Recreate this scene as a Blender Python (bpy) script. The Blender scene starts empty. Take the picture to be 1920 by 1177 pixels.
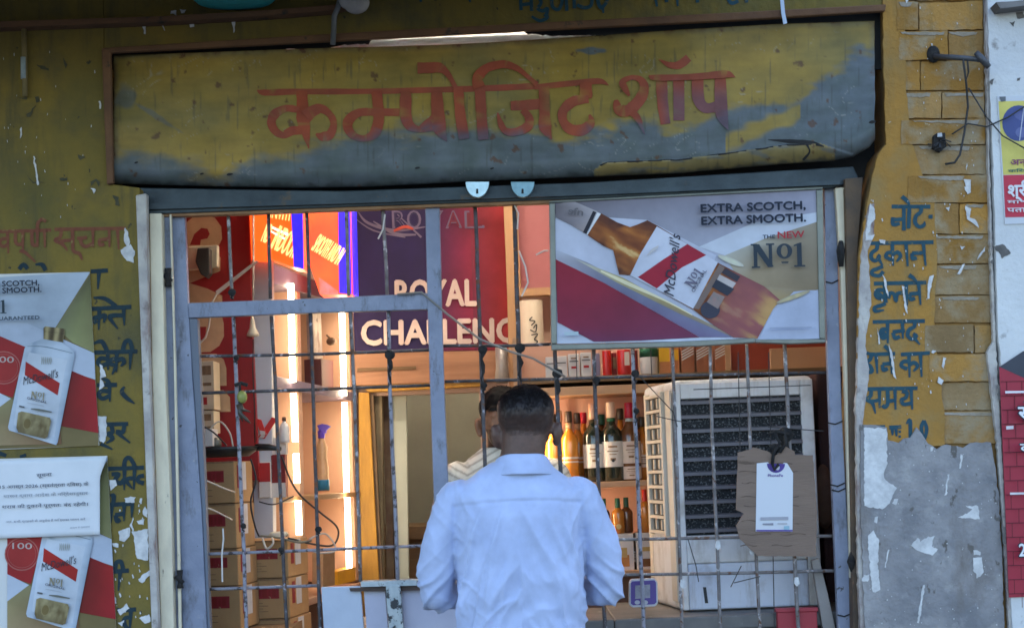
import bpy, bmesh, math, random
from mathutils import Vector, Matrix, noise
from mathutils.geometry import tessellate_polygon
random.seed(7)
R = math.radians
sc = bpy.context.scene
COL = sc.collection
# ------------------------------------------------------------------ camera
F = 2965.0; PITCH = 2.5; ROLL = -2.2; SHY = 0.0844
CAM = Vector((0, -5.0, 1.41))
ROT = Matrix.Rotation(R(90 + PITCH), 3, 'X') @ Matrix.Rotation(R(ROLL), 3, 'Z')
cd = bpy.data.cameras.new('camera'); co = bpy.data.objects.new('camera', cd); COL.objects.link(co)
co.matrix_world = Matrix.Translation(CAM) @ ROT.to_4x4()
cd.sensor_width = 36; cd.lens = 36 * F / 1920; cd.shift_y = SHY; cd.clip_end = 300; cd.clip_start = .05
sc.camera = co
# ------------------------------------------------------------------ sky and sun (overcast late daylight, street side)
SUN_EL, SUN_AZ = 48, 25
w = bpy.data.worlds.new("World"); sc.world = w; w.use_nodes = True
nt = w.node_tree; bg = nt.nodes['Background']; sky = nt.nodes.new('ShaderNodeTexSky')
sky.sky_type = 'NISHITA'; sky.sun_disc = False; sky.sun_elevation = R(SUN_EL); sky.sun_rotation = R(SUN_AZ)
sky.air_density = 1.0; sky.dust_density = 1.2
nt.links.new(sky.outputs[0], bg.inputs[0]); bg.inputs[1].default_value = 0.15
sl = bpy.data.lights.new('sun', 'SUN'); so = bpy.data.objects.new('sun', sl); COL.objects.link(so)
sl.energy = 1.0; sl.angle = R(12); sl.color = (1, .96, .9)
sd = Vector((math.sin(R(SUN_AZ)) * math.cos(R(SUN_EL)), math.cos(R(SUN_AZ)) * math.cos(R(SUN_EL)), math.sin(R(SUN_EL))))
so.rotation_euler = sd.to_track_quat('Z', 'Y').to_euler()
sc.view_settings.view_transform = 'Standard'; sc.view_settings.look = 'None'
sc.view_settings.exposure = 2.05; sc.view_settings.gamma = 1
sc.cycles.filter_width = 1.6
sc.cycles.max_bounces = 8
LED = 5.5; LBOX = .34; TUBE = 33.0

# ------------------------------------------------------------------ geometry of the picture: rays to planes
def ray(px, py):
    return ROT @ Vector(((px - 960) / F, (588.5 - py) / F + SHY * 1920 / F, -1))
def W(px, py, y=0.0):
    d = ray(px, py); t = (y - CAM.y) / d.y
    return CAM + d * t
def WP(px, py, P, n):
    d = ray(px, py); t = (P - CAM).dot(n) / d.dot(n)
    return CAM + d * t
def S(y): return (y - CAM.y) / F          # metres per photo pixel at a depth
def Zm(ox, oy, s):
    return lambda pts: [(ox + p[0] / s, oy + p[1] / s) + tuple(p[2:]) for p in pts]

# ------------------------------------------------------------------ mesh collector
class MB:
    def __init__(s): s.v = []; s.f = []; s.c = []
    def add(s, vs, fs, col=None):
        b = len(s.v); s.v += [Vector(v) for v in vs]; s.f += [tuple(i + b for i in f) for f in fs]
        s.c += [col] * len(vs); return s
    def prism(s, pts, y0, y1):
        if y1 < y0: y0, y1 = y1, y0
        fr = [W(p[0], p[1], y0) for p in pts]
        return s.ext(fr, Vector((0, y1 - y0, 0)))
    def ext(s, fr, d):
        n = len(fr); bk = [p + d for p in fr]
        tri = tessellate_polygon([fr])
        fs = [tuple(t) for t in tri] + [tuple(n + i for i in reversed(t)) for t in tri]
        fs += [(i, (i + 1) % n, n + (i + 1) % n, n + i) for i in range(n)]
        return s.add(fr + bk, fs)
    def flat(s, pts, y, col=None):
        fr = [W(p[0], p[1], y) for p in pts]
        return s.add(fr, [tuple(t) for t in tessellate_polygon([fr])], col)
    def flatv(s, fr, col=None):
        return s.add(fr, [tuple(t) for t in tessellate_polygon([fr])], col)
    def box(s, x0, x1, y0, y1, z0, z1):
        vs = [(x, y, z) for z in (z0, z1) for y in (y0, y1) for x in (x0, x1)]
        return s.add(vs, [(0, 2, 3, 1), (4, 5, 7, 6), (0, 1, 5, 4), (2, 6, 7, 3), (0, 4, 6, 2), (1, 3, 7, 5)])
    def cbox(s, pxc, pyc, wp, hp, y0, y1):
        c = W(pxc, pyc, y0); k = S(y0)
        return s.box(c.x - wp * k / 2, c.x + wp * k / 2, y0, y1, c.z - hp * k / 2, c.z + hp * k / 2)
    def ribbon(s, pts, y, drift=.0006, dep=None):
        """brush stroke: pts (px,py,width px) laid on plane y, smoothed; width tapers as given"""
        pts = [tuple(map(float, p)) for p in pts]
        q = []
        n = len(pts)
        if n > 2:
            for i in range(n - 1):
                p0, p1, p2, p3 = pts[max(i - 1, 0)], pts[i], pts[i + 1], pts[min(i + 2, n - 1)]
                for k in range(5):
                    t = k / 5
                    q.append(tuple(.5 * (2 * b + (c - a) * t + (2 * a - 5 * b + 4 * c - d) * t * t + (3 * b - a - 3 * c + d) * t ** 3) for a, b, c, d in zip(p0, p1, p2, p3)))
            q.append(pts[-1])
        else:
            for k in range(5):
                q.append(tuple(a + (b - a) * k / 4 for a, b in zip(pts[0], pts[1])))
        L = []; m = len(q)
        for i, p in enumerate(q):
            a, b = q[max(i - 1, 0)], q[min(i + 1, m - 1)]
            dx, dy = b[0] - a[0], b[1] - a[1]; l = math.hypot(dx, dy) or 1
            h = max(p[2], .2) / 2 * (1 + .12 * noise.noise(Vector((p[0] * .11, p[1] * .11, 3))))
            nx, ny = -dy / l * h, dx / l * h
            yy = (dep(p[0], p[1]) if dep else 0) + y - drift * i / m
            L += [W(p[0] + nx, p[1] + ny, yy), W(p[0] - nx, p[1] - ny, yy)]
        return s.add(L, [(2 * i, 2 * i + 2, 2 * i + 3, 2 * i + 1) for i in range(m - 1)])
    def tube(s, pts, r, seg=8, caps=True):
        pts = [Vector(p) for p in pts]; n = len(pts); vs = []; fs = []
        rr = list(r) if isinstance(r, (list, tuple)) else [r] * n
        if len(rr) < n: rr = [rr[min(len(rr) - 1, int(i * (len(rr) - 1) / (n - 1) + .5))] for i in range(n)]
        up = None
        for i, p in enumerate(pts):
            d = (pts[min(i + 1, n - 1)] - pts[max(i - 1, 0)])
            d = d.normalized() if d.length > 1e-9 else Vector((0, 0, 1))
            if up is None: up = Vector((0, 1, 0)) if abs(d.y) < .8 else Vector((1, 0, 0))
            a = d.cross(up).normalized(); up = a.cross(d).normalized()
            vs += [p + (a * math.cos(t) + up * math.sin(t)) * rr[i] for t in [2 * math.pi * k / seg for k in range(seg)]]
        for i in range(n - 1):
            for k in range(seg):
                a, b = i * seg + k, i * seg + (k + 1) % seg
                fs.append((a, b, b + seg, a + seg))
        if caps: fs += [tuple(reversed(range(seg))), tuple(range((n - 1) * seg, n * seg))]
        return s.add(vs, fs)
    def lathe(s, prof, c=(0, 0, 0), seg=20, sx=1, sy=1, pw=1.0):
        c = Vector(c); vs = []; fs = []; n = len(prof)
        for (r, z) in prof:
            for k in range(seg):
                t = 2 * math.pi * k / seg; ct, st = math.cos(t), math.sin(t)
                if pw != 1: ct = math.copysign(abs(ct) ** pw, ct); st = math.copysign(abs(st) ** pw, st)
                vs.append(c + Vector((r * ct * sx, r * st * sy, z)))
        for i in range(n - 1):
            for k in range(seg):
                a, b = i * seg + k, i * seg + (k + 1) % seg
                fs.append((a, b, b + seg, a + seg))
        fs += [tuple(reversed(range(seg))), tuple(range((n - 1) * seg, n * seg))]
        return s.add(vs, fs)
    def loft(s, rings, seg=28, pw=1.0):
        """rings: (centre, vecA, vecB)"""
        vs = []; fs = []; n = len(rings)
        for c, a, b in rings:
            for k in range(seg):
                t = 2 * math.pi * k / seg; ct, st = math.cos(t), math.sin(t)
                if pw != 1: ct = math.copysign(abs(ct) ** pw, ct); st = math.copysign(abs(st) ** pw, st)
                vs.append(Vector(c) + Vector(a) * ct + Vector(b) * st)
        for i in range(n - 1):
            for k in range(seg):
                p, q = i * seg + k, i * seg + (k + 1) % seg
                fs.append((p, q, q + seg, p + seg))
        fs += [tuple(reversed(range(seg))), tuple(range((n - 1) * seg, n * seg))]
        return s.add(vs, fs)
    def ell(s, c, rx, ry, rz, M=None, seg=20, rings=12):
        vs = []
        for i in range(rings + 1):
            a = math.pi * i / rings
            for k in range(seg):
                t = 2 * math.pi * k / seg
                v = Vector((rx * math.sin(a) * math.cos(t), ry * math.sin(a) * math.sin(t), -rz * math.cos(a)))
                vs.append(Vector(c) + (M @ v if M else v))
        fs = [(i * seg + k, i * seg + (k + 1) % seg, (i + 1) * seg + (k + 1) % seg, (i + 1) * seg + k) for i in range(rings) for k in range(seg)]
        return s.add(vs, fs)
    def text(s, body, p0, p1, cap, y=None, off=.0, PM=None, lift=0, shear=0):
        """type set from px p0 to px p1 (baseline), cap height in px"""
        c = bpy.data.curves.new('t', 'FONT'); c.body = body; c.resolution_u = 3
        o = bpy.data.objects.new('t', c); COL.objects.link(o)
        dg = bpy.context.evaluated_depsgraph_get(); m = bpy.data.meshes.new_from_object(o.evaluated_get(dg))
        bpy.data.objects.remove(o); bpy.data.curves.remove(c)
        if not m.vertices: return s
        x0 = min(v.co.x for v in m.vertices); x1 = max(v.co.x for v in m.vertices)
        isl = {}
        par = list(range(len(m.vertices)))
        def fd(a):
            while par[a] != a: par[a] = par[par[a]]; a = par[a]
            return a
        for e in m.edges: par[fd(e.vertices[0])] = fd(e.vertices[1])
        ux, uy = (p1[0] - p0[0]), (p1[1] - p0[1]); L = math.hypot(ux, uy); ux /= L; uy /= L
        kx = L / (x1 - x0); ky = cap / .72
        dd = off * ky
        for q, (ox, oy) in enumerate(((0, 0), (-dd, 0), (dd, 0), (0, dd), (0, -dd)) if off > 0 else ((0, 0),)):
            vs = []
            for v in m.vertices:
                r = fd(v.index); i = isl.setdefault(r, len(isl))
                a = (v.co.x - x0) * kx; b = v.co.y * ky; a += shear * b
                X, Y = p0[0] + ux * a + uy * b + ox, p0[1] + uy * a - ux * b + oy
                e = lift + .00009 * (i % 5) + .00004 * q
                vs.append(W(X, Y, y - e) if PM is None else PM(X, Y, e))
            s.add(vs, [tuple(p.vertices) for p in m.polygons])
        bpy.data.meshes.remove(m)
        return s
    def obj(s, name, mat, parent=None, smooth=False, bevel=0, seg=2, merge=False, loc=None):
        m = bpy.data.meshes.new(name); m.from_pydata([tuple(v) for v in s.v], [], s.f)
        bm = bmesh.new(); bm.from_mesh(m)
        if merge: bmesh.ops.remove_doubles(bm, verts=bm.verts, dist=1e-5)
        bmesh.ops.recalc_face_normals(bm, faces=bm.faces); bm.to_mesh(m); bm.free()
        if any(c is not None for c in s.c) and not merge:
            at = m.color_attributes.new('Col', 'FLOAT_COLOR', 'POINT')
            for i, c in enumerate(s.c):
                c = c or (1, 1, 1); at.data[i].color = (c[0], c[1], c[2], 1)
        o = bpy.data.objects.new(name, m); COL.objects.link(o)
        if mat: m.materials.append(mat)
        if smooth: m.shade_smooth()
        if bevel:
            b = o.modifiers.new('b', 'BEVEL'); b.width = bevel; b.segments = seg; b.limit_method = 'ANGLE'; b.harden_normals = False
        if parent:
            o.parent = parent
            if not parent.get('local'): o.matrix_parent_inverse = parent.matrix_world.inverted()
        return o
def tag(o, label, cat, group=None, kind=None):
    if label: o['label'] = label
    if cat: o['category'] = cat
    if group: o['group'] = group
    if kind: o['kind'] = kind
    return o
def empty(name, loc, label=None, cat=None, group=None, local=False, rz=0):
    o = bpy.data.objects.new(name, None); COL.objects.link(o)
    o.matrix_world = Matrix.Translation(Vector(loc)) @ Matrix.Rotation(rz, 4, 'Z')
    o.empty_display_size = .05
    if local: o['local'] = 1
    return tag(o, label, cat, group)
def kids(o): return [c for c in bpy.data.objects if c.parent == o]
def dup(root, loc, rz=0, label=None, scale=None):
    r = root.copy(); COL.objects.link(r); r.matrix_world = Matrix.Translation(Vector(loc)) @ Matrix.Rotation(rz, 4, 'Z') @ Matrix.Diagonal((*(scale or (1, 1, 1)), 1))
    if label: r['label'] = label
    for c in kids(root):
        d = c.copy(); COL.objects.link(d); d.parent = r
        for g in kids(c):
            e = g.copy(); COL.objects.link(e); e.parent = d
    return r
def jag(pts, amp=2.0, step=6, seed=0):
    """roughen a px polygon's outline (torn paper, flaked paint)"""
    out = []
    n = len(pts)
    for i in range(n):
        a, b = pts[i], pts[(i + 1) % n]; L = math.hypot(b[0] - a[0], b[1] - a[1]); k = max(1, int(L / step))
        for j in range(k):
            t = j / k; x, y = a[0] + (b[0] - a[0]) * t, a[1] + (b[1] - a[1]) * t
            out.append((x + amp * noise.noise(Vector((x * .15, y * .15, seed))), y + amp * noise.noise(Vector((x * .15, y * .15, seed + 9)))))
    return out

# ------------------------------------------------------------------ materials
def lin(r, g, b):
    f = lambda c: (c / 255 / 12.92) if c <= 10 else ((c / 255 + .055) / 1.055) ** 2.4
    return (f(r), f(g), f(b))
MC = {}
def M(name, c1, c2=None, sc_=8, rough=.7, bump=0, bsc=60, c3=None, t3=.6, sc3=14, w3=.06, metal=0, spec=.4, stretch=(1, 1, 1), attr=False, emit=0, ecol=None, c4=None, t4=.62, sc4=40, str4=(1, 1, 1), trans=0, alpha=1, sss=0, coat=0, sheen=0, c5=None, t5=.6, sc5=5, w5=.12, str5=(5, 5, .6)):
    if name in MC: return MC[name]
    m = bpy.data.materials.new(name); m.use_nodes = True; n = m.node_tree; N = n.nodes; L = n.links
    b = N['Principled BSDF']; b.inputs['Roughness'].default_value = rough; b.inputs['Metallic'].default_value = metal
    b.inputs['Specular IOR Level'].default_value = spec
    if trans: b.inputs['Transmission Weight'].default_value = trans
    if coat: b.inputs['Coat Weight'].default_value = coat; b.inputs['Coat Roughness'].default_value = .15
    if sheen: b.inputs['Sheen Weight'].default_value = sheen
    if sss: b.inputs['Subsurface Weight'].default_value = sss; b.inputs['Subsurface Scale'].default_value = .01
    tc = N.new('ShaderNodeTexCoord'); mp = N.new('ShaderNodeMapping'); L.new(tc.outputs['Object'], mp.inputs[0]); mp.inputs['Scale'].default_value = stretch
    def nz(s, det=6, src=mp, seed=0, ro=.6):
        x = N.new('ShaderNodeTexNoise'); x.noise_dimensions = '3D'; x.inputs['Scale'].default_value = s; x.inputs['Detail'].default_value = det; x.inputs['Roughness'].default_value = ro
        L.new(src.outputs[0], x.inputs['Vector']); return x.outputs['Fac']
    def mix(f, a, c):
        x = N.new('ShaderNodeMix'); x.data_type = 'RGBA'
        L.new(f, x.inputs['Factor'])
        for v, i in ((a, 'A'), (c, 'B')):
            k = [q for q in x.inputs if q.name == i and q.type == 'RGBA'][0]
            if isinstance(v, tuple): k.default_value = (*v, 1)
            else: L.new(v, k)
        return [q for q in x.outputs if q.type == 'RGBA'][0]
    def ramp(f, lo, hi):
        x = N.new('ShaderNodeMapRange'); x.inputs['From Min'].default_value = lo; x.inputs['From Max'].default_value = hi; L.new(f, x.inputs['Value']); return x.outputs[0]
    col = c1
    if attr:
        a = N.new('ShaderNodeVertexColor'); a.layer_name = 'Col'; col = a.outputs['Color']
        k = N.new('ShaderNodeMix'); k.data_type = 'RGBA'; k.blend_type = 'MULTIPLY'; k.inputs['Factor'].default_value = 1
        ks = [q for q in k.inputs if q.type == 'RGBA']
        L.new(col, ks[0])
        g = ramp(nz(sc_), .3, .7); v = mix(g, (.78, .78, .78), (1.15, 1.15, 1.15)); L.new(v, ks[1]); col = [q for q in k.outputs if q.type == 'RGBA'][0]
    elif c2:
        col = mix(ramp(nz(sc_), .36, .66), c1, c2)
    if c3:
        col = mix(ramp(nz(sc3, 8), t3, t3 + w3), col, c3)
    if c4:
        mp4 = N.new('ShaderNodeMapping'); L.new(tc.outputs['Object'], mp4.inputs[0]); mp4.inputs['Scale'].default_value = str4; mp4.inputs['Location'].default_value = (3.1, 1.7, 5.3)
        col = mix(ramp(nz(sc4, 5, mp4), t4, t4 + .04), col, c4)
    if c5:
        mp5 = N.new('ShaderNodeMapping'); L.new(tc.outputs['Object'], mp5.inputs[0]); mp5.inputs['Scale'].default_value = str5; mp5.inputs['Location'].default_value = (7.7, 2.2, 1.9)
        col = mix(ramp(nz(sc5, 7, mp5, ro=.7), t5, t5 + w5), col, c5)
    if isinstance(col, tuple): b.inputs['Base Color'].default_value = (*col, 1)
    else: L.new(col, b.inputs['Base Color'])
    if bump:
        bp = N.new('ShaderNodeBump'); bp.inputs['Strength'].default_value = bump; bp.inputs['Distance'].default_value = .01
        L.new(nz(bsc, 8), bp.inputs['Height']); L.new(bp.outputs[0], b.inputs['Normal'])
    if emit:
        b.inputs['Emission Strength'].default_value = emit
        if ecol: b.inputs['Emission Color'].default_value = (*ecol, 1)
        else: L.new(col, b.inputs['Emission Color']) if not isinstance(col, tuple) else setattr(b.inputs['Emission Color'], 'default_value', (*col, 1))
    MC[name] = m; return m

OCH = (.235, .165, .040); OCH2 = (.140, .118, .042)
m_wall = M('ochre_limewash', OCH, OCH2, 3.2, .95, .5, 45, spec=.12, c3=(.105, .095, .05), t3=.50, sc3=4, w3=.2, c4=(.05, .05, .04), t4=.68, sc4=26, c5=(.085, .08, .045), t5=.51, sc5=2.2, w5=.25)
m_pillar = M('ochre_pillar', (.41, .215, .052), (.31, .175, .052), 5, .95, .5, 60, spec=.12, c3=(.30, .205, .085), t3=.50, sc3=7, w3=.2, c4=(.58, .52, .40), t4=.71, sc4=34, c5=(.25, .17, .07), t5=.54, sc5=2.5, w5=.25)
m_brick = M('ochre_painted_brick', None, None, 7, .95, .6, 70, spec=.12, c3=(.33, .255, .155), t3=.47, sc3=9, w3=.16, attr=True, c4=(.55, .48, .36), t4=.69, sc4=44, c5=(.20, .15, .07), t5=.56, sc5=3, w5=.2)
m_mortar = M('mortar', (.36, .20, .06), (.20, .13, .055), 9, .95, .6, 80)
m_band = M('brown_oxide_paint', (.17, .085, .04), (.12, .062, .034), 9, .85, .3, 60, c3=(.05, .04, .03), t3=.62, sc3=12)
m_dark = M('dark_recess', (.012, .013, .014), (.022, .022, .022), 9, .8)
m_shut = M('shutter_steel', (.055, .075, .085), (.03, .042, .05), 10, .55, .2, 60, c3=(.09, .07, .05), t3=.62, sc3=18, metal=.3)
m_sign = M('sign_paint', None, attr=True, sc_=9, rough=.55, bump=.12, bsc=14, spec=.35)
m_signlet = M('sign_lettering', None, attr=True, sc_=16, rough=.6, spec=.3)
m_blue = M('blue_wall_lettering', (.012, .055, .085), (.02, .075, .10), 40, .8, c3=(.16, .13, .06), t3=.62, sc3=55, w3=.08)
m_navy = M('navy_wall_lettering', (.007, .022, .032), (.012, .035, .045), 40, .8, c3=(.11, .09, .045), t3=.64, sc3=55, w3=.08)
m_brown = M('brown_wall_lettering', (.16, .045, .025), (.20, .07, .03), 40, .8, c3=(.24, .17, .06), t3=.6, sc3=45, w3=.1)
m_plast = M('old_white_plaster', (.54, .51, .46), (.34, .31, .30), 10, .9, .6, 40, c5=(.20, .13, .12), t5=.52, sc5=4, w5=.15, str5=(4, 4, 1), c3=(.14, .12, .10), t3=.6, sc3=16, w3=.1)
m_cement = M('grey_cement', (.32, .31, .31), (.19, .19, .20), 6, .95, .9, 38, c3=(.40, .39, .38), t3=.54, sc3=11, w3=.2, c4=(.13, .12, .11), t4=.62, sc4=22, str4=(1, 1, .6), c5=(.17, .15, .135), t5=.52, sc5=2.6, w5=.22, str5=(3, 3, 1))
m_flake = M('white_paper_scrap', (.66, .66, .65), (.46, .46, .46), 30, .8, .3, 80)
m_white = M('white_neighbour_plaster', (.66, .67, .66), (.55, .56, .56), 4, .9, .5, 40, c3=(.30, .29, .28), t3=.64, sc3=12, w3=.08, c4=(.12, .11, .10), t4=.72, sc4=30)
m_cream = M('cream_paint', (.76, .68, .50), (.62, .55, .41), 20, .6, .2, 60, c3=(.16, .13, .10), t3=.66, sc3=30, stretch=(1, 1, .4))
m_grey = M('blue_grey_enamel', (.25, .28, .37), (.18, .205, .28), 9, .5, .2, 50, c5=(.10, .105, .12), t5=.54, sc5=7, w5=.16, str5=(3, 3, 1), c3=(.06, .06, .065), t3=.66, sc3=30, w3=.03, c4=(.34, .36, .38), t4=.68, sc4=22)
m_panel = M('pale_blue_sheet', (.50, .56, .66), (.42, .48, .58), 6, .55, .15, 40, c3=(.05, .05, .06), t3=.70, sc3=26, w3=.03)
m_chip = M('chipped_enamel', (.36, .42, .44), (.50, .55, .55), 30, .6, .3, 60, c3=(.04, .045, .05), t3=.52, sc3=28, w3=.04)
m_rod = M('worn_iron_rod', (.05, .047, .05), (.11, .10, .105), 30, .6, .4, 90, c3=(.36, .36, .40), t3=.60, sc3=34, w3=.05, metal=.2, c4=(.13, .06, .03), t4=.57, sc4=30)
m_rodp = M('grey_painted_rod', (.24, .22, .215), (.13, .115, .11), 30, .7, .4, 90, c3=(.50, .48, .48), t3=.58, sc3=34, w3=.05, c4=(.12, .06, .035), t4=.58, sc4=30)
m_rodb = M('lavender_painted_rod', (.30, .30, .35), (.20, .195, .23), 30, .6, .4, 90, c3=(.06, .05, .05), t3=.54, sc3=45, w3=.05)
m_black = M('black_rag', (.012, .012, .013), (.03, .028, .026), 40, .9, .5, 90)
m_wire = M('dark_wire', (.03, .03, .032), None, rough=.6)
m_wirew = M('pale_cable', (.6, .57, .5), (.45, .43, .38), 20, .6)
m_skin = M('brown_skin', None, attr=True, sc_=60, rough=.5, bump=.08, bsc=160, sss=.08)
m_hair = M('black_hair', None, attr=True, sc_=90, rough=.42, spec=.3)
m_alu = M('aluminium_frame', (.21, .22, .19), (.16, .17, .145), 12, .45, .1, 60, metal=.4)

# ------------------------------------------------------------------ street and added canopy
gm = MB()
g = 40
gm.add([(-g, -60, 0), (g, -60, 0), (g, -.9, 0), (-g, -.9, 0)], [(0, 1, 2, 3)])
tag(gm.obj('road', M('asphalt', (.05, .05, .05), (.075, .072, .068), 6, .9, .5, 90)), None, None, kind='structure')
pv = MB().box(-20, 20, -.9, 0.0, -.2, .12)
tag(pv.obj('pavement', M('paving_concrete', (.22, .21, .2), (.30, .29, .27), 5, .9, .4, 60)), None, None, kind='structure')
cn = empty('shade_canopy', (-1.6, -.8, 3.05), 'added unseen canopy slab jutting out over the shop front, above the sign', 'shade_canopy')  # out of view, put in to keep skylight off the upper left wall
MB().box(-5.5, .75, -1.15, -.004, 3.0, 3.15).obj('slab', M('canopy_concrete', (.16, .15, .12), (.11, .105, .09), 6, .9, .3, 40), cn)
MB().box(-5.5, .75, -1.20, -1.153, 2.86, 3.20).obj('fascia', M('canopy_fascia', (.13, .12, .09), (.09, .085, .07), 6, .9), cn)

# ------------------------------------------------------------------ shop building
shop = empty('shop_building', (0, .1, 0), 'ochre painted street shop with brick pillar, lit up behind an iron grille', 'shop')
XL = W(262, 700, 0).x; XR = W(1618, 700, 0).x
# left wall, above-sign wall
left = [(-700, -260), (190, -260), (195, 92), (207, 345), (262, 352), (268, 700), (288, 1177), (330, 2300), (-700, 2300)]
MB().prism(left, 0, .22).obj('wall', m_wall, shop, bevel=.004)
MB().prism([(190.5, -260), (1656, -260), (1654, 10), (1400, 24), (1000, 45), (640, 64), (195.5, 91.5)], 0.001, .045).obj('wall', m_wall, shop, bevel=.003)
# brown plaster band round the sign recess
MB().prism([(190, 90), (640, 62), (1000, 43), (1400, 22), (1662, 8), (1660, 21), (1400, 37), (1000, 57), (640, 76), (207, 99), (212, 343), (200, 346)], -.022, .0).obj('moulding', m_band, shop, bevel=.004)
MB().prism([(-100, 44), (50, 39), (300, 31), (480, 21), (620, 10), (660, 2), (660, 10), (620, 20), (480, 31), (300, 41), (50, 50), (-100, 55)], -.05, 0).obj('moulding', m_band, shop, bevel=.004)
# recess back and shutter housing
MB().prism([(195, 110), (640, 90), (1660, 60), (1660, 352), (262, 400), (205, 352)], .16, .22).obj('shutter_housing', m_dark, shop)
MB().prism(jag([(960, 34), (1660, 10), (1660, 130), (1200, 130), (1180, 72), (1110, 66), (1030, 67), (985, 62)], 2.5, 6, 3), .05, .055).obj('gap_block', m_dark, shop)  # dark sheet added to block inside light at the gap's right end
MB().prism(jag([(190, 84), (720, 56), (690, 82), (640, 84), (610, 92), (540, 91), (480, 99), (470, 130), (190, 130)], 2.5, 6, 4), .05, .055).obj('gap_block', m_dark, shop)  # same added blocker for the left end of the gap
sr = MB().prism([(262, 352), (640, 358), (1100, 342), (1600, 312), (1612, 338), (1560, 352), (1100, 372), (640, 388), (262, 402)], .05, .11).obj('shutter_rail', m_shut, shop, bevel=.004)
MB().prism([(262, 382), (640, 373), (1100, 357), (1575, 338), (1575, 346), (1100, 366), (640, 382), (262, 393)], .035, .049).obj('rail_lip', m_shut, sr)
MB().prism([(280, 401), (640, 388), (1040, 373), (1545, 352), (1545, 358), (1040, 380), (640, 394), (280, 407)], .06, .10).obj('head_trim', M('orange_brown_wood', (.30, .16, .07), (.2, .11, .05), 20, .7), shop)  # trim in a mottled orange brown
for px, py, c in ((895, 341, (.45, .62, .68)), (980, 341, (.16, .28, .33))):
    lk = MB(); k = S(.02)
    pts = [(px + 22 * math.cos(a), py + 29 * math.sin(a)) for a in [math.pi * i / 16 for i in range(17)]]
    lk.prism(pts, .012, .034)
    lo = lk.obj('shutter_lock', M('lock_steel' + str(px), c, tuple(x * .7 for x in c), 30, .35, .1, 60, metal=.5), shop, bevel=.003)
    MB().prism([(px - 2, 354), (px + 1.5, 354), (px + 2, 363), (px - 2.5, 363)], .0105, .0118).obj('keyhole', m_dark, lo)
# left jamb
MB().prism([(254, 366), (274, 362), (280, 700), (297, 1177), (340, 2300), (310, 2300), (284, 1177), (266, 700)], -.008, .03).obj('jamb_plaster', m_plast, shop, bevel=.004)
MB().prism([(280, 400), (303, 400), (309, 700), (322, 1000), (326, 1177), (370, 2300), (345, 2300), (302, 1177), (285, 700)], .03, .10).obj('shutter_guide', m_cream, shop, bevel=.003)
MB().prism([(304, 400), (320, 400), (326, 700), (339, 1177), (384, 2300), (372, 2300), (327, 1177), (310, 700)], .07, .12).obj('guide_channel', m_grey, shop, bevel=.002)
MB().prism([(310, 402), (318, 402), (325, 640), (335, 1177), (340, 1177), (330, 700), (321, 402)], .055, .069).obj('hinge_strip', m_cream, shop, bevel=.002)
for (px, py) in ((315, 520), (337, 1085)):
    h = MB(); a = W(px, py - 17, .05); b = W(px + 1, py + 17, .05); h.tube([a, a.lerp(b, .3), a.lerp(b, .7), b], [.011, .008, .008, .011], 10)
    h.tube([W(px - 7, py - 6, .045), W(px + 6, py + 8, .05)], .008, 8)
    h.obj('hinge', m_black, shop, smooth=True)
# right jamb
MB().prism([(1566, 352), (1582, 351), (1590, 500), (1598, 760), (1608, 1177), (1650, 2300), (1640, 2300), (1598, 1177), (1586, 760), (1576, 500)], .055, .085).obj('hinge_strip', m_cream, shop, bevel=.003)
MB().prism([(1583, 350), (1592, 349), (1600, 560), (1606, 760), (1612, 900), (1610, 1177), (1605, 1000), (1598, 760), (1590, 500)], .04, .07).obj('shutter_guide', m_cream, shop, bevel=.003)
MB().prism([(1584, 335), (1618, 332), (1615, 380), (1608, 470), (1608, 700), (1618, 1177), (1660, 2300), (1640, 2300), (1600, 1177), (1592, 700)], .03, .12).obj('jamb_post', M('jamb_dark_wood', (.13, .085, .05), (.08, .06, .045), 12, .8, .3, 50), shop, bevel=.003)
h = MB(); h.tube([W(1577, 452, .04), W(1576, 470, .036), W(1577, 500, .04)], [.007, .014, .008], 10); h.obj('hinge', m_black, shop, smooth=True)
h = MB(); h.tube([W(1598, 1035, .04), W(1596, 1052, .036), W(1599, 1070, .04)], [.007, .014, .008], 10); h.obj('hinge', m_black, shop, smooth=True)
# right pillar: plaster face + brickwork + cement
pil = [(1650, -260), (1838, -260), (1846, 20), (1850, 300), (1860, 640), (1868, 830), (1880, 1000), (1888, 1177), (1930, 2300), (1650, 2300), (1622, 1177), (1606, 760), (1610, 480), (1625, 380), (1645, 290), (1660, 270)]
MB().prism(pil, .012, .24).obj('pillar_core', m_mortar, shop)
strip = [(1652, -260), (1700, -260), (1698, 60), (1700, 175), (1708, 260), (1730, 330), (1752, 380), (1758, 500), (1752, 600), (1760, 700), (1772, 780), (1770, 836), (1608, 838), (1607, 760), (1611, 480), (1626, 380), (1646, 290), (1661, 270), (1655, 20)]
MB().prism(jag(strip, 3, 12, 2), -.004, .011).obj('pillar_plaster', m_pillar, shop, bevel=.003)
m_ledge = M('dusty_mortar', (.36, .32, .27), (.27, .22, .15), 16, .95, .6, 60, spec=.1)
bk = MB()
rows = [-108, -52, 3, 58, 114, 172, 223, 272, 328, 381, 440, 495, 554, 608, 663, 716, 771, 834]
rnd = random.Random(4)
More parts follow.
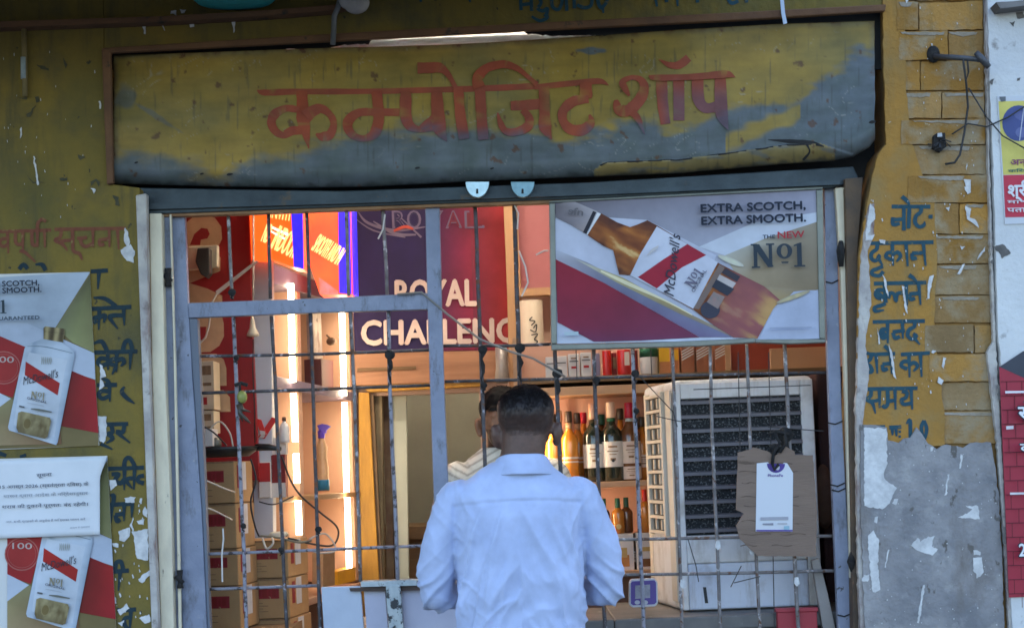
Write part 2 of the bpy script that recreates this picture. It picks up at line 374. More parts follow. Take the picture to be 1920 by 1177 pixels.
for i in range(len(rows) - 1):
    y0, y1 = rows[i] + 2.0, rows[i + 1] - 2.2
    xs = 1697 + max(0, (i - 6) * 9) if i < 12 else 1752
    xr = 1843 + max(0, i - 3) * 1.9
    cut = [xs - 14 + rnd.uniform(-6, 6)]
    off = (i % 2) * 52
    x = xs + 24 + off + rnd.uniform(-8, 8)
    while x < xr - 18 and (i < 6 or i in (9, 13)): cut.append(x); x += rnd.uniform(92, 116)
    cut.append(xr)
    for a, b in zip(cut[:-1], cut[1:]):
        d = rnd.uniform(-.007, .004); sk = rnd.uniform(-1.5, 1.5)
        sl_ = -.03
        ym = (y0 + y1) / 2; p = [(a + 1.2, y0 + sk), ((a + b) / 2, y0 - 1.2 + sk), (b - 1.0, y0 + sl_ * (b - a) * .5 + rnd.uniform(-1.5, 1.5)), (b - 1.0, y1 + rnd.uniform(-1.5, 1)), (a + 1.2, y1 + rnd.uniform(-1, 1.5))]
        b_ = len(bk.v); bk.prism(jag(p, 1.8, 9, i), d, .0115); u = rnd.uniform(.72, 1.12); g_ = rnd.random() ** 2.2
        if rnd.random() < .8:
            e0, e1 = a + (b - a) * rnd.uniform(0, .25), a + (b - a) * rnd.uniform(.7, 1)
            MB().prism(jag([(e0, y0 + sk + .5), (e1, y0 + .5), (e1 - 3, y0 + rnd.uniform(4, 8)), ((e0 + e1) / 2, y0 + rnd.uniform(5, 9)), (e0 + 4, y0 + rnd.uniform(3, 7))], 1.8, 4, i + 60), d - .0022, d + .004).obj('mortar_ledge', m_ledge, shop, bevel=.0012)
        for q in range(b_, len(bk.v)): bk.c[q] = (.42 * u * (1 - .22 * g_), .22 * u, (.055 + .055 * g_) * u)
bk.obj('brickwork', m_brick, shop, bevel=.0055)
z7 = Zm(1540, 730, 2.634)
cem = z7([(195, 170), (325, 185), (332, 250), (385, 262), (410, 240), (440, 235), (470, 185), (500, 215), (520, 262), (570, 292), (620, 270), (700, 285), (740, 262), (842, 262), (852, 330), (866, 420), (880, 560), (890, 760), (905, 1177), (910, 2200), (260, 2200), (215, 1177), (200, 800), (192, 400)])
MB().prism(jag(cem, 3.5, 9, 5), -.016, -.0045).obj('cement_render', m_cement, shop, bevel=.004)
MB().prism(jag([(1605, 760), (1613, 480), (1628, 385), (1640, 380), (1640, 440), (1628, 470), (1634, 560), (1624, 640), (1630, 700), (1618, 800), (1620, 900), (1625, 1177), (1660, 2300), (1648, 2300), (1612, 1177), (1606, 900)], 3, 10, 8), -.0075, .02).obj('jamb_plaster', m_plast, shop, bevel=.004)
MB().prism(jag([(1843, -200), (1848, 20), (1852, 300), (1862, 640), (1850, 660), (1870, 830), (1882, 1000), (1892, 1177), (1899, 1177), (1888, 1000), (1878, 830), (1868, 640), (1856, 300), (1851, -200)], 2, 8, 3), -.022, .0).obj('plaster_edge', m_plast, shop, bevel=.003)

# painted lettering
z6 = Zm(1540, 350, 2.616)
WL = []      # (zoom strokes)
def st(lst, wd, z, mb, y, gap=.00025):
    for i, s in enumerate(lst):
        mb.ribbon(z([(p[0], p[1], (p[2] if len(p) > 2 else 1) * wd) for p in s]), y - gap * (i % 9), .0002)
# widths are given back in px by z: scale third value by hand
def zs(z, k): return lambda pts: [(*z([(p[0], p[1])])[0], p[2] / k) for p in pts]
def strokes(lst, wd, ox, oy, k, mb, y, dep=None):
    z = Zm(ox, oy, k)
    for i, s in enumerate(lst):
        q = []
        for p in s:
            a = z([(p[0], p[1])])[0]; q.append((a[0], a[1], (p[2] if len(p) > 2 else wd) / k))
        mb.ribbon(q, y - .0003 * (i % 11), .00025, dep)
RT = [
 # not-
 [(345, 98), (535, 98)], [(352, 150), (352, 185), (385, 180)], [(352, 163), (410, 158)], [(405, 100), (405, 215)], [(432, 100), (428, 205)], [(395, 48, 20), (420, 70), (436, 98, 8)],
 [(490, 100), (487, 125), (465, 143), (460, 175), (480, 197), (503, 188), (506, 170, 5)], [(526, 147), (546, 147)],
 # dukan
 [(235, 278), (550, 272)], [(274, 280), (272, 305), (248, 325), (245, 350), (265, 363), (284, 345), (276, 335)], [(280, 352), (302, 388, 7)],
 [(302, 390), (280, 400), (252, 412), (250, 430), (285, 436), (304, 415)], [(348, 280), (352, 388, 10)], [(348, 322), (325, 325), (318, 345), (345, 358)], [(352, 330), (376, 322), (388, 342), (368, 368, 8)],
 [(415, 278), (424, 390, 10)], [(445, 326), (502, 324)], [(446, 326), (448, 352), (468, 348)], [(500, 276), (512, 388, 9)],
 # khulne
 [(258, 475), (515, 470)], [(310, 480), (316, 570)], [(308, 507), (276, 507), (266, 530), (285, 547), (310, 537)], [(270, 512), (306, 545)], [(316, 572), (292, 582), (262, 592), (268, 610), (308, 604, 8)],
 [(328, 548), (338, 522), (358, 528), (366, 560), (374, 524), (415, 520)], [(416, 478), (421, 582, 9)], [(432, 526), (480, 522)], [(434, 526), (438, 552), (460, 546)], [(477, 474), (487, 580, 9)], [(430, 433, 20), (450, 447), (474, 472, 7)],
 # band
 [(252, 663), (508, 658)], [(325, 662), (326, 768, 9)], [(322, 700), (298, 700), (289, 724), (305, 742), (325, 728)], [(296, 705), (322, 738)], [(350, 712), (410, 704)], [(352, 714), (362, 742), (386, 733)], [(398, 664), (400, 745, 9)],
 [(458, 660), (456, 685), (430, 702), (424, 730), (445, 747), (466, 732), (450, 722)], [(456, 742), (484, 774, 6)],
 # hone ka
 [(240, 822), (362, 818)], [(390, 822), (532, 815)], [(245, 824), (240, 846), (215, 866), (238, 878), (248, 905), (222, 915), (214, 962, 7)], [(268, 824), (275, 915, 9)], [(300, 870), (345, 866)], [(300, 872), (305, 898), (326, 890)], [(340, 820), (346, 918, 9)], [(310, 778, 18), (325, 794), (341, 816, 7)], [(222, 815, 18), (250, 822, 10)],
 [(430, 820), (433, 935, 9)], [(430, 856), (402, 858), (392, 878), (422, 893)], [(434, 872), (455, 862), (472, 880), (452, 904, 8)], [(486, 820), (492, 932, 9)],
 # samay
 [(215, 992), (472, 987)], [(245, 995), (241, 1026), (222, 1042), (250, 1060), (266, 1112, 7)], [(240, 1053), (286, 1046)], [(285, 995), (286, 1085, 9)], [(325, 996), (326, 1060), (312, 1080), (300, 1070)], [(318, 1052), (364, 1046)], [(361, 992), (364, 1092, 9)],
 [(395, 1002), (420, 1010), (414, 1034), (394, 1044), (404, 1066), (442, 1060)], [(440, 990), (446, 1092, 9)],
]
def words(lst, wd, ox, oy, k, y, mat, key):
    g = {}
    for s in lst: g.setdefault(key(sum(p[0] for p in s) / len(s), sum(p[1] for p in s) / len(s)), []).append(s)
    for q in g.values(): mb = MB(); strokes(q, wd, ox, oy, k, mb, y); mb.obj('wall_lettering', mat, shop)
words(RT, 19, 1540, 350, 2.616, -.0052, m_blue, lambda x, y: sum(y > v for v in (232, 440, 622, 776, 965)) * 2 + (776 < y < 965 and x > 380))
R10 = [[(215, 184), (315, 184)], [(335, 187), (395, 184)], [(350, 190), (352, 225, 9)], [(368, 190), (372, 230, 9)], [(386, 202, 12), (388, 214, 12)], [(386, 226, 12), (388, 238, 12)], [(420, 170, 8), (438, 152), (440, 240)], [(506, 152, 15), (494, 190), (508, 246, 14), (520, 195), (508, 152, 14)]]
words(R10, 19, 1540, 730, 2.634, -.0052, m_blue, lambda x, y: x > 400)
LB = [
 [(-30, 131), (282, 122)], [(300, 118), (695, 112)], [(42, 130), (46, 250, 10)], [(40, 168), (10, 172), (-4, 196), (20, 212), (42, 200)], [(86, 128), (86, 188), (108, 202), (128, 190)], [(126, 126), (126, 238, 10)], [(108, 236), (140, 246), (196, 298, 8)],
 [(176, 124), (178, 196), (196, 205), (208, 196)], [(206, 124), (207, 215, 10)], [(246, 120), (248, 218, 10)], [(206, 118), (210, 82), (232, 62), (254, 76, 16)],
 [(338, 118), (333, 158), (304, 178), (345, 200), (372, 235, 8)], [(332, 182), (402, 176)], [(400, 116), (402, 222)], [(398, 224), (412, 242), (438, 252), (454, 288, 8)], [(425, 168), (480, 162)], [(452, 166), (446, 190), (470, 212), (512, 196)], [(512, 114), (514, 216, 10)],
 [(545, 176), (602, 170)], [(548, 176), (552, 204), (575, 198)], [(602, 114), (604, 216, 10)], [(648, 114), (655, 228, 10)]]
words(LB, 19, 0, 390, 2.942, -.0015, m_brown, lambda x, y: x > 292)
LT = [
 [(105, 338), (130, 312), (152, 336)], [(195, 312, 10), (232, 312), (252, 345)], [(500, 350), (595, 344)], [(546, 350), (540, 448, 8)],
 [(505, 556), (724, 545)], [(515, 494, 10), (580, 500), (640, 542)], [(548, 560), (544, 672, 8)], [(545, 598), (518, 610), (530, 636)], [(548, 602), (580, 592), (572, 632, 10)], [(690, 592), (625, 592), (606, 606), (650, 666, 8)], [(682, 550), (686, 648, 8)],
 [(505, 797), (758, 790)], [(505, 752, 10), (560, 736), (592, 792)], [(676, 792), (690, 740), (716, 734), (732, 790)], [(594, 798), (596, 892, 8)], [(590, 832), (556, 828), (540, 850), (560, 868), (594, 855)], [(645, 796), (642, 905, 8)], [(640, 832), (615, 836), (608, 858), (640, 866)], [(646, 842), (672, 830), (684, 850), (665, 872, 8)], [(640, 872), (618, 918, 8)], [(722, 790), (716, 892, 8)],
 [(535, 976), (645, 974)], [(604, 978), (606, 1068, 8)], [(600, 1010), (560, 1008), (545, 1030), (565, 1050), (604, 1034)], [(560, 940, 8), (590, 950), (606, 976)], [(686, 984, 10), (672, 1012), (698, 1045), (742, 1078, 8)]]
words(LT, 24, 0, 390, 2.942, -.0015, m_navy, lambda x, y: (y < 345 and x < 300, y < 470, y < 720, y < 930))
LT2 = [
 [(560, 46), (712, 42)], [(618, 48), (625, 88), (600, 98), (626, 122), (590, 150, 10)], [(560, 152), (625, 184, 8)], [(692, 44), (682, 88), (650, 88), (724, 148, 8)],
 [(595, 292), (800, 285)], [(690, 288), (695, 245), (718, 230), (742, 262), (752, 290)], [(692, 290), (690, 410, 8)], [(748, 290), (744, 408, 8)], [(620, 322), (660, 322), (640, 352), (668, 372), (690, 350)], [(740, 345), (715, 345), (704, 362), (735, 400, 8)], [(800, 330), (772, 336), (768, 360), (800, 372)],
 [(600, 492), (745, 484)], [(615, 446), (632, 440), (628, 490)], [(622, 490), (616, 592, 8)], [(640, 548), (692, 540)], [(642, 548), (650, 582), (668, 572)], [(690, 488), (688, 582, 8)], [(735, 486), (732, 562, 8)],
 [(-5, 205, 26), (35, 218, 20)], [(110, 225, 16), (145, 215, 20)],
 [(630, 862), (716, 856)], [(640, 856), (645, 815), (672, 808), (686, 858)], [(668, 860), (658, 970, 8)],
 [(650, 1076), (756, 1072)], [(728, 1074), (720, 1200, 9)], [(724, 1118), (696, 1120), (690, 1150), (715, 1190)]]
words(LT2, 24, 0, 780, 2.964, -.0015, m_navy, lambda x, y: (x < 200, y < 220, y < 430, y < 700, y < 1000))
TP = [[(986, -40), (992, 58)], [(992, 28), (1045, 22)], [(1046, -40), (1050, 62)], [(1080, -30), (1102, 15), (1084, 48), (1112, 62), (1136, 48), (1132, 82)], [(1050, 92, 12), (1095, 116), (1136, 98), (1120, 80)], [(1160, -40), (1164, 35), (1196, 54), (1216, 20), (1218, -30)], [(1238, -40), (1244, 62)], [(1282, -40), (1286, 48)], [(1300, 28), (1340, 44), (1378, 30), (1382, -30)], [(1408, -30), (1428, 44), (1460, 18), (1478, -30)], [(1440, 30), (1446, 74, 10)],
      [(700, -20), (712, 14, 8)], [(430, -20), (440, 12, 12)], [(1730, -20), (1742, 38, 10)], [(1790, -20), (1795, 14)], [(1850, -30), (1856, 36, 10)], [(1960, -30), (1966, 16)], [(2120, -30), (2150, 18), (2190, 6)], [(2230, -30), (2236, 16)]]
words(TP, 19, 640, 0, 2.942, -.0012, m_blue, lambda x, y: sum(x > v for v in (900, 1600, 2000)))
# scuffs, flaked spots and paper remnants on the two wall faces
def scraps(name, lst, y, mat, amp=2.5, own=99):
    """the first ones are parts of their own, the flecks after them one part nobody could count"""
    for i, p in enumerate(lst[:own]): MB().prism(jag(jag(p, amp, 4, i), amp * .6, 1.6, i + 40), y - .0006 - .0002 * (i % 5), y).obj(name, mat, shop)
    if own < len(lst):
        mb = MB()
        for i, p in enumerate(lst[own:]): mb.prism(jag(p, amp * .6, 2, i), y - .0006 - .0002 * (i % 5), y)
        mb.obj('paint_fleck', mat, shop)['kind'] = 'stuff'
PW = []
for p in ([(212, 190), (322, 190), (326, 360), (310, 400), (310, 440), (372, 482), (340, 560), (300, 590), (212, 575)], [(710, 575), (775, 575), (782, 640), (676, 632), (730, 605), (745, 590)], [(442, 770), (475, 735), (490, 750), (530, 725), (555, 728), (545, 770), (575, 790), (550, 818), (500, 805)], [(750, 830), (795, 825), (800, 900), (770, 935), (752, 890)], [(230, 720), (255, 695), (285, 740), (280, 860), (292, 990), (255, 1000), (240, 880)], [(625, 420), (633, 420), (618, 520), (610, 520)], [(500, 965), (512, 965), (485, 1155), (473, 1150)], [(690, 320), (700, 325), (690, 390), (682, 388)], [(755, 790), (785, 800), (780, 815), (752, 815)], [(215, 910), (238, 915), (230, 950), (200, 945)], [(360, 540), (380, 545), (370, 570), (350, 560)], [(265, 630), (280, 625), (275, 660), (262, 655)], [(540, 285), (555, 280), (550, 305), (538, 305)], [(330, 790), (336, 790), (318, 880), (312, 878)]):
    PW.append(z7(p))
for i in range(110):
    x, y = rnd.uniform(220, 880), rnd.uniform(300, 1170); s_ = rnd.uniform(1, 4.5)
    PW.append(z7([(x, y), (x + s_, y - s_ * .5), (x + s_ * 1.3, y + s_), (x + s_ * .2, y + s_ * 1.2)]))
scraps('paper_remnant', PW, -.0162, m_flake, 2.5, 13)
PY = [z6(p) for p in ([(300, 430), (318, 460), (330, 540), (318, 520)], [(395, 485), (405, 490), (425, 625), (412, 610)], [(530, 440), (552, 432), (535, 500), (532, 550), (520, 550), (522, 480)], [(330, 770), (345, 800), (368, 945), (355, 930)], [(275, 690), (290, 770), (282, 775)], [(285, 258), (312, 262), (312, 280), (290, 278)], [(545, 800), (562, 805), (552, 820), (540, 815)], [(240, 80), (262, 110), (265, 160), (245, 175), (232, 240), (262, 235), (250, 260), (215, 265), (225, 170)])]
for i in range(26):
    x, y = rnd.uniform(240, 560), rnd.uniform(60, 1080); s_ = rnd.uniform(3, 8)
    PY.append(z6([(x, y), (x + s_ * .5, y - s_ * .5), (x + s_, y + s_ * 1.2), (x + s_ * .2, y + s_ * 1.6)]))
scraps('flaked_spot', PY, -.0088, m_flake, 1.5, 9)
PB = [z6(p) for p in ([(705, 95), (735, 110), (728, 150), (760, 165), (775, 205), (745, 180), (715, 160)], [(610, 105), (630, 100), (625, 120)], [(690, 385), (705, 378), (680, 430), (668, 428)], [(770, 340), (805, 290), (800, 315), (765, 360)], [(680, 290), (705, 295), (690, 308)], [(600, 835), (612, 840), (600, 890), (590, 880)], [(575, 930), (600, 950), (590, 970), (570, 960)], [(700, 0), (735, 5), (715, 30), (705, 20)], [(530, 440), (553, 432), (540, 480)])]
PB += [Zm(1280, 0, 2.942)(p) for p in ([(1550, 990), (1590, 990), (1590, 1060), (1570, 1070), (1560, 1020)], [(1225, -5), (1245, 0), (1235, 20)], [(1370, 240), (1378, 240), (1376, 260)], [(1560, 920), (1570, 900), (1568, 940)])]
for i in range(90):
    x, y = rnd.uniform(1700, 1840), rnd.uniform(0, 780); s_ = rnd.uniform(.5, 2.2)
    if y > 330 or x > 1720: PB.append([(x, y), (x + s_ * .5, y - s_ * .5), (x + s_, y + s_ * 1.2), (x + s_ * .2, y + s_ * 1.6)])
scraps('flaked_spot', PB, -.0088, m_flake, 1.4, 13)
z4 = Zm(0, 390, 2.942); z5 = Zm(0, 780, 2.964); z1 = Zm(0, 0, 2.942)
PL = [z4(p) for p in ([(690, 105), (705, 130), (718, 200), (700, 225), (680, 170)], [(665, 235), (720, 200), (745, 240), (735, 300), (700, 295)], [(550, 860), (565, 870), (585, 930), (560, 935), (575, 980), (548, 1000), (555, 930)])]
PL += [z5(p) for p in ([(540, 0), (590, 0), (592, 100), (580, 150), (555, 140)], [(605, 355), (640, 352), (650, 385), (615, 410)], [(690, 455), (750, 445), (748, 480), (700, 480)], [(655, 640), (720, 615), (725, 660), (690, 700), (668, 690)], [(735, 640), (820, 625), (825, 800), (760, 790), (750, 720)], [(765, 905), (835, 850), (840, 875), (790, 925)], [(655, 1080), (705, 1042), (720, 1065), (670, 1105)], [(720, 610), (740, 560), (738, 640)], [(760, 580), (800, 570), (800, 600), (770, 600)], [(625, 700), (655, 705), (660, 730), (628, 725)], [(770, 1120), (830, 1100), (840, 1140), (800, 1150)], [(620, 1010), (640, 1005), (645, 1040), (622, 1045)], [(655, 1145), (690, 1130), (680, 1170)], [(775, 455), (790, 455), (788, 480), (772, 478)], [(800, 500), (820, 520), (815, 560), (795, 540)])]
PL += [z1(p) for p in ([(785, 110), (800, 108), (803, 185), (793, 185), (790, 150), (770, 130)], [(1275, 100), (1300, 100), (1292, 180), (1286, 180)], [(875, 105), (882, 104), (912, 165), (905, 165)], [(1040, 105), (1065, 102), (1070, 150), (1050, 150)], [(183, 862), (190, 862), (215, 1020), (206, 1022)], [(110, 715), (118, 700), (122, 755), (112, 760)], [(500, 1035), (525, 1045), (520, 1070)], [(135, 830), (140, 830), (138, 850)], [(545, 560), (555, 560), (557, 600), (548, 600)], [(525, 110), (532, 110), (530, 150)], [(945, 60), (970, 58), (972, 80), (940, 78)], [(990, 55), (1025, 54), (1020, 72), (995, 72)])]
for i in range(40):
    x, y = rnd.uniform(205, 275), rnd.uniform(930, 1177); s_ = rnd.uniform(1, 3.5)
    PL.append([(x, y), (x + s_ * .5, y - s_ * .5), (x + s_, y + s_ * 1.2), (x + s_ * .2, y + s_ * 1.6)])
for i in range(30):
    x, y = rnd.uniform(0, 190), rnd.uniform(50, 420); s_ = rnd.uniform(.6, 1.6)
    PL.append([(x, y), (x + s_ * .5, y - s_), (x + s_, y + s_ * 2), (x + s_ * .2, y + s_ * 3)])
scraps('paper_remnant', PL, -.0021, m_flake, 2.2, 30)
PL2 = [z1(p) for p in ([(195, 540), (215, 535), (218, 560), (198, 565)], [(145, 630), (165, 615), (200, 580), (170, 640), (150, 648)], [(425, 850), (470, 870), (440, 885)], [(350, 320), (372, 360), (360, 380), (352, 350)], [(430, 640), (440, 645), (432, 655)], [(145, 965), (180, 1000), (250, 1010), (180, 1008)], [(500, 1000), (530, 985), (550, 1005), (545, 1030), (530, 1000), (505, 1025)], [(330, 985), (370, 980), (370, 995), (335, 998)], [(100, 540), (150, 535), (145, 550)], [(205, 355), (270, 380), (265, 390), (225, 378)], [(620, 1075), (655, 1090), (660, 1140), (640, 1130)], [(350, 960), (352, 975)] + [(360, 970)])]
scraps('dark_blotch', PL2, -.0021, M('dark_olive_chip', (.05, .05, .03), (.085, .08, .045), 30, .9), 2)
# shop interior shell
m_int = M('interior_pink_wall', (.58, .42, .33), (.50, .36, .29), 4, .8, .1, 30)
m_ceil = M('interior_ceiling', (.72, .80, .84), (.66, .73, .77), 4, .85)
BK = 2.25
MB().box(-1.6, 1.6, .05, BK, 3.0, 3.06).obj('ceiling', m_ceil, shop)
MB().box(-1.45, 1.5, .23, BK + 1.4, -.05, .12).obj('floor', M('interior_floor', (.2, .17, .14), (.25, .22, .18), 5, .6), shop)
MB().box(-1.53, -1.452, .23, BK, .121, 3.06).obj('side_wall', M('interior_red_wall', (.30, .03, .03), (.24, .03, .028), 4, .6), shop)
MB().box(1.502, 1.58, .23, BK, .121, 3.06).obj('side_wall', m_int, shop)
dl, dr, dt = W(690, 800, BK).x, W(900, 800, BK).x, W(800, 738, BK).z
bw = MB(); bw.box(-1.45, dl, BK, BK + .1, .121, 2.999); bw.box(dr, 1.5, BK, BK + .1, .121, 2.999); bw.box(dl, dr, BK, BK + .1, dt, 2.999)
bw.obj('back_wall', m_int, shop)
df = empty('door_frame', (0, BK, .1), 'yellow ochre wooden door frame in the back wall behind the pale post', 'door frame')
m_yel = M('yellow_door_paint', (.50, .27, .035), (.36, .19, .03), 10, .5, .2, 40, stretch=(3, 3, .6))
MB().prism([(672, 722), (902, 712), (902, 724), (692, 735)], BK - .05, BK - .002).obj('head', m_yel, df, bevel=.003)
MB().prism([(672, 735.5), (692, 735.5), (722, 1300), (676, 1300)], BK - .05, BK - .002).obj('jamb', m_yel, df, bevel=.003)
MB().prism([(692.5, 740), (700, 740), (728, 1300), (722.5, 1300)], BK - .03, BK + .1).obj('stop', M('brown_door_edge', (.16, .10, .05), (.10, .07, .04), 8, .6), df)
MB().prism([(702, 742), (716, 741), (722, 1300), (728, 1300)], BK + .02, BK + .1).obj('architrave', M('khaki_door_paint', (.25, .20, .11), (.18, .15, .09), 8, .6), df)
dv = empty('door_leaf', (dl + .1, BK + .1, .12), 'pale mint door leaf standing open beyond the yellow door frame', 'door')
MB().prism([(734, 738), (762, 738), (770, 1300), (748, 1300)], BK + .12, BK + .16).obj('panel', M('mint_door_paint', (.52, .58, .50), (.46, .52, .45), 6, .5), dv, bevel=.004)
MB().prism([(718, 739), (732, 739), (743, 1300), (729, 1300)], BK + .12, BK + .16).obj('lining', M('dark_door_lining', (.10, .06, .035), (.16, .12, .07), 12, .6), dv)
rb = MB(); y2 = BK + 1.4
rb.box(dl - .6, dr + .8, y2, y2 + .06, .121, 2.6); rb.box(dl - .66, dl - .601, BK + .101, y2, .121, 2.6); rb.box(dr + .801, dr + .86, BK + .101, y2, .121, 2.6); rb.box(dl - .66, dr + .86, BK + .101, y2, 2.6, 2.66)
rb.obj('rear_room_wall', M('sage_room_wall', (.36, .37, .30), (.30, .31, .26), 3, .8, .2, 20), shop)
bt = empty('bed_bench', (W(790, 1000, BK + .8).x, BK + .8, .12), 'low brown wooden bench in the back room past the open door', 'bench')
bb = W(790, 985, BK + .6)
m_wood = M('brown_wood', (.20, .125, .06), (.14, .085, .04), 6, .6, .2, 30, stretch=(1, 1, 6))
MB().box(bb.x - .25, bb.x + .35, BK + .5, BK + 1.1, bb.z - .06, bb.z).obj('seat', m_wood, bt)
MB().box(bb.x - .24, bb.x + .34, BK + .55, BK + .6, .12, bb.z - .061).obj('front_board', m_wood, bt)

# ------------------------------------------------------------------ tin sign board
TOPC = [(205, 104), (400, 98), (620, 90), (780, 87), (900, 81), (1100, 69), (1280, 56), (1450, 46), (1640, 40)]
BOTC = [(210, 345), (400, 350), (560, 352), (700, 350), (880, 341), (1050, 334), (1280, 325), (1463, 308), (1560, 302), (1600, 294), (1630, 276), (1640, 262)]
def cur(c, x):
    for (a, b), (p, q) in zip(c[:-1], c[1:]):
        if x <= p: return b + (q - b) * max(0, (x - a)) / (p - a)
    return c[-1][1]
GB = [(205, 292), (255, 290), (300, 300), (340, 316), (420, 322), (500, 312), (560, 288), (600, 268), (650, 256), (690, 262), (740, 250), (800, 243), (880, 250), (930, 252), (960, 244), (1010, 246), (1050, 262), (1100, 258), (1150, 240), (1200, 231), (1230, 226), (1260, 240), (1300, 230), (1330, 216), (1370, 196), (1480, 195), (1500, 186), (1530, 160), (1560, 132), (1600, 104), (1640, 92)]
def sm(a, b, x):
    t = max(0, min(1, (x - a) / (b - a))); return t * t * (3 - 2 * t)
def lipline(x): return cur([(1100, 330), (1133, 305), (1280, 299), (1477, 272), (1540, 270), (1600, 290)], x)
def grey(px, py):
    n = noise.fractal(Vector((px * .011, py * .022, 1.3)), 1, 2, 5) * 22 + noise.noise(Vector((px * .05, py * .09, 4))) * 5
    n += noise.fractal(Vector((px * .03, py * .07, 21)), 1, 2, 5) * 9
    wd_ = 20 - 9 * sm(500, 1300, px)
    g = sm(-wd_, wd_, py - cur(GB, px) + n)
    d = abs((py - 262) + (px - 1380) * .45) - 14 + noise.noise(Vector((px * .03, py * .05, 9))) * 10
    if 1360 < px < 1500 and py < lipline(px): g *= sm(-6, 8, d)
    if px > 1115 and py > lipline(px) and px < 1565: g *= .30 + .45 * sm(.1, .6, noise.fractal(Vector((px * .02, py * .08, 31)), 1, 2, 4))
    a = math.hypot((px - 1110) / 28, (py - 96) / 7) + noise.noise(Vector((px * .06, py * .1, 2))) * .5
    g = max(g, 1 - sm(.7, 1.1, a))
    a = math.hypot((px - 235) / 20, (py - 185) / 26) + noise.noise(Vector((px * .05, py * .05, 6))) * .6
    g = max(g, .75 * (1 - sm(.6, 1.2, a)))
    a = abs((py - 195) - (px - 255) * .62) / 7 + abs(px - 290) / 50
    g = max(g, .6 * (1 - sm(.6, 1.3, a + noise.noise(Vector((px * .07, py * .07, 5))) * .4)))
    return max(0, min(1, g))
def bdep(px, py):
    t = (py - cur(TOPC, px)) / (cur(BOTC, px) - cur(TOPC, px))
    d = .012 * math.sin(px * .0062 + 1.0) * (1 - t * .4) + .008 * math.sin(px * .013 + t * 3) + .005 * noise.noise(Vector((px * .012, py * .02, 0)))
    d += -.03 * t + .02 * (1 - t) * math.exp(-((px - 850) / 260) ** 2)
    if t > .86: d += .05 * ((t - .86) / .14) ** 2
    d -= .03 * sm(1500, 1640, px) * sm(.5, 1, t)
    if px > 1115 and px < 1600 and py > lipline(px): d -= .006
    return .03 + d
YEL = Vector((.35, .225, .034)); YEL2 = Vector((.20, .155, .042)); GRY = Vector((.125, .145, .165)); GRY2 = Vector((.075, .095, .085))
def mixv(a, b, t): return a + (b - a) * t
def signcol(px, py):
    g = grey(px, py); n = .5 + .5 * noise.fractal(Vector((px * .006, py * .012, 7)), 1, 2, 4)
    n2 = .5 + .5 * noise.fractal(Vector((px * .02, py * .03, 17)), 1, 2, 4)
    y = mixv(YEL, YEL2, max(0, min(1, n * 1.2 - .1))); k = mixv(GRY, GRY2, n2)
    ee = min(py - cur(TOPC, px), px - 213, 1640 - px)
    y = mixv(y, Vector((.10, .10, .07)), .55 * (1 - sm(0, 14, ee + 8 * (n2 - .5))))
    c = mixv(y, k, g)
    br = .6 * noise.fractal(Vector((px * .014 + py * .01, py * .07, 5)), 1, 2, 6)          # brush drag along the board
    c = c * (1 + .22 * br)
    dr = noise.fractal(Vector((px * .16, py * .012, 14)), 1, 2, 4)                      # drip stains
    c = mixv(c, Vector((.055, .058, .045)), .5 * sm(.32, .75, dr) * sm(0, 40, py - cur(TOPC, px)))
    ru = noise.fractal(Vector((px * .045, py * .045, 41)), 1, 2, 6)
    c = mixv(c, Vector((.10, .045, .02)), .8 * sm(.62, .74, ru) + .55 * sm(18, 2, ee + 10 * ru) * sm(.1, .4, ru))
    sc1 = abs(noise.noise(Vector((px * .02 + py * .03, py * .012 - px * .008, 51))))
    c = mixv(c, Vector((.34, .33, .28)), .45 * sm(.012, .003, sc1) * sm(.0, .3, noise.noise(Vector((px * .013, py * .02, 61)))))
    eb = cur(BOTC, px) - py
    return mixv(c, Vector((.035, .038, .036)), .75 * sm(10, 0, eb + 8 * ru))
sign = empty('shop_sign', W(925, 345, .03), 'long bent tin sign board with red Hindi lettering on weathered yellow', 'sign')
sb = MB(); NX, NY = 620, 110
vs = []; cs = []
for j in range(NY + 1):
    for i in range(NX + 1):
        px = 213 + (1640 - 213) * i / NX
        a, b = cur(TOPC, px), cur(BOTC, px); py = a + (b - a) * j / NY
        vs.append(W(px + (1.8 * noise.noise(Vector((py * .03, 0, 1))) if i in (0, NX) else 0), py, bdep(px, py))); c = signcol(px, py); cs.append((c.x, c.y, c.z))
fs = [(j * (NX + 1) + i, j * (NX + 1) + i + 1, (j + 1) * (NX + 1) + i + 1, (j + 1) * (NX + 1) + i) for j in range(NY) for i in range(NX)]
b0 = len(sb.v); sb.v += vs; sb.f += fs; sb.c += cs
so_ = sb.obj('board', m_sign, sign, smooth=True)
so_.modifiers.new('s', 'SOLIDIFY').thickness = .002; so_.modifiers['s'].offset = 0
RED = Vector((.36, .042, .020)); RED2 = Vector((.16, .024, .035)); RFD = Vector((.105, .075, .105))
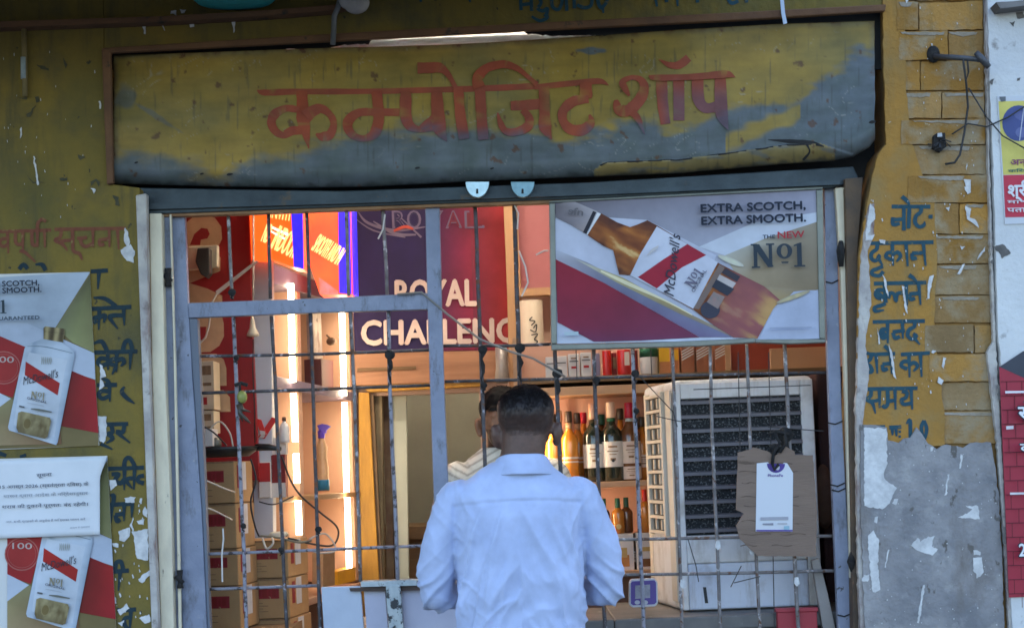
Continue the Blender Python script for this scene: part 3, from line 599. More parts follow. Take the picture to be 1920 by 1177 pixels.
def letters(lst, ox, oy, k, mb, n0=0):
    z = Zm(ox, oy, k)
    for i, s in enumerate(lst):
        q = [(*z([(p[0], p[1])])[0], p[2] / k) for p in s]
        b = len(mb.v)
        mb.ribbon(q, -.0028 - .0004 * ((i + n0) % 14), .0003, bdep)
        tint = .5 + .5 * noise.noise(Vector((i * 3.7 + n0, 1, 2)))
        for v in range(b, len(mb.v)):
            # project back for colour
            d = ROT.transposed() @ (mb.v[v] - CAM); px = 960 - d.x / d.z * F; py = 588.5 + SHY * 1920 + d.y / d.z * F
            g = sm(.25, .95, grey(px, py)); t = .5 + .5 * noise.noise(Vector((px * .03, py * .03, 11)))
            c = mixv(mixv(RED, RED2, max(0, min(1, tint * .6 + t * .5 - .2))), RFD, g * .9); c = mixv(c, signcol(px, py), .16 + .5 * sm(.25, .6, noise.fractal(Vector((px * .05, py * .05, 77)), 1, 2, 4)))
            if 1250 < px and py > 150: c = mixv(c, RFD, sm(148, 190, py) * .6)
            mb.c[v] = (c.x, c.y, c.z)
ln = MB(); ln.ribbon([(x, lipline(x) + 1.5 * noise.noise(Vector((x * .05, 0, 3))), 2.2 + 1.4 * noise.noise(Vector((x * .03, 5, 3)))) for x in range(1125, 1545, 14)], -.003, .0002, bdep)
ln.ribbon([(1440, 262, 1), (1480, 265, 7), (1520, 268, 8), (1545, 275, 2)], -.0032, .0002, bdep); ln.ribbon([(1512, 270, 4), (1518, 285, 3), (1505, 300, 6)], -.0034, .0002, bdep)
ln.obj('tear', m_dark, sign)
for x, y_, w_ in ((430, 327, 5), (378, 326, 3), (782, 315, 4), (922, 316, 3), (1635, 229, 6), (255, 305, 3), (560, 214, 2)): MB().ribbon([(x - w_, y_ + 1, 1.5), (x, y_, w_), (x + w_ * 1.3, y_ - 1, 1.5)], -.0032, .0002, bdep).obj('tear', m_dark, sign)
sg = MB()
letters([
 [(50, 372, 6), (110, 392, 48), (350, 385, 48), (900, 383, 44), (1400, 372, 46), (1920, 356, 48), (2240, 340, 50)],
 [(400, 380, 86), (405, 480, 90), (412, 610, 100), (430, 700, 70), (455, 830, 6)], [(400, 690, 60), (330, 690, 70), (270, 715, 60)],
 [(380, 530, 50), (280, 515, 55), (190, 560, 72), (162, 630, 66), (200, 700, 60), (270, 725, 50), (350, 680, 55)],
 [(430, 580, 110), (500, 530, 90), (560, 520, 70), (625, 570, 52), (650, 640, 52), (620, 720, 72), (560, 735, 70), (510, 715, 14)],
 [(985, 380, 82), (998, 520, 86), (1000, 620, 84), (965, 715, 78), (890, 750, 50), (820, 738, 58), (765, 680, 70), (768, 610, 80), (850, 548, 64), (1000, 546, 60), (1165, 546, 58)],
 [(1215, 380, 90), (1213, 560, 92), (1245, 650, 74), (1330, 682, 44), (1420, 660, 60)], [(1430, 560, 10), (1400, 620, 60), (1330, 668, 40)],
 [(1455, 380, 84), (1465, 560, 104), (1478, 670, 110), (1535, 775, 6)], [(1625, 350, 74), (1640, 560, 84), (1672, 755, 80)],
 [(1305, 200, 84), (1400, 198, 86), (1480, 198, 76), (1545, 250, 44), (1605, 355, 36)],
 [(1795, 370, 84), (1805, 560, 84), (1822, 760, 82)], [(1790, 350, 90), (1775, 280, 84), (1840, 205, 70), (1930, 176, 66), (2000, 172, 58), (2090, 205, 46), (2160, 260, 34), (2240, 330, 40)],
], 470, 80, 4.174, sg)
letters([
 [(330, 335, 40), (650, 302, 44), (800, 290, 46), (850, 300, 30), (885, 322, 4)],
 [(150, 475, 70), (260, 470, 80), (370, 462, 80)], [(400, 330, 78), (405, 540, 82), (412, 640, 90), (458, 728, 6)],
 [(240, 505, 50), (285, 560, 60), (285, 620, 72), (210, 665, 62), (120, 668, 52), (76, 610, 46), (52, 525, 10)],
 [(712, 300, 92), (716, 420, 92)], [(735, 425, 60), (625, 440, 76), (545, 510, 70), (545, 590, 66), (600, 650, 76), (690, 655, 84), (752, 600, 60), (742, 540, 14)],
 [(1040, 400, 20), (1005, 340, 50), (990, 295, 50), (1060, 262, 34), (1130, 285, 52), (1152, 350, 72), (1110, 440, 84), (1030, 510, 88), (960, 500, 80), (940, 430, 30)],
 [(1060, 520, 60), (1110, 580, 44), (1155, 690, 6)], [(1185, 247, 6), (1240, 264, 44), (1500, 258, 46), (1700, 242, 58), (1780, 238, 50), (1836, 262, 4)],
 [(1280, 260, 84), (1290, 450, 80), (1312, 612, 72)], [(1410, 262, 80), (1412, 450, 84), (1412, 585, 84)],
 [(1262, 126, 8), (1340, 168, 44), (1415, 168, 62), (1485, 115, 62)],
 [(1552, 270, 90), (1558, 420, 88), (1610, 490, 76), (1700, 480, 80)], [(1722, 250, 80), (1728, 470, 96), (1740, 560, 84), (1782, 655, 6)],
], 920, 80, 4.0, sg, 5)
sg.obj('lettering', m_signlet, sign)

# ------------------------------------------------------------------ printed posters
m_print = M('poster_print', None, attr=True, sc_=5, rough=.5, bump=.03, bsc=20, spec=.22)
m_printm = M('matt_print', None, attr=True, sc_=7, rough=.7, bump=.05, bsc=30)
class Art:
    def __init__(s, y, z=lambda p: p, k=1.0, PM=None): s.mb = MB(); s.y = y; s.z = z; s.k = k; s.n = 0
    def lay(s): s.n += 1; return s.y - s.n * .00035
    def poly(s, pts, c, cs=None):
        y = s.lay(); b = len(s.mb.v); s.mb.flat(s.z(pts), y, c)
        if cs:
            for i, q in enumerate(cs): s.mb.c[b + i] = q
        return s
    def ell(s, x, y, rx, ry, c, rot=0):
        cr, sr_ = math.cos(rot), math.sin(rot)
        return s.poly([(x + rx * math.cos(t) * cr - ry * math.sin(t) * sr_, y + rx * math.cos(t) * sr_ + ry * math.sin(t) * cr) for t in [2 * math.pi * i / 24 for i in range(24)]], c)
    def rib(s, pts, c):
        y = s.lay(); b = len(s.mb.v); q = [(*s.z([(p[0], p[1])])[0], p[2] / s.k) for p in pts]; s.mb.ribbon(q, y, .0002)
        for i in range(b, len(s.mb.v)): s.mb.c[i] = c
        return s
    def shade(s, pts, fn, mx=16):
        """smoothly printed area: fine triangles coloured by fn(x, y)"""
        y = s.lay(); P = [Vector((p[0], p[1], 0)) for p in pts]
        st_ = [tuple((P[i].x, P[i].y) for i in t) for t in tessellate_polygon([P])]
        while st_:
            t = st_.pop(); e = [(math.hypot(t[i][0] - t[(i + 1) % 3][0], t[i][1] - t[(i + 1) % 3][1]), i) for i in range(3)]; L, i = max(e)
            if L > mx:
                a, b, c = t[i], t[(i + 1) % 3], t[(i + 2) % 3]; m = ((a[0] + b[0]) / 2, (a[1] + b[1]) / 2); st_ += [(a, m, c), (m, b, c)]; continue
            b0_ = len(s.mb.v); s.mb.add([W(*q, y) for q in s.z(t)], [(0, 1, 2)])
            for j in range(3): s.mb.c[b0_ + j] = fn(*t[j])
        return s
    def text(s, t, p0, p1, cap, c, off=0, shear=0):
        s.n += 1; y = s.lay(); s.n += 1; b = len(s.mb.v); a0, a1 = s.z([p0])[0], s.z([p1])[0]
        s.mb.text(t, a0, a1, cap / s.k, y, off, shear=shear)
        for i in range(b, len(s.mb.v)): s.mb.c[i] = c
        return s
NAVY = (.012, .018, .035); PWH = (.66, .66, .70); PRED = (.45, .022, .03); GOLD = (.42, .30, .12)
def serif_no1(A, x, y, w, h, c, rot=0):
    """the printed N-o-1 mark in slab serif: box origin x,y (top left), w,h"""
    cr, sr_ = math.cos(rot), math.sin(rot)
    T = lambda pts: [(x + (a * w) * cr - (b * h) * sr_, y + (a * w) * sr_ + (b * h) * cr) for a, b in pts]
    for p in ([(.03, .1), (.10, .1), (.10, 1), (.03, 1)], [(0, 0), (.14, 0), (.41, .98), (.30, 1)], [(.32, .0), (.385, .0), (.385, 1), (.32, 1)], [(-.01, .95), (.15, .95), (.15, 1.02), (-.01, 1.02)], [(.27, -.02), (.43, -.02), (.43, .05), (.27, .05)], [(-.02, -.02), (.1, -.02), (.1, .05), (-.02, .05)],
              [(.86, .02), (.95, -.02), (.95, 1), (.86, 1)], [(.80, .08), (.92, -.02), (.92, .09), (.80, .14)], [(.80, .95), (1.01, .95), (1.01, 1.02), (.80, 1.02)], [(.55, .78), (.70, .78), (.68, .85), (.57, .85)]):
        A.poly(T(p), c)
    ring = []
    n = 24
    for i in range(n):
        t = 2 * math.pi * i / n; u = 2 * math.pi * (i + 1) / n
        A.mb.flat(A.z(T([(.62 + .15 * math.cos(t), .33 + .33 * math.sin(t)), (.62 + .15 * math.cos(u), .33 + .33 * math.sin(u)), (.62 + .065 * math.cos(u), .33 + .25 * math.sin(u)), (.62 + .065 * math.cos(t), .33 + .25 * math.sin(t))])), A.y - A.n * .00035 - .0003, c)
    A.n += 2
# big framed board on the grille
zb = Zm(1020, 340, 3.0967)
bbd = empty('advert_board', W(1290, 648, .07), 'large framed whisky advert board with a slanted bottle, hung on the grille', 'advert board')
MB().prism(zb([(64, 124), (1581, 49), (1600, 912), (76, 942)]), .052, .068).obj('backing', M('board_backing', (.5, .5, .52), None, rough=.6), bbd)
fr = MB()
fr.prism(zb([(30, 112), (1620, 30), (1620, 46), (64, 123.5), (30, 126)]), .044, .074)
fr.prism(zb([(30, 127), (63.5, 125), (75.5, 942), (42, 944)]), .044, .074)
fr.prism(zb([(1581.5, 49.5), (1620, 47), (1636, 915), (1601, 912)]), .044, .074)
fr.prism(zb([(42, 945), (600, 935), (1226, 908), (1226, 935), (900, 957), (43, 980)]), .044, .074)
fr.prism(zb([(1226.5, 916), (1637, 914), (1637, 936), (1440, 944), (1226.5, 936)]), .046, .072)
fr.obj('frame', m_alu, bbd, bevel=.003)
A = Art(.0515, zb, 3.0967)
A.poly([(64, 124), (1581, 49), (1600, 912), (76, 942)], PWH, [(.14, .125, .15), (.30, .29, .36), (.52, .55, .66), (.50, .54, .64)])
A.poly([(66, 190), (600, 225), (1000, 430), (900, 760), (66, 440)], (.48, .50, .60))
A.poly([(900, 380), (1220, 240), (1583, 180), (1586, 240), (1180, 390), (1050, 430)], (.52, .55, .62))
A.poly([(1050, 430), (1290, 330), (1586, 235), (1596, 628), (1540, 640), (1350, 715), (1150, 600)], (.30, .25, .17), [(.42, .40, .34), (.33, .28, .20), (.27, .23, .17), (.22, .165, .10), (.28, .22, .14), (.40, .28, .12), (.34, .26, .16)])
A.poly([(1450, 640), (1540, 632), (1596, 632), (1600, 912), (1245, 926), (1300, 790)], (.42, .46, .58))
A.poly([(67, 452), (350, 590), (905, 905), (560, 924), (290, 931), (79, 818)], (.3, .02, .05), [(.27, .012, .03), (.25, .015, .035), (.14, .03, .075), (.13, .04, .09), (.15, .03, .08), (.24, .02, .05)])
A.poly([(66, 395), (250, 470), (700, 700), (1095, 905), (906, 904), (350, 590), (67, 452)], (.30, .31, .40), [(.45, .47, .55), (.26, .25, .28), (.18, .19, .28), (.17, .17, .27), (.15, .12, .22), (.17, .17, .26), (.36, .36, .43)])
A.poly([(180, 450), (460, 560), (800, 745), (1090, 890), (1080, 898), (780, 765), (420, 585)], (.36, .29, .14), [(.45, .45, .42), (.40, .33, .15), (.34, .25, .10), (.30, .25, .2), (.24, .2, .2), (.22, .18, .14), (.42, .36, .2)])
A.rib([(330, 520, 8), (480, 590, 22), (700, 690, 10), (860, 775, 5)], (.78, .70, .45))
# printed slanted bottle
A.poly([(68, 140), (150, 106), (312, 176), (245, 305), (150, 250), (68, 210)], (.36, .33, .36), [(.13, .11, .12), (.32, .29, .31), (.42, .38, .40), (.34, .28, .27), (.18, .16, .18), (.15, .13, .15)])
A.poly([(285, 172), (304, 180), (246, 306), (226, 296)], (.02, .02, .03))
A.poly([(310, 180), (330, 188), (270, 318), (249, 307)], (.72, .72, .74))
def amber(x, y):
    t = ((x - 240) * .884 + (y - 240) * .467); q = (-(x - 240) * .467 + (y - 240) * .884)      # along and across the slanted bottle
    hw = 62 + 100 * sm(150, 260, t); e = abs(q - 8) / hw
    st = noise.fractal(Vector((t * .0045, q * .016, 2)), 1, 2, 3); bl = noise.noise(Vector((t * .018, q * .02, 8)))
    c = mixv(Vector((.17, .042, .012)), Vector((.46, .155, .030)), max(0, min(1, .5 + .9 * st)))
    c = mixv(c, Vector((.10, .028, .014)), sm(.55, 1.0, e) * .8 + .35 * sm(.1, .5, bl))
    c = mixv(c, Vector((.74, .50, .20)), sm(.32, .6, st) * .8 * sm(1, .6, e))
    c = mixv(c, Vector((.27, .085, .095)), sm(820, 980, t) * .8); c = mixv(c, Vector((.50, .30, .10)), sm(1060, 1180, t) * sm(.0, .5, st + .3) * .8)
    return (c.x, c.y, c.z)
A.shade([(332, 186), (425, 238), (500, 266), (545, 250), (600, 226), (660, 258), (1020, 478), (1280, 610), (1372, 690), (1330, 740), (1240, 912), (1100, 905), (985, 835), (868, 745), (505, 545), (436, 540), (402, 400), (345, 375), (252, 312)], amber)
A.poly([(655, 262), (800, 345), (1010, 470), (940, 600), (868, 740), (690, 645), (500, 545), (560, 420)], (.55, .57, .66))
A.poly([(832, 364), (942, 428), (800, 500), (655, 622), (545, 556), (690, 455)], (.34, .014, .035))
A.poly([(1018, 482), (1050, 500), (900, 742), (866, 738)], (.20, .14, .12))
A.poly([(1055, 505), (1140, 552), (1120, 582), (1030, 530)], (.04, .035, .05)); A.poly([(1020, 540), (1115, 590), (1095, 620), (1005, 570)], (.5, .44, .42))
A.poly([(1000, 568), (1105, 625), (1065, 665), (975, 612)], (.03, .035, .055)); A.ell(965, 745, 56, 50, (.045, .045, .07)); A.shade([(985, 640), (1050, 670), (1010, 740), (945, 700)], lambda x, y: (.30 + .1 * noise.noise(Vector((x * .05, y * .05, 0))), .22, .20))
def glow(x0, y0, x1, y1, w_, cin, cout):
    L = math.hypot(x1 - x0, y1 - y0); ux, uy = (x1 - x0) / L, (y1 - y0) / L
    def fn(x, y):
        a = ((x - x0) * ux + (y - y0) * uy) / L * 2 - 1; b = (-(x - x0) * uy + (y - y0) * ux) / w_
        k = max(0, 1 - a * a - b * b) * (.75 + .5 * noise.noise(Vector((x * .03, y * .03, 4)))); c = mixv(Vector(cout), Vector(cin), min(1, k)); return (c.x, c.y, c.z)
    A.shade([((x0 + x1) / 2 + L * .5 * math.cos(t) * ux - w_ * math.sin(t) * uy, (y0 + y1) / 2 + L * .5 * math.cos(t) * uy + w_ * math.sin(t) * ux) for t in [2 * math.pi * i / 24 for i in range(24)]], fn, 10)
glow(1010, 430, 1160, 492, 17, (.60, .61, .44), (.46, .44, .38)); glow(1350, 706, 1545, 635, 14, (.60, .50, .26), (.34, .30, .22))
A.text('McDowell\'s', (752, 668), (792, 318), 62, (.03, .03, .05), .004, shear=.32)
serif_no1(A, 816, 590, 110, 62, (.15, .14, .2), -.98)
A.text('ORIGINAL', (872, 645), (945, 520), 22, (.12, .12, .16), .02)
for i in range(5): A.rib([(600 + i * 14, 430 - i * 8, 3), (625 + i * 8, 400 - i * 5, 9), (640 + i * 7, 385 - i * 3, 3)], (.5, .48, .48))
A.text('sfn', (140, 190), (225, 200), 42, (.13, .12, .13), .02)
A.text('EXTRA SCOTCH,', (912, 180), (1518, 160), 47, NAVY, .044)
A.text('EXTRA SMOOTH.', (916, 252), (1520, 232), 47, NAVY, .044)
A.text('THE', (1270, 333), (1342, 331), 22, NAVY, .03); A.text('NEW', (1358, 331), (1512, 325), 40, (.42, .02, .035), .02)
serif_no1(A, 1206, 366, 304, 135, (.022, .035, .05), -.03)
A.rib([(1310, 851, 6), (1430, 849, 9), (1555, 846, 6)], (.30, .33, .42))
A.rib([(118, 884, 22), (200, 882, 22)], (.42, .52, .56))
A.mb.obj('artwork', m_print, bbd)

def left_poster(A, z, k):
    """whisky poster art in the coordinates of the upper left poster (zoom 2.942 at 0,390)"""
    A.poly([(-60, 385), (510, 350), (545, 1310), (-60, 1330)], (.22, .16, .06))
    A.poly([(-60, 385), (500, 350), (300, 668), (135, 770), (-60, 690)], (.50, .56, .62), [(.46, .52, .58), (.52, .58, .64), (.46, .52, .58), (.56, .62, .68), (.55, .6, .66)])
    A.poly([(-60, 640), (0, 630), (150, 635), (520, 800), (525, 945), (380, 900), (135, 770), (-60, 700)], (.56, .61, .69))
    A.poly([(503, 352), (512, 370), (524, 800), (400, 740), (310, 660)], (.24, .19, .06), [(.12, .10, .04), (.10, .09, .03), (.30, .27, .11), (.36, .36, .14), (.26, .25, .12)])
    A.poly([(-60, 690), (0, 706), (150, 770), (70, 1045), (0, 1020), (-60, 990)], (.40, .02, .02))
    A.poly([(390, 895), (525, 950), (545, 1240), (330, 1200)], (.30, .015, .015), [(.2, .01, .01), (.42, .015, .015), (.40, .015, .02), (.2, .015, .01)])
    A.poly([(-60, 990), (60, 1050), (0, 1120), (-60, 1140)], (.60, .64, .70)); A.poly([(60, 1050), (330, 1200), (340, 1300), (-60, 1310), (-60, 1140)], (.28, .18, .06), [(.3, .26, .12), (.2, .1, .05), (.24, .11, .05), (.5, .36, .18), (.34, .27, .12)])
    A.ell(20, 880, 95, 92, (.52, .14, .11)); A.ell(20, 880, 88, 85, (.40, .02, .02)); A.ell(20, 880, 80, 77, (.5, .12, .1)); A.ell(20, 880, 77, 74, (.42, .03, .025))
    A.text('100', (-32, 850), (76, 852), 34, (.62, .46, .40), .01)
    # white bottle
    def capc(x, y):
        k = .5 + .5 * math.sin((x + y * .12) * .115 + .6 * noise.noise(Vector((x * .05, y * .02, 1)))); c = mixv(Vector((.10, .065, .025)), Vector((.52, .40, .18)), k ** 1.4); c = c * (.75 if 676 < y - x * .12 + 30 < 683 else 1); return (c.x, c.y, c.z)
    A.shade([(240, 660), (250, 652), (355, 665), (358, 690), (346, 742), (240, 722)], capc, 10)
    def glassc(x, y):
        u = (x - (190 - (y - 760) * .19)) / 272; e = abs(u - .42) * 2.0; n = noise.noise(Vector((x * .008, y * .03, 3)))
        c = mixv(Vector((.62, .68, .74)), Vector((.34, .41, .49)), sm(.55, .98, e)); c = mixv(c, Vector((.70, .75, .80)), sm(.86, 1.0, e) * .7); c = c * (1 + .10 * n); c = mixv(c, Vector((.36, .43, .50)), .5 * sm(770, 735, y)); return (c.x, c.y, c.z)
    A.shade([(232, 722), (342, 740), (410, 790), (412, 815), (318, 1290), (310, 1306), (50, 1225), (44, 1208), (135, 775), (150, 752)], glassc)
    A.poly([(160, 795), (372, 838), (356, 905), (300, 1262), (76, 1195), (104, 1000)], (.69, .73, .77))
    A.rib([(150, 762, 3), (250, 765, 5), (400, 800, 3)], (.22, .28, .32))
    A.poly([(142, 846), (330, 965), (318, 1032), (136, 920)], (.46, .02, .015))
    for i in range(6): A.rib([(230 + i * 10, 820, 2), (232 + i * 10, 840, 6), (228 + i * 10, 862, 2)], (.42, .42, .36))
    A.text('McDowell\'s', (128, 975), (318, 932), 46, (.05, .04, .05), .0, shear=.32)
    serif_no1(A, 174, 1010, 76, 40, (.36, .30, .18), .12)
    A.text('ORIGINAL', (148, 1052), (258, 1078), 13, (.1, .1, .12), .02); A.rib([(150, 1072, 3), (240, 1090, 3)], (.5, .5, .5)); A.rib([(105, 1092, 9), (135, 1098, 9)], (.12, .12, .12)); A.rib([(170, 1106, 5), (215, 1112, 12), (285, 1124, 6)], (.2, .2, .16))
    def goldc(x, y):
        k = .5 + .5 * noise.fractal(Vector((x * .022 + y * .004, y * .012, 6)), 1, 2, 4); c = mixv(Vector((.13, .08, .025)), Vector((.52, .42, .20)), max(0, min(1, k * 1.3 - .15))); c = mixv(c, Vector((.10, .06, .02)), sm(1200, 1265, y - x * .2 + 40) * .5); return (c.x, c.y, c.z)
    A.shade([(100, 1128), (120, 1120), (275, 1155), (282, 1175), (262, 1262), (245, 1270), (100, 1235), (90, 1210)], goldc, 10)
    A.ell(150, 1188, 24, 32, (.34, .26, .11), .2); A.ell(150, 1188, 19, 27, (.22, .15, .05), .2)
# upper left poster
pu = empty('poster', W(80, 840, -.006), 'whisky poster with white bottle and gold cap, the upper one on the ochre wall', 'poster', 'white bottle whisky posters on the ochre wall')
MB().prism([(-90, 516), (168, 510), (186, 835), (-90, 846)], -.006, -.0045).obj('paper', M('poster_paper', (.6, .6, .58), None, rough=.5), pu)
class ClipArt(Art):
    """keeps printed shapes on their sheet"""
    def __init__(s, y, sheet, *a): super().__init__(y, *a); s.sheet = sheet
    def poly(s, pts, c, cs=None):
        P = [(q[0], q[1], (cs[i] if cs else c)) for i, q in enumerate(s.z(pts))]
        sh = s.sheet; n = len(sh)
        y = s.y - s.n * .00035 if getattr(s, 'hold', 0) else s.lay()
        tri = tessellate_polygon([[Vector((p[0], p[1], 0)) for p in P]])
        for t in tri:
            poly = [P[i] for i in t]
            for i in range(n):
                a, b = sh[i], sh[(i + 1) % n]
                side = lambda p: (b[0] - a[0]) * (p[1] - a[1]) - (b[1] - a[1]) * (p[0] - a[0])
                out = []
                for j in range(len(poly)):
                    p, q = poly[j], poly[(j + 1) % len(poly)]; sp, sq = side(p), side(q)
                    if sp >= 0: out.append(p)
                    if sp * sq < 0:
                        u = sp / (sp - sq); out.append((p[0] + (q[0] - p[0]) * u, p[1] + (q[1] - p[1]) * u, tuple(m + (r - m) * u for m, r in zip(p[2], q[2]))))
                poly = out
                if len(poly) < 3: break
            if len(poly) >= 3 and (abs(sum(poly[i][0] * poly[(i + 1) % len(poly)][1] - poly[(i + 1) % len(poly)][0] * poly[i][1] for i in range(len(poly)))) > .02):
                b0_ = len(s.mb.v); s.mb.add([W(p[0], p[1], y) for p in poly], [tuple(range(len(poly)))])
                for i, p in enumerate(poly): s.mb.c[b0_ + i] = p[2]
        return s
def cshade(s, pts, fn, mx=14):
    s.lay(); s.hold = 1; P = [Vector((p[0], p[1], 0)) for p in pts]
    st_ = [tuple((P[i].x, P[i].y) for i in t) for t in tessellate_polygon([P])]
    while st_:
        t = st_.pop(); L, i = max((math.hypot(t[i][0] - t[(i + 1) % 3][0], t[i][1] - t[(i + 1) % 3][1]), i) for i in range(3))
        if L > mx:
            a, b, c = t[i], t[(i + 1) % 3], t[(i + 2) % 3]; m = ((a[0] + b[0]) / 2, (a[1] + b[1]) / 2); st_ += [(a, m, c), (m, b, c)]; continue
        s.poly(list(t), None, [fn(*q) for q in t])
    s.hold = 0
ClipArt.shade = cshade
A = ClipArt(-.0062, [(-90, 516), (168, 510), (186, 835), (-90, 846)], z4, 2.942)
left_poster(A, z4, 2.942)
A.text('EXTRA SCOTCH,', (-150, 438), (216, 425), 30, NAVY, .03); A.text('EXTRA SMOOTH.', (-150, 475), (228, 462), 30, NAVY, .03)
serif_no1(A, -130, 512, 162, 72, (.03, .05, .06), -.03); A.text('TASTE GUARANTEED', (-160, 624), (218, 612), 20, (.06, .08, .1), .03)
A.mb.c = [None if c is None else (c[0] * .74, c[1] * .76, c[2] * .80) for c in A.mb.c]; A.mb.obj('artwork', m_print, pu)
# lower left poster: the same print, lower on the wall (shift of the art in px)
pl = empty('poster', W(90, 1180, -.006), 'whisky poster with white bottle half hidden under the Hindi paper notice', 'poster', 'white bottle whisky posters on the ochre wall')
MB().prism([(-90, 862), (201, 854), (219, 1200), (-90, 1210)], -.006, -.0045).obj('paper', MC['poster_paper'], pl)
zl = lambda pts: [(p[0] + 34, p[1] + 349) + tuple(p[2:]) for p in z4(pts)]
A = ClipArt(-.0062, [(-90, 862), (201, 854), (219, 1200), (-90, 1210)], zl, 2.942)
left_poster(A, zl, 2.942); A.mb.c = [None if c is None else (c[0] * .74, c[1] * .76, c[2] * .80) for c in A.mb.c]; A.mb.obj('artwork', m_print, pl)
# paper notice
nt_ = empty('notice', W(90, 1005, -.02), 'white paper notice in printed Hindi, pasted over the lower bottle poster', 'notice')
pm_ = MB(); NXn, NYn = 24, 16
for j in range(NYn + 1):
    for i in range(NXn + 1):
        a = i / NXn; b = j / NYn
        x = -90 + a * ((199 - 12 * sm(0, .3, b)) + 90); yv = (866 - 11 * a) + b * (1012 - 866 + a * (-8)); yv = (867 - 12 * a) * (1 - b) + (1012 - 10 * a) * b
        pm_.v.append(W(x, yv, -.0235 - .004 * math.sin(a * 9 + b * 2) - .006 * b * b - (.006 * sm(.93, 1, a)))); pm_.c.append(None)
pm_.f = [(j * (NXn + 1) + i, j * (NXn + 1) + i + 1, (j + 1) * (NXn + 1) + i + 1, (j + 1) * (NXn + 1) + i) for j in range(NYn) for i in range(NXn)]
pp = pm_.obj('paper', M('notice_paper', (.69, .71, .74), (.62, .65, .68), 5, .8), nt_, smooth=True); pp.modifiers.new('s', 'SOLIDIFY').thickness = .0012
A = Art(-.031, z5, 2.964)
INK = (.05, .06, .08)
A.text('सूचना', (204, 338), (288, 332), 20, INK, .01); A.text('15 अगस्त 2026 (स्वतंत्रता दिवस) के', (0, 402), (492, 384), 18, INK, .008); A.text('शासन द्वारा आदेश के निर्देशानुसार', (20, 452), (488, 434), 16, (.2, .22, .25), .004)
A.text('शराब की दुकानें पूर्णतः बंद रहेगी।', (12, 512), (488, 496), 18, INK, .008); A.text('अतः सभी ग्राहकों से अनुरोध है कि इसका पालन करें', (32, 592), (474, 576), 11, (.15, .16, .2), .004)
A.text('आज्ञा से प्रबन्धक', (388, 624), (500, 616), 8, (.2, .2, .24))
A.mb.obj('lettering', m_printm, nt_)

# ------------------------------------------------------------------ neighbour's white wall with its posters
nb = empty('neighbour_wall', (W(1900, 600, -.02).x + .6, .1, 0), 'white plastered neighbour wall right of the brick pillar', 'wall')
MB().prism(jag([(1846, -260), (1852, 20), (1856, 160), (1862, 300), (1872, 640), (1876, 660), (1884, 830), (1893, 1000), (1898, 1177), (1940, 2300), (2600, 2300), (2600, -260)], 1.6, 12, 6), -.035, .24).obj('wall', m_white, nb, bevel=.004)
MB().prism(jag([(1868, 5), (1930, 0), (2100, -4), (2100, 4), (1935, 9), (1876, 16)], 1, 9), -.10, -.036).obj('ledge', M('dirty_ledge', (.12, .11, .10), (.2, .19, .18), 9, .9), nb)
dk = MB()
for p in ([(1860, 462), (1880, 458), (1896, 474), (1880, 484), (1872, 472)], [(1855, 490), (1862, 486), (1864, 498)], [(1905, 25), (1918, 22), (1920, 34), (1908, 36)], [(1893, 43), (1903, 40), (1900, 50)], [(1908, 146), (1913, 145), (1913, 151), (1908, 151)], [(1856, 152), (1864, 148), (1858, 162)], [(1870, 720), (1876, 722), (1878, 750), (1872, 748)], [(1880, 985), (1886, 988), (1886, 1020), (1881, 1018)]): dk.prism(jag(jag(p, 2.6, 3), 1.2, 1.5, 7), -.0365, -.0352)
dk.obj('dark_blotch', M('grey_crack', (.09, .085, .08), (.16, .15, .14), 30, .9), nb)
z9 = Zm(1820, 0, 2.616)
pa = empty('wall_poster', W(1905, 415, -.037), 'yellow and red Hindi poster with a blue disc, on the white wall', 'poster')
MB().prism(z9([(130, 472), (520, 466), (530, 1090), (168, 1100)]), -.039, -.0355).obj('sheet', M('grey_white_sheet', (.55, .57, .6), None, rough=.6), pa)
A = Art(-.0392, z9, 2.616)
A.poly([(136, 498), (520, 490), (524, 850), (160, 858)], (.60, .52, .13)); A.poly([(160, 860), (524, 852), (530, 1060), (170, 1066)], (.50, .04, .07))
A.ell(235, 605, 80, 88, (.06, .08, .22)); A.ell(250, 570, 40, 22, (.10, .12, .28), .4); A.ell(250, 650, 30, 26, (.12, .14, .3)); A.rib([(262, 520, 4), (240, 690, 4)], (.5, .52, .6))
A.poly([(140, 475), (172, 474), (172, 496), (150, 500)], (.12, .13, .14))
A.text('अन्नपूर्णा', (196, 810), (420, 806), 30, (.20, .04, .13), .02); A.text('किराना स्टोर', (184, 845), (420, 840), 14, (.02, .12, .10), .02)
A.text('श्री राम', (185, 965), (420, 958), 62, (.66, .66, .68), .03); A.text('मा॰ - 98', (180, 998), (400, 994), 16, (.62, .6, .62), .03); A.text('पता - मेन', (180, 1040), (400, 1036), 22, (.62, .6, .62), .03)
A.mb.obj('artwork', m_printm, pa)
pr = empty('wall_banner', W(1905, 1112, -.037), 'red brick patterned banner with a dark roof shape, low on the white wall', 'banner')
zA = Zm(1820, 640, 2.19)
MB().prism(zA([(118, 104), (240, 40), (420, 30), (440, 1040), (158, 1050)]), -.040, -.0355).obj('sheet', M('red_banner', (.36, .022, .045), (.30, .02, .04), 6, .55), pr)
A = Art(-.0402, zA, 2.19)
A.poly([(118, 104), (215, 40), (420, 20), (420, 240), (225, 152)], (.05, .055, .07))
for i in range(16):
    y = 165 + i * 58; x0 = 124 + i * 2.2
    A.rib([(x0, y, 3.2), (430, y - 6, 3.2)], (.09, .006, .012))
    for j in range(4): A.rib([(x0 + 24 + j * 62 + (i % 2) * 30, y, 2.6), (x0 + 25 + j * 62 + (i % 2) * 30, y + 56, 2.6)], (.09, .006, .012))
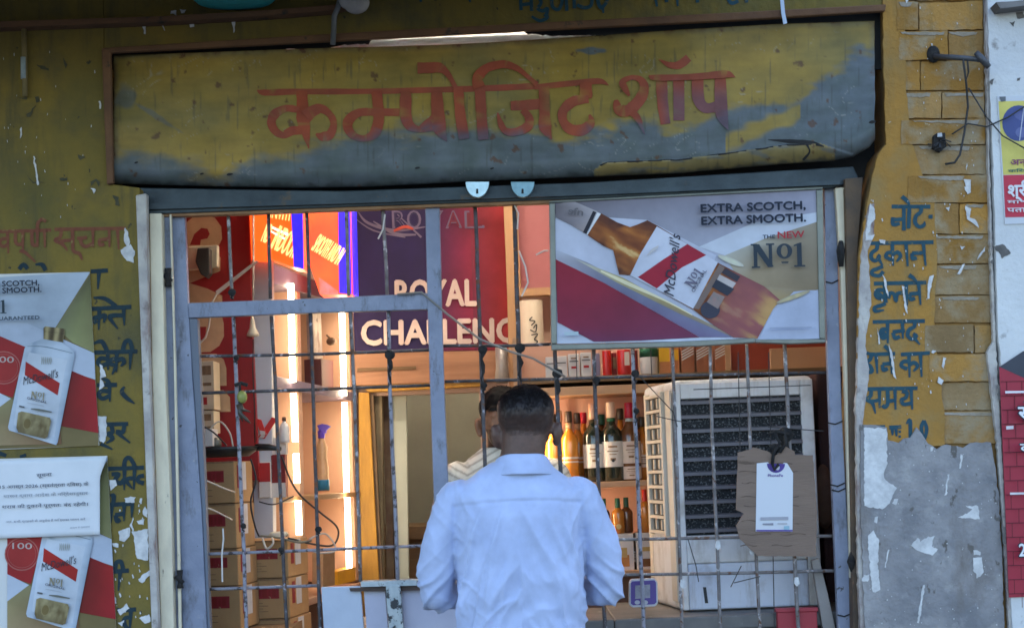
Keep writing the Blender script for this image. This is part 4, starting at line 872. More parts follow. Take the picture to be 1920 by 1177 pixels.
A.rib([(142, 208, 9), (240, 206, 9)], (.7, .66, .68)); A.rib([(162, 624, 9), (260, 622, 9)], (.7, .66, .68)); A.rib([(146, 354, 14), (176, 352, 14)], (.68, .64, .66))
for t, x0, y0, x1, cp in (('सेल', 196, 320, 330, 58), ('दाम', 204, 452, 330, 36), ('20%', 200, 880, 300, 52)):
    A.text(t, (x0 - 3, y0 + 3), (x1 + 3, y0 + 1), cp + 5, (.02, .02, .03), .055); A.text(t, (x0, y0), (x1, y0 - 2), cp, (.72, .72, .74), .02)
A.mb.obj('artwork', m_printm, pr)

# ------------------------------------------------------------------ iron grille
gr = empty('window_grille', (W(960, 900, .1).x, .1, .12), 'blue grey iron grille gate of rods and flat bars across the shop opening', 'grille')
def gprism(name, pts, mat, y0=.085, y1=.115, bev=.003): return MB().prism(pts, y0, y1).obj(name, mat, gr, bevel=bev)
gprism('side_bar', [(322, 400), (346, 399), (352, 560), (360, 700), (378, 960), (388, 1177), (436, 2200), (376, 2200), (342, 1177), (334, 860), (327, 620)], m_grey)
gprism('flat_bar', [(352, 568), (600, 559), (806, 549), (806, 580), (600, 586), (354, 596)], m_grey, .083, .113)
gprism('flat_bar', [(354, 597), (370, 597), (384, 900), (394, 1177), (440, 2200), (437, 2200), (389, 1177), (379, 960), (361, 700)], M('grey_edge', (.13, .15, .19), None, rough=.6), .09, .13)
gprism('middle_post', [(797, 386), (824, 384), (828, 560), (834, 760), (840, 900), (850, 1110), (822, 1110), (812, 900), (806, 720), (801, 560)], m_grey, .08, .11)
gprism('side_bar', [(1546, 352), (1568, 351), (1571, 480), (1578, 760), (1588, 960), (1598, 1177), (1642, 2200), (1615, 2200), (1572, 1177), (1560, 900), (1552, 680), (1548, 560)], m_grey)
for (x0, y0, x1) in ((1552, 792, 1580), (1557, 908, 1584), (1559, 918, 1585), (1570, 1152, 1597), (1548, 528, 1572)):
    MB().tube([W(x0, y0, .083), W((x0 + x1) / 2, y0 + 3, .082), W(x1, y0 - 3, .083)], .0022, 6).obj('weld_seam', m_black, gr)
def rod(pts, r, mat, y=.1, lit=None):
    P = [W(a, b, y + .004 * noise.noise(Vector((a * .03, b * .01, 2)))) for a, b in pts]
    Q = []
    for a, b in zip(P[:-1], P[1:]):
        n = max(2, int((b - a).length / .06))
        for i in range(n):
            q = a.lerp(b, i / n); Q.append(q + Vector((.0018 * noise.noise(q * 9), 0, 0)))
    Q.append(P[-1])
    return MB().tube(Q, r, 10).obj('rod', mat, gr, smooth=True)
r0 = .0058
rod([(428, 396), (435, 560)], r0, m_rodp); rod([(438, 594), (444, 740), (451, 900), (457, 1030), (462, 1177), (500, 2200)], r0 * 1.1, m_rodb)
rod([(503, 392), (507, 560)], r0, m_rod); rod([(509, 592), (517, 740), (526, 930), (533, 1080), (537, 1177), (560, 2200)], r0, m_rod)
rod([(575, 391), (580, 558)], r0, m_rod); rod([(582, 586), (587, 720), (592, 900), (596, 1030), (600, 1177), (630, 2200)], r0, m_rod)
rod([(649, 390), (654, 555)], r0, m_rodp); rod([(657, 584), (664, 730), (671, 930), (676, 1090)], r0, m_rodp)
rod([(718, 388), (726, 552)], r0, m_rodp); rod([(728, 582), (731, 720), (737, 870), (742, 980), (746, 1090)], r0 * 1.1, m_rodb)
rod([(891, 384), (899, 600), (904, 720), (908, 830), (915, 1000), (920, 1177), (940, 2200)], r0 * 1.1, m_rod)
rod([(964, 382), (971, 600), (975, 740), (985, 1000), (992, 1177), (1020, 2200)], r0 * 1.25, m_rod)
rod([(1040, 655), (1045, 760), (1052, 900), (1060, 1177), (1100, 2200)], r0 * 1.15, m_rod, .09)
rod([(1113, 650), (1118, 780), (1124, 940), (1134, 1177), (1170, 2200)], r0 * 1.1, m_rod)
rod([(1186, 648), (1190, 780), (1197, 930), (1202, 1060), (1207, 1177), (1240, 2200)], r0 * 1.1, m_rodb)
rod([(1260, 648), (1266, 800), (1272, 960), (1279, 1177), (1310, 2200)], r0 * .95, m_rodp)
rod([(1331, 646), (1336, 830), (1343, 990), (1351, 1177), (1385, 2200)], r0 * .95, m_rodp)
rod([(1400, 645), (1407, 840), (1419, 1060), (1425, 1177), (1460, 2200)], r0 * .95, m_rodp)
rod([(1471, 644), (1479, 800), (1490, 1060), (1497, 1177), (1530, 2200)], r0 * 1.1, m_rodp)
for pts, m in (([(356, 668), (560, 665), (806, 656)], m_rod), ([(830, 648), (960, 648), (1036, 645)], m_rod), ([(362, 737), (560, 731), (806, 722)], m_rod), ([(834, 715), (1050, 710), (1250, 704), (1550, 698)], m_rod),
               ([(384, 1038), (560, 1032), (700, 1026), (815, 1022)], m_rodb), ([(845, 1020), (1155, 1011), (1370, 1007), (1572, 1004)], m_rodp), ([(386, 1104), (480, 1101), (600, 1097)], m_rodb), ([(850, 1090), (1165, 1077), (1370, 1074), (1574, 1069)], m_rodp)):
    P = [W(a, b, .113) for a, b in pts]; MB().tube(P, .0052, 10).obj('cross_rod', m, gr, smooth=True)
# thin wire mesh tied over the right side
for pts in ([(1384, 660), (1388, 860)], [(1441, 660), (1447, 900), (1452, 1177)], [(1300, 730), (1520, 722)], [(1200, 706), (1262, 772), (1270, 800)], [(1230, 780), (1300, 795)], [(1290, 1010), (1305, 1060), (1310, 1090)], [(1376, 1092), (1425, 1080)], [(1390, 1060), (1370, 1100)], [(1080, 655), (1082, 712)], [(1220, 655), (1222, 704)], [(1440, 800), (1545, 808)]):
    MB().tube([W(a, b, .092) for a, b in pts], .0016, 6).obj('tie_wire', m_wire, gr)
# black rag knots where rods are tied
def knot(px, py, L, w_=9):
    mb = MB(); P = []; rr = []
    n = 7
    for i in range(n):
        t = i / (n - 1); P.append(W(px + 2.5 * math.sin(i * 2.1 + px), py + L * (t - .1), .088 + .004 * math.sin(i * 1.7))); rr.append((w_ * (1 - .75 * t) * (.8 + .3 * math.sin(i * 2.3 + px))) * S(.09) * .8)
    mb.tube(P, rr, 9); mb.ell(W(px, py, .088), w_ * S(.09) * 1.1, .008, w_ * S(.09))
    return mb.obj('rag_knot', m_black, gr, smooth=True)
for a in ((731, 665, 60, 9), (905, 655, 75, 8), (975, 652, 70, 9), (1045, 700, 80, 9), (1191, 700, 20, 7), (907, 722, 20, 6), (435, 548, 14, 7), (1118, 712, 16, 7), (1472, 815, 70, 14), (1452, 840, 30, 9), (443, 670, 14, 5), (456, 985, 14, 5), (597, 992, 12, 6), (1193, 770, 30, 5), (527, 1030, 12, 5)): knot(*a)
# white thread remnants
for pts in ([(418, 990), (419, 1010), (416, 1040), (417, 1090)], [(722, 402), (718, 430), (709, 448)], [(964, 384), (972, 400), (970, 430)], [(973, 470), (985, 500), (990, 530), (978, 556)], [(1005, 478), (1020, 470), (1028, 470)]):
    MB().tube([W(a, b, .084) for a, b in pts], .0026, 6).obj('thread', M('white_thread', (.6, .58, .54), None, rough=.9), gr)
# sheet panel under the counter opening
sp = MB(); sp.prism([(602, 1100), (676, 1098), (682, 1177), (730, 2200), (640, 2200), (607, 1177)], .09, .108); s1 = sp.obj('sheet_panel', m_panel, gr, bevel=.002)
MB().prism([(682, 1105), (722, 1104), (728, 1177), (770, 2200), (732, 2200), (687, 1177)], .094, .11).obj('sheet_panel', M('lavender_sheet', (.48, .49, .60), (.40, .41, .52), 6, .55), gr, bevel=.002)
MB().prism([(752, 1104), (905, 1096), (910, 1177), (950, 2200), (800, 2200), (757, 1177)], .094, .11).obj('sheet_panel', MC['lavender_sheet'], gr, bevel=.002)
MB().prism([(676, 1090), (790, 1086), (905, 1081), (905, 1092), (790, 1097), (677, 1100)], .06, .13).obj('sill_bar', m_chip, gr, bevel=.002)
MB().prism([(655, 1102), (722, 1100), (905, 1092.5), (905, 1102), (724, 1108), (657, 1108)], .075, .13).obj('sill_angle', M('rusty_angle', (.06, .045, .04), (.09, .06, .05), 20, .7), gr)
MB().prism([(723, 1096), (750, 1095), (752, 1120), (756, 1177), (800, 2200), (770, 2200), (729, 1177), (724, 1120)], .055, .085).obj('latch_post', m_chip, gr, bevel=.004)

# upper storey keeps the sun behind the building off the street front
up = MB().box(-9, 9, .03, 3.9, 3.42, 7.5); up.obj('upper_storey', m_wall, shop)
# unseen tubes added to brighten the shop and the back room
for x, y, z, l, e in ((.0, .80, 2.93, 'added unseen tube brightening the shop, behind the sign', TUBE), (-.35, 2.9, 2.5, 'added unseen tube brightening the back room beyond the yellow door frame', TUBE * .36)):
    tl = empty('added_fill_tube', (x, y, z), l, 'lamp')
    MB().tube([(x - .55, y, z - .03), (x + .55, y, z - .03)], .016, 12).obj('tube', M('fill_tube_glow' + str(e), (1, .9, .75), None, emit=e, ecol=(1, .82, .64)), tl)
    MB().box(x - .6, x + .6, y - .03, y + .03, z + .0, z + .05).obj('housing', m_ceil, tl)
# ------------------------------------------------------------------ inside: back wall dressing
rc = empty('wall_banner', W(800, 655, 2.2), 'large navy and red whisky banner with white capitals on the shop back wall', 'banner')
MB().prism([(652, 380), (955, 372), (955, 656), (660, 660)], 2.19, 2.21).obj('panel', M('navy_panel', (.02, .02, .07), None, rough=.5), rc)
A = Art(2.189)
A.poly([(652, 380), (800, 376), (800, 659), (660, 660)], (.022, .014, .085)); 
A.poly([(800, 376), (955, 372), (955, 656), (800, 658)], (.3, .02, .03), [(.024, .015, .09), (.44, .02, .03), (.38, .02, .035), (.045, .018, .09)])
A.poly([(880, 374), (955, 372), (955, 656), (890, 657)], (.40, .025, .03), [(.25, .03, .06), (.46, .03, .03), (.42, .03, .03), (.14, .02, .06)])
for pts in ([(672, 398, 2), (690, 418, 5), (740, 432, 5), (800, 425, 2)], [(700, 415, 2), (740, 438, 6), (780, 440, 3)], [(660, 405, 1), (700, 432, 3), (760, 445, 2)], [(745, 402, 1.5), (790, 445, 4)]): A.rib(pts, (.20, .17, .26))
for t, x0, x1 in (('R', 736, 762), ('O', 764, 790), ('Y', 806, 832), ('A', 836, 866), ('L', 872, 908)):
    A.text(t, (x0, 428), (x1, 427), 34, (.17, .14, .24), .01); A.text(t, (x0 + 4, 425), (x1 - 4, 424), 28, (.035, .03, .095) if x0 < 830 else (.2, .03, .06), -.01)
A.rib([(738, 433, 4), (760, 425, 6), (775, 430, 3)], (.55, .09, .06))
A.text('ROYAL', (742, 574), (893, 572), 50, (.72, .60, .55), .028); A.text('CHALLENGE', (679, 646), (1000, 640), 46, (.72, .60, .55), .03)
A.mb.obj('artwork', m_printm, rc)
wp = empty('wood_panel', W(800, 722, 2.2), 'brown wooden board along the back wall under the navy banner', 'panel')
MB().prism([(662, 661), (945, 657), (945, 712), (668, 722)], 2.18, 2.22).obj('board', M('warm_plywood', (.42, .22, .12), (.30, .15, .08), 4, .5, .1, 30, stretch=(.6, 1, 6)), wp)
MB().prism([(670, 690), (780, 686), (780, 692), (670, 696)], 2.172, 2.179).obj('batten', m_wood, wp)
po = empty('timber_post', (W(960, 700, 1.9).x, 1.9, .12), 'tan timber post from shelf to ceiling, right of the navy banner', 'post')
MB().prism([(943, 360), (968, 358), (978, 560), (984, 760), (990, 1400), (968, 1400), (956, 760), (951, 560)], 1.88, 1.95).obj('shaft', M('tan_timber', (.50, .30, .15), (.42, .24, .12), 5, .6, .1, 30, stretch=(3, 3, .5)), po, bevel=.003)
MB().prism([(970, 541), (1040, 538), (1040, 552), (971, 556)], 1.80, 1.87).obj('bracket', M('tan_timber', None), po, bevel=.002)
pk = empty('wall_panel', W(1005, 540, 2.0), 'dusty pink painted panel on the back wall right of the timber post', 'panel')
MB().prism([(969, 366), (1060, 362), (1062, 540), (977, 543)], 1.97, 2.0).obj('sheet', M('dusty_pink', (.46, .16, .17), (.40, .13, .14), 3, .6), pk)
ro = empty('poster_roll', W(998, 705, 1.6), 'rolled white poster tube standing on the shelf behind the grille', 'roll')
mb = MB(); c = W(998, 634, 1.6); k = S(1.6); mb.lathe([(.0, -.071 * 2.2), (22 * k, -.071 * 2.2), (22 * k, .071 * 2.2), (17 * k, .071 * 2.2), (17 * k, .05)], c, 24)
mb.obj('tube', M('roll_paper', (.72, .62, .48), (.64, .54, .42), 6, .8), ro, smooth=False)
mk = MB()
for s_ in ([(998, 594, 2), (993, 600, 2), (1003, 602, 2), (996, 610, 2)], [(1000, 615, 2), (1006, 608, 2), (1004, 622, 2), (994, 618, 2)], [(996, 628, 2), (1008, 626, 2), (1002, 636, 2), (1008, 640, 2), (1000, 648, 1.5)]): mk.ribbon(s_, 1.6 - 22 * k - .002)
mk.obj('lettering', m_wire, ro)
bp = empty('steel_pipe', W(942, 715, 1.95), 'short grey metal pipe standing left of the poster roll', 'pipe')
mb = MB(); c = W(941, 688, 1.8); mb.lathe([(.022, -.07), (.034, -.06), (.026, .0), (.026, .09), (.02, .095)], c, 20); mb.obj('tube', M('grey_metal', (.35, .33, .31), (.28, .26, .25), 12, .4, metal=.4), bp, smooth=True)

# red letter panel on the left
rp = empty('letter_panel', W(410, 860, .98), 'red wall panel with big tan letters behind the left grille rods', 'panel')
MB().prism([(300, 360), (467, 375), (472, 600), (486, 900), (300, 900)], .97, 1.0).obj('panel', M('red_panel', (.34, .016, .016), (.28, .013, .013), 4, .45), rp)
zz = Zm(340, 380, 3.677); A = Art(.9695, zz, 3.677); TAN = (.58, .36, .20)
A.poly([(-60, 150), (30, 140), (90, 92), (150, 80), (230, 103), (275, 165), (280, 250), (256, 300), (256, 360), (271, 380), (268, 470), (62, 553), (-60, 600)], TAN); A.poly([(58, 292), (90, 215), (138, 174), (180, 180), (196, 215), (180, 246), (135, 256), (130, 292)], (.32, .016, .016))
A.poly([(-60, 600), (62, 556), (180, 592), (282, 640), (282, 690), (-60, 700)], TAN)
A.poly([(-60, 740), (270, 740), (292, 830), (294, 920), (262, 985), (200, 1028), (-60, 1036)], TAN); A.poly([(85, 856), (172, 854), (168, 905), (150, 946), (85, 948)], (.32, .016, .016))
A.poly([(-60, 1042), (240, 1040), (292, 1080), (310, 1140), (312, 1260), (-60, 1265)], TAN); A.poly([(-60, 1285), (290, 1290), (335, 1340), (340, 1440), (-60, 1440)], TAN)
A.mb.obj('lettering', m_printm, rp)
# plug socket with adapter
ps = empty('plug_socket', W(385, 490, .93), 'white plug socket with a dark adapter in it, on the red letter panel', 'socket')
mb = MB(); mb.prism([(352, 462), (408, 459), (408, 500), (352, 506)], .93, .968); mb.obj('box', m_cream, ps, bevel=.004)
mb = MB(); mb.prism([(370, 465), (392, 464), (393, 512), (386, 520), (376, 514), (366, 490)], .87, .929); mb.obj('adapter', M('dark_plastic', (.06, .06, .055), None, rough=.5), ps, bevel=.004)
# pale column
pc = empty('pale_column', W(490, 900, 1.03), 'narrow pale blue white column between the red panel and the lit shelf', 'column')
MB().prism([(469, 380), (506, 380), (509, 620), (514, 1177), (478, 1177), (474, 700)], 1.02, 1.10).obj('shaft', M('pale_blue_white', (.55, .58, .62), (.48, .51, .56), 4, .5), pc, bevel=.003)
# hanging switch on a cord in front of it
hs = empty('cord_switch', W(474, 625, .95), 'white pear shaped cord switch hanging before the pale column', 'switch')
mb = MB(); c = W(474, 622, .95); mb.lathe([(.004, .06), (.008, .045), (.012, .015), (.022, -.005), (.024, -.015), (.012, -.018)], c, 16); mb.obj('body', M('ivory_plastic', (.66, .60, .46), None, rough=.4), hs, smooth=True)
mb = MB(); mb.tube([W(475, 400, .95), W(475, 520, .95), W(474, 596, .95)], .0035, 8); mb.obj('cord', m_wirew, hs, smooth=True)
cb = MB(); cb.tube([W(475, 636, .95), W(474, 700, .95), W(477, 760, .96), W(478, 830, .96)], .0022, 6); tag(cb.obj('black_cable', m_wire, None, smooth=True), 'thin black cable running down the pale column edge', 'cable')
wd = MB(); wd.prism([(404, 546), (480, 488), (484, 490), (408, 552)], .88, .89); tag(wd.obj('white_stick', M('stick_white', (.66, .62, .58), None, rough=.5)), 'thin white stick leaning diagonally across the red letter panel', 'stick')
wl = MB(); wl.tube([W(408, 548, .9), W(396, 570, .9), W(392, 610, .9), W(386, 632, .9), W(366, 652, .9)], .0035, 8); tag(wl.obj('white_cable', m_wirew, None, smooth=True), 'white cable hanging down in front of the tan letters', 'cable')

# ------------------------------------------------------------------ lit shelf along the left
PA = W(485, 900, 1.05); PB = W(668, 900, 2.15); ud = Vector((PB.x - PA.x, PB.y - PA.y, 0)).normalized(); nd = Vector((ud.y, -ud.x, 0))
def SW(px, py, out=0.0): return WP(px, py, PA + nd * out, nd)
def sprism(mb, pts, out, depth):
    fr = [SW(p[0], p[1], out) for p in pts]; return mb.ext(fr, -nd * depth)
sh = empty('display_shelf', (PA.x, PA.y, .12), 'wooden display shelf with glowing vertical light strips, left of the door', 'shelf')
m_shw = M('shelf_laminate', (.62, .40, .28), (.56, .35, .24), 4, .5, .05, 40)
m_lil = M('shelf_lilac_edge', (.24, .20, .28), (.20, .17, .25), 6, .5)
m_led = M('light_strip', (1, .86, .66), None, emit=LED, ecol=(1, .76, .50))
mb = MB(); sprism(mb, [(486, 480), (668, 545), (680, 1100), (486, 1200)], -.27, .02); mb.obj('back_panel', m_shw, sh)
for p in ([(555, 510), (562, 512), (574, 1100), (566, 1105)], [(652, 545), (664, 548), (676, 1085), (668, 1088)], [(486, 480), (492, 483), (498, 1180), (490, 1185)]):
    mb = MB(); sprism(mb, p, 0, .268); mb.obj('upright', m_shw, sh, bevel=.002)
for p, m in (([(506, 492), (668, 556), (668, 578), (506, 530)], m_lil), ([(490, 699), (670, 737), (671, 752), (490, 722)], m_lil), ([(487, 934), (676, 921), (676, 930), (487, 946)], M('shelf_tan_edge', (.44, .27, .13), (.40, .24, .12), 8, .5)), ([(487, 1150), (680, 1090), (680, 1102), (487, 1165)], m_shw)):
    mb = MB(); sprism(mb, p, .006, .272); mb.obj('shelf_board', m, sh, bevel=.002)
for a, b in (((545, 532), (549, 716)), ((550, 737), (554, 828)), ((555, 850), (557, 905)), ((559, 938), (561, 1002)), ((641, 584), (645, 742)), ((646, 754), (650, 922)), ((651, 932), (655, 1068))):
    mb = MB(); A_, B_ = SW(*a, .016), SW(*b, .016); mb.tube([A_, A_.lerp(B_, .5), B_], .0125, 10); mb.obj('light_strip', m_led, sh, smooth=True)
mb = MB(); sprism(mb, [(586, 588), (602, 588), (606, 700), (590, 700)], -.10, .03); mb.obj('inner_post', m_plast, sh)
mb = MB(); sprism(mb, [(602, 672), (625, 676), (626, 735), (604, 730)], -.04, .08); o = mb.obj('carton', M('maroon_carton', (.13, .06, .06), None, rough=.6), None, bevel=.003); tag(o, 'dark maroon carton on the upper lit shelf between the strips', 'carton')
mb = MB(); c = SW(621, 640, -.03); mb.ell(c, .022, .02, .018); mb.tube([c + Vector((0, 0, .01)), c + Vector((-.02, 0, .03))], .004, 6); tag(mb.obj('hanging_tag', M('brown_tag', (.13, .08, .05), None)), 'small brown tag hanging beside the second light strip', 'tag')
# lit topper boxes
tb1 = empty('light_box', W(520, 490, 1.0), 'glowing orange light box sign over the pale column, blue dotted right end', 'light box', 'glowing light box signs')
m_or = M('lit_orange', (.95, .12, .012), (.95, .09, .012), 5, .4, emit=LBOX); m_bl = M('lit_blue', (.035, .02, .80), (.025, .016, .6), 60, .4, emit=LBOX); m_yw = M('lit_yellow', (1, .62, .25), (1, .5, .15), 60, .4, emit=LBOX * 1.25); m_rd = M('lit_red', (.90, .10, .03), (.92, .06, .03), 5, .4, emit=LBOX)
def lprism(pts, y0, y1, n, m, par): return MB().prism(pts, y0, y1).obj(n, m, par)
lprism([(467, 380), (503, 380), (505, 490), (472, 488)], .96, 1.0, 'side_face', m_or, tb1)
lprism([(504, 380), (568, 380), (570, 505), (548, 500), (506, 484)], .97, 1.1, 'face', m_or, tb1)
lprism([(545, 380), (567, 380), (569, 504), (551, 500)], .964, .9695, 'blue_edge', m_bl, tb1)
ltm = MB()
LT_ = lambda t, a, b, cap, y: ltm.text(t, a, b, cap, y, .01)
LT_('INVITI', (506, 408), (542, 414), 26, .966); LT_('ND', (489, 452), (500, 456), 38, .956); LT_('INDOOR', (506, 464), (548, 484), 48, .966)
ltm.obj('lettering', m_yw, tb1)
wl_ = MB(); wl_.ribbon([(505, 424, 4), (540, 440, 5)], .966); wl_.ribbon([(505, 432, 3), (534, 448, 4)], .966); wl_.obj('underline', M('lit_white', (1, .8, .75), None, emit=LBOX * 1.3), tb1)
tb2 = empty('light_box', W(615, 555, 1.5), 'glowing red light box sign reading smooth, right of the orange one', 'light box', 'glowing light box signs')
lprism([(577, 380), (656, 380), (660, 552), (600, 552), (582, 500)], 1.45, 1.6, 'face', m_rd, tb2)
lprism([(634, 380), (655.5, 380), (659, 551), (636, 549)], 1.444, 1.4495, 'blue_edge', m_bl, tb2)
lprism([(598, 520), (633, 545), (634, 551.5), (600, 551.5)], 1.444, 1.4495, 'pink_corner', M('lit_pink', (.85, .14, .16), (.9, .1, .08), 40, .4, emit=LBOX), tb2)
ltm = MB(); ltm.text('SMOOTH AND IN', (583, 468), (632, 497), 36, 1.442, .008); ltm.obj('lettering', m_yw, tb2)
lprism([(656.5, 383), (664, 385), (668, 552), (660.5, 552)], 1.5, 1.6, 'return_edge', m_bl, tb2)
# goods on the left shelf
def carton(name, label, cat, px, py0, py1, wpx, y, d, m, prints=(), yaw=0, group=None):
    """upright carton: base at py1, top at py0, centred on px"""
    k = S(y); c = W(px, py1, y); h = (py1 - py0) * k; w_ = wpx * k
    r = empty(name, c, label, cat, group, local=True, rz=yaw)
    MB().box(-w_ / 2, w_ / 2, 0, d, 0, h).obj('box', m, r, bevel=.002)
    for i, (a0, a1, b0, b1, mm, nm) in enumerate(prints):
        MB().box(-w_ / 2 + a0 * w_, -w_ / 2 + a1 * w_, -.0012 - .0002 * i, -.0003, b0 * h, b1 * h).obj(nm, mm, r)
    return r
m_cw = M('white_carton', (.66, .63, .60), (.60, .56, .53), 6, .6); m_cr = M('red_carton', (.45, .02, .02), (.38, .02, .02), 8, .5); m_crd = M('dark_red_carton', (.20, .012, .012), None, rough=.5)
m_ink = M('dark_print', (.03, .03, .035), None, rough=.6); m_gldp = M('gold_print', (.50, .33, .10), (.4, .26, .08), 20, .4)
carton('carton', 'white carton with a red top band, nearest on the lit shelf', 'carton', 497, 866, 933, 22, 1.0, .06, m_cw, [(0, 1, .45, .98, m_cr, 'band')])
carton('carton', 'dark red carton with a white foot, second on the lit shelf', 'carton', 523, 852, 932, 27, 1.02, .06, m_crd, [(0, 1, .0, .34, m_cw, 'band')])
carton('carton', 'plain white carton lying behind the hanging pan on the lit shelf', 'carton', 512, 820, 852, 50, 1.08, .05, m_cw, [(.1, .3, .3, .7, m_ink, 'print')])
for i, (x, y_, ang) in enumerate(((489, 800, -.3), (502, 802, .55))):
    r = empty('packet', W(x, y_ + 18, 1.0), ('short red packet leaning left above the white carton', 'long red packet leaning right above the white carton')[i], 'packet')
    mb = MB(); L = (17, 24)[i]; dx, dy = math.sin(ang), -math.cos(ang)
    mb.prism([(x - 5 + dx * L, y_ + dy * L), (x + 6 + dx * L, y_ + dy * L + 3), (x + 6 - dx * L, y_ - dy * L), (x - 6 - dx * L, y_ - dy * L - 3)], .99 + i * .02, 1.0 + i * .02); mb.obj('sleeve', M('bright_red_pack', (.62, .025, .015), (.5, .02, .015), 20, .35), r, bevel=.002)
    MB().prism([(x - 4 - dx * L * .4, y_ - dy * L * .4), (x + 5 - dx * L * .5, y_ - dy * L * .5), (x + 4 - dx * L * .95, y_ - dy * L * .95 - 1), (x - 5 - dx * L * .9, y_ - dy * L * .9)], .987 + i * .02, .9895 + i * .02).obj('label', m_cw, r)
r = empty('white_bottle', W(534, 830, 1.05), 'small white plastic bottle in the glare beside the first light strip', 'bottle'); c = W(534, 830, 1.05); k = S(1.05)
mb = MB(); mb.lathe([(9 * k, 0), (9.5 * k, .01), (9.5 * k, 28 * k), (7 * k, 35 * k), (3.5 * k, 38 * k), (3.5 * k, 41 * k)], c, 18); mb.obj('body', M('white_plastic', (.75, .73, .70), None, rough=.3), r, smooth=True)
mb = MB(); mb.lathe([(4 * k, 41 * k), (4 * k, 48 * k), (2.5 * k, 49 * k)], c, 14); mb.obj('cap', M('brown_cap', (.2, .12, .08), None), r, smooth=True)
# spray bottle with a violet head
r = empty('spray_bottle', SW(606, 922, -.05), 'clear spray bottle with a violet head on the lit shelf', 'bottle'); c = SW(606, 921, -.06); k = (c - CAM).length / F
mb = MB(); mb.lathe([(11 * k, 0), (12 * k, .008), (11 * k, 45 * k), (9 * k, 66 * k), (11 * k, 80 * k), (6 * k, 95 * k), (5 * k, 102 * k)], c, 20, sy=.7); mb.obj('body', M('amber_clear_plastic', (.62, .42, .24), (.55, .36, .2), 14, .25), r, smooth=True)
mb = MB(); mb.lathe([(6.5 * k, 99 * k), (7 * k, 112 * k), (5 * k, 114 * k)], c, 14); mb.prism([(594, 797), (604, 794), (614, 796), (620, 799), (612, 806), (611, 812), (599, 812), (598, 805)], c.y - .012, c.y + .012); mb.obj('spray_head', M('violet_plastic', (.11, .06, .55), None, rough=.35), r, bevel=.002)
mb = MB(); mb.lathe([(12.3 * k, 2 * k), (12.3 * k, 20 * k), (11.9 * k, 22 * k)], c, 20, sy=.72); mb.obj('label', M('teal_label', (.03, .22, .42), None, rough=.4), r, smooth=True)
mb = MB(); sprism(mb, [(634, 1070), (667, 1062), (667, 1088), (634, 1096)], .03, .05); o = mb.obj('yellow_packet', M('yellow_pack', (.80, .42, .02), (.7, .34, .02), 30, .4), None, bevel=.002); tag(o, 'yellow packet on the lowest lit shelf by the sill', 'packet')
mb = MB(); sprism(mb, [(606, 1036), (628, 1034), (628, 1096), (606, 1100)], .03, .05); o = mb.obj('tan_packet', M('tan_pack', (.42, .28, .16), (.36, .22, .12), 30, .5), None, bevel=.002); tag(o, 'tan packet standing left of the yellow packet', 'packet')

# ------------------------------------------------------------------ cartons stacked on the left
m_card = M('brown_cardboard', (.43, .26, .115), (.36, .215, .10), 6, .8, .15, 60); m_tape = M('packing_tape', (.46, .33, .19), None, rough=.35); m_bred = M('box_red_print', (.28, .018, .025), (.2, .02, .025), 40, .7, c3=(.36, .20, .12), t3=.6, sc3=60)
m_print2 = M('box_brown_print', (.19, .11, .055), (.3, .19, .1), 50, .8)
def big_box(label, corner, w_, d, h, yaw, first):
    r = empty('cardboard_box', corner, label, 'cardboard box', 'brown cartons stacked inside the left of the grille', local=True, rz=yaw)
    MB().box(-w_, 0, 0, d, 0, h).obj('carton', m_card, r, bevel=.003)
    MB().box(-w_ * .99, -.004, -.0011, -.0003, h * .96, h * .999).obj('flap_seam', m_print2, r)
    MB().box(-.20, -.038, -.0013, -.0003, h * .5, h * .78).obj('red_print', m_bred, r)
    t = MB()
    for i, (a, b) in enumerate(((.06, .10), (.12, .2), (.24, .28), (.31, .35), (.38, .48), (.53, .58), (.62, .72), (.76, .80), (.84, .93))): t.add([(-.20 + .162 * a, -.0016 - .0001 * (i % 3), h * (.55 + .03 * (i % 2))), (-.20 + .162 * b, -.0016 - .0001 * (i % 3), h * .55), (-.20 + .162 * b, -.0016 - .0001 * (i % 3), h * .74), (-.20 + .162 * a, -.0016 - .0001 * (i % 3), h * (.74 - .04 * (i % 2)))], [(0, 1, 2, 3)])
    t.obj('lettering', m_crd, r)
    for i in range(4): MB().box(-.18, -.10 + .02 * (i % 2), -.0012, -.0003, h * (.38 - .07 * i), h * (.40 - .07 * i)).obj('print_line', m_print2, r)
    MB().box(.0003, .0012, d * .35, d * .62, h * .3, h * .98).obj('side_label', M('side_label_white', (.58, .58, .60), (.5, .5, .52), 20, .6), r)
    MB().box(.0003, .0014, d * .14, d * .28, h * .35, h * .9).obj('side_print', m_bred, r)
    return r
k = S(.5)
tops = [864, 944, 1029, 1099]; labs = ['topmost brown carton of the left stack, under the black pan', 'second brown carton down in the left stack', 'third brown carton down in the left stack', 'lowest visible brown carton of the left stack']
hs_ = [78, 83, 68, 80]; base = []
for i, (t, l) in enumerate(zip(tops, labs)):
    h = hs_[i] * k; c = W(442 + 3.5 * i, t + hs_[i], .5); big_box(l, c + Vector((random.uniform(-.003, .003), random.uniform(-.004, .004), 0)), .30, .22, h, R(-7 + random.uniform(-1, 1)), i == 0)
for i, (t, l) in enumerate(zip([1012, 1084, 1160], ['topmost brown carton of the second stack, cables on it', 'middle brown carton of the second stack', 'lowest brown carton of the second stack'])):
    h = (70, 74, 70)[i] * S(.7); c = W(541 + 3 * i, t + (70, 74, 70)[i], .7); big_box(l, c, .30, .25, h, R(-9 + random.uniform(-1, 1)), False)
bs = empty('low_platform', W(440, 1300, .6), 'low wooden platform carrying the carton stacks', 'platform')
zb0 = W(450, 1181, .5).z
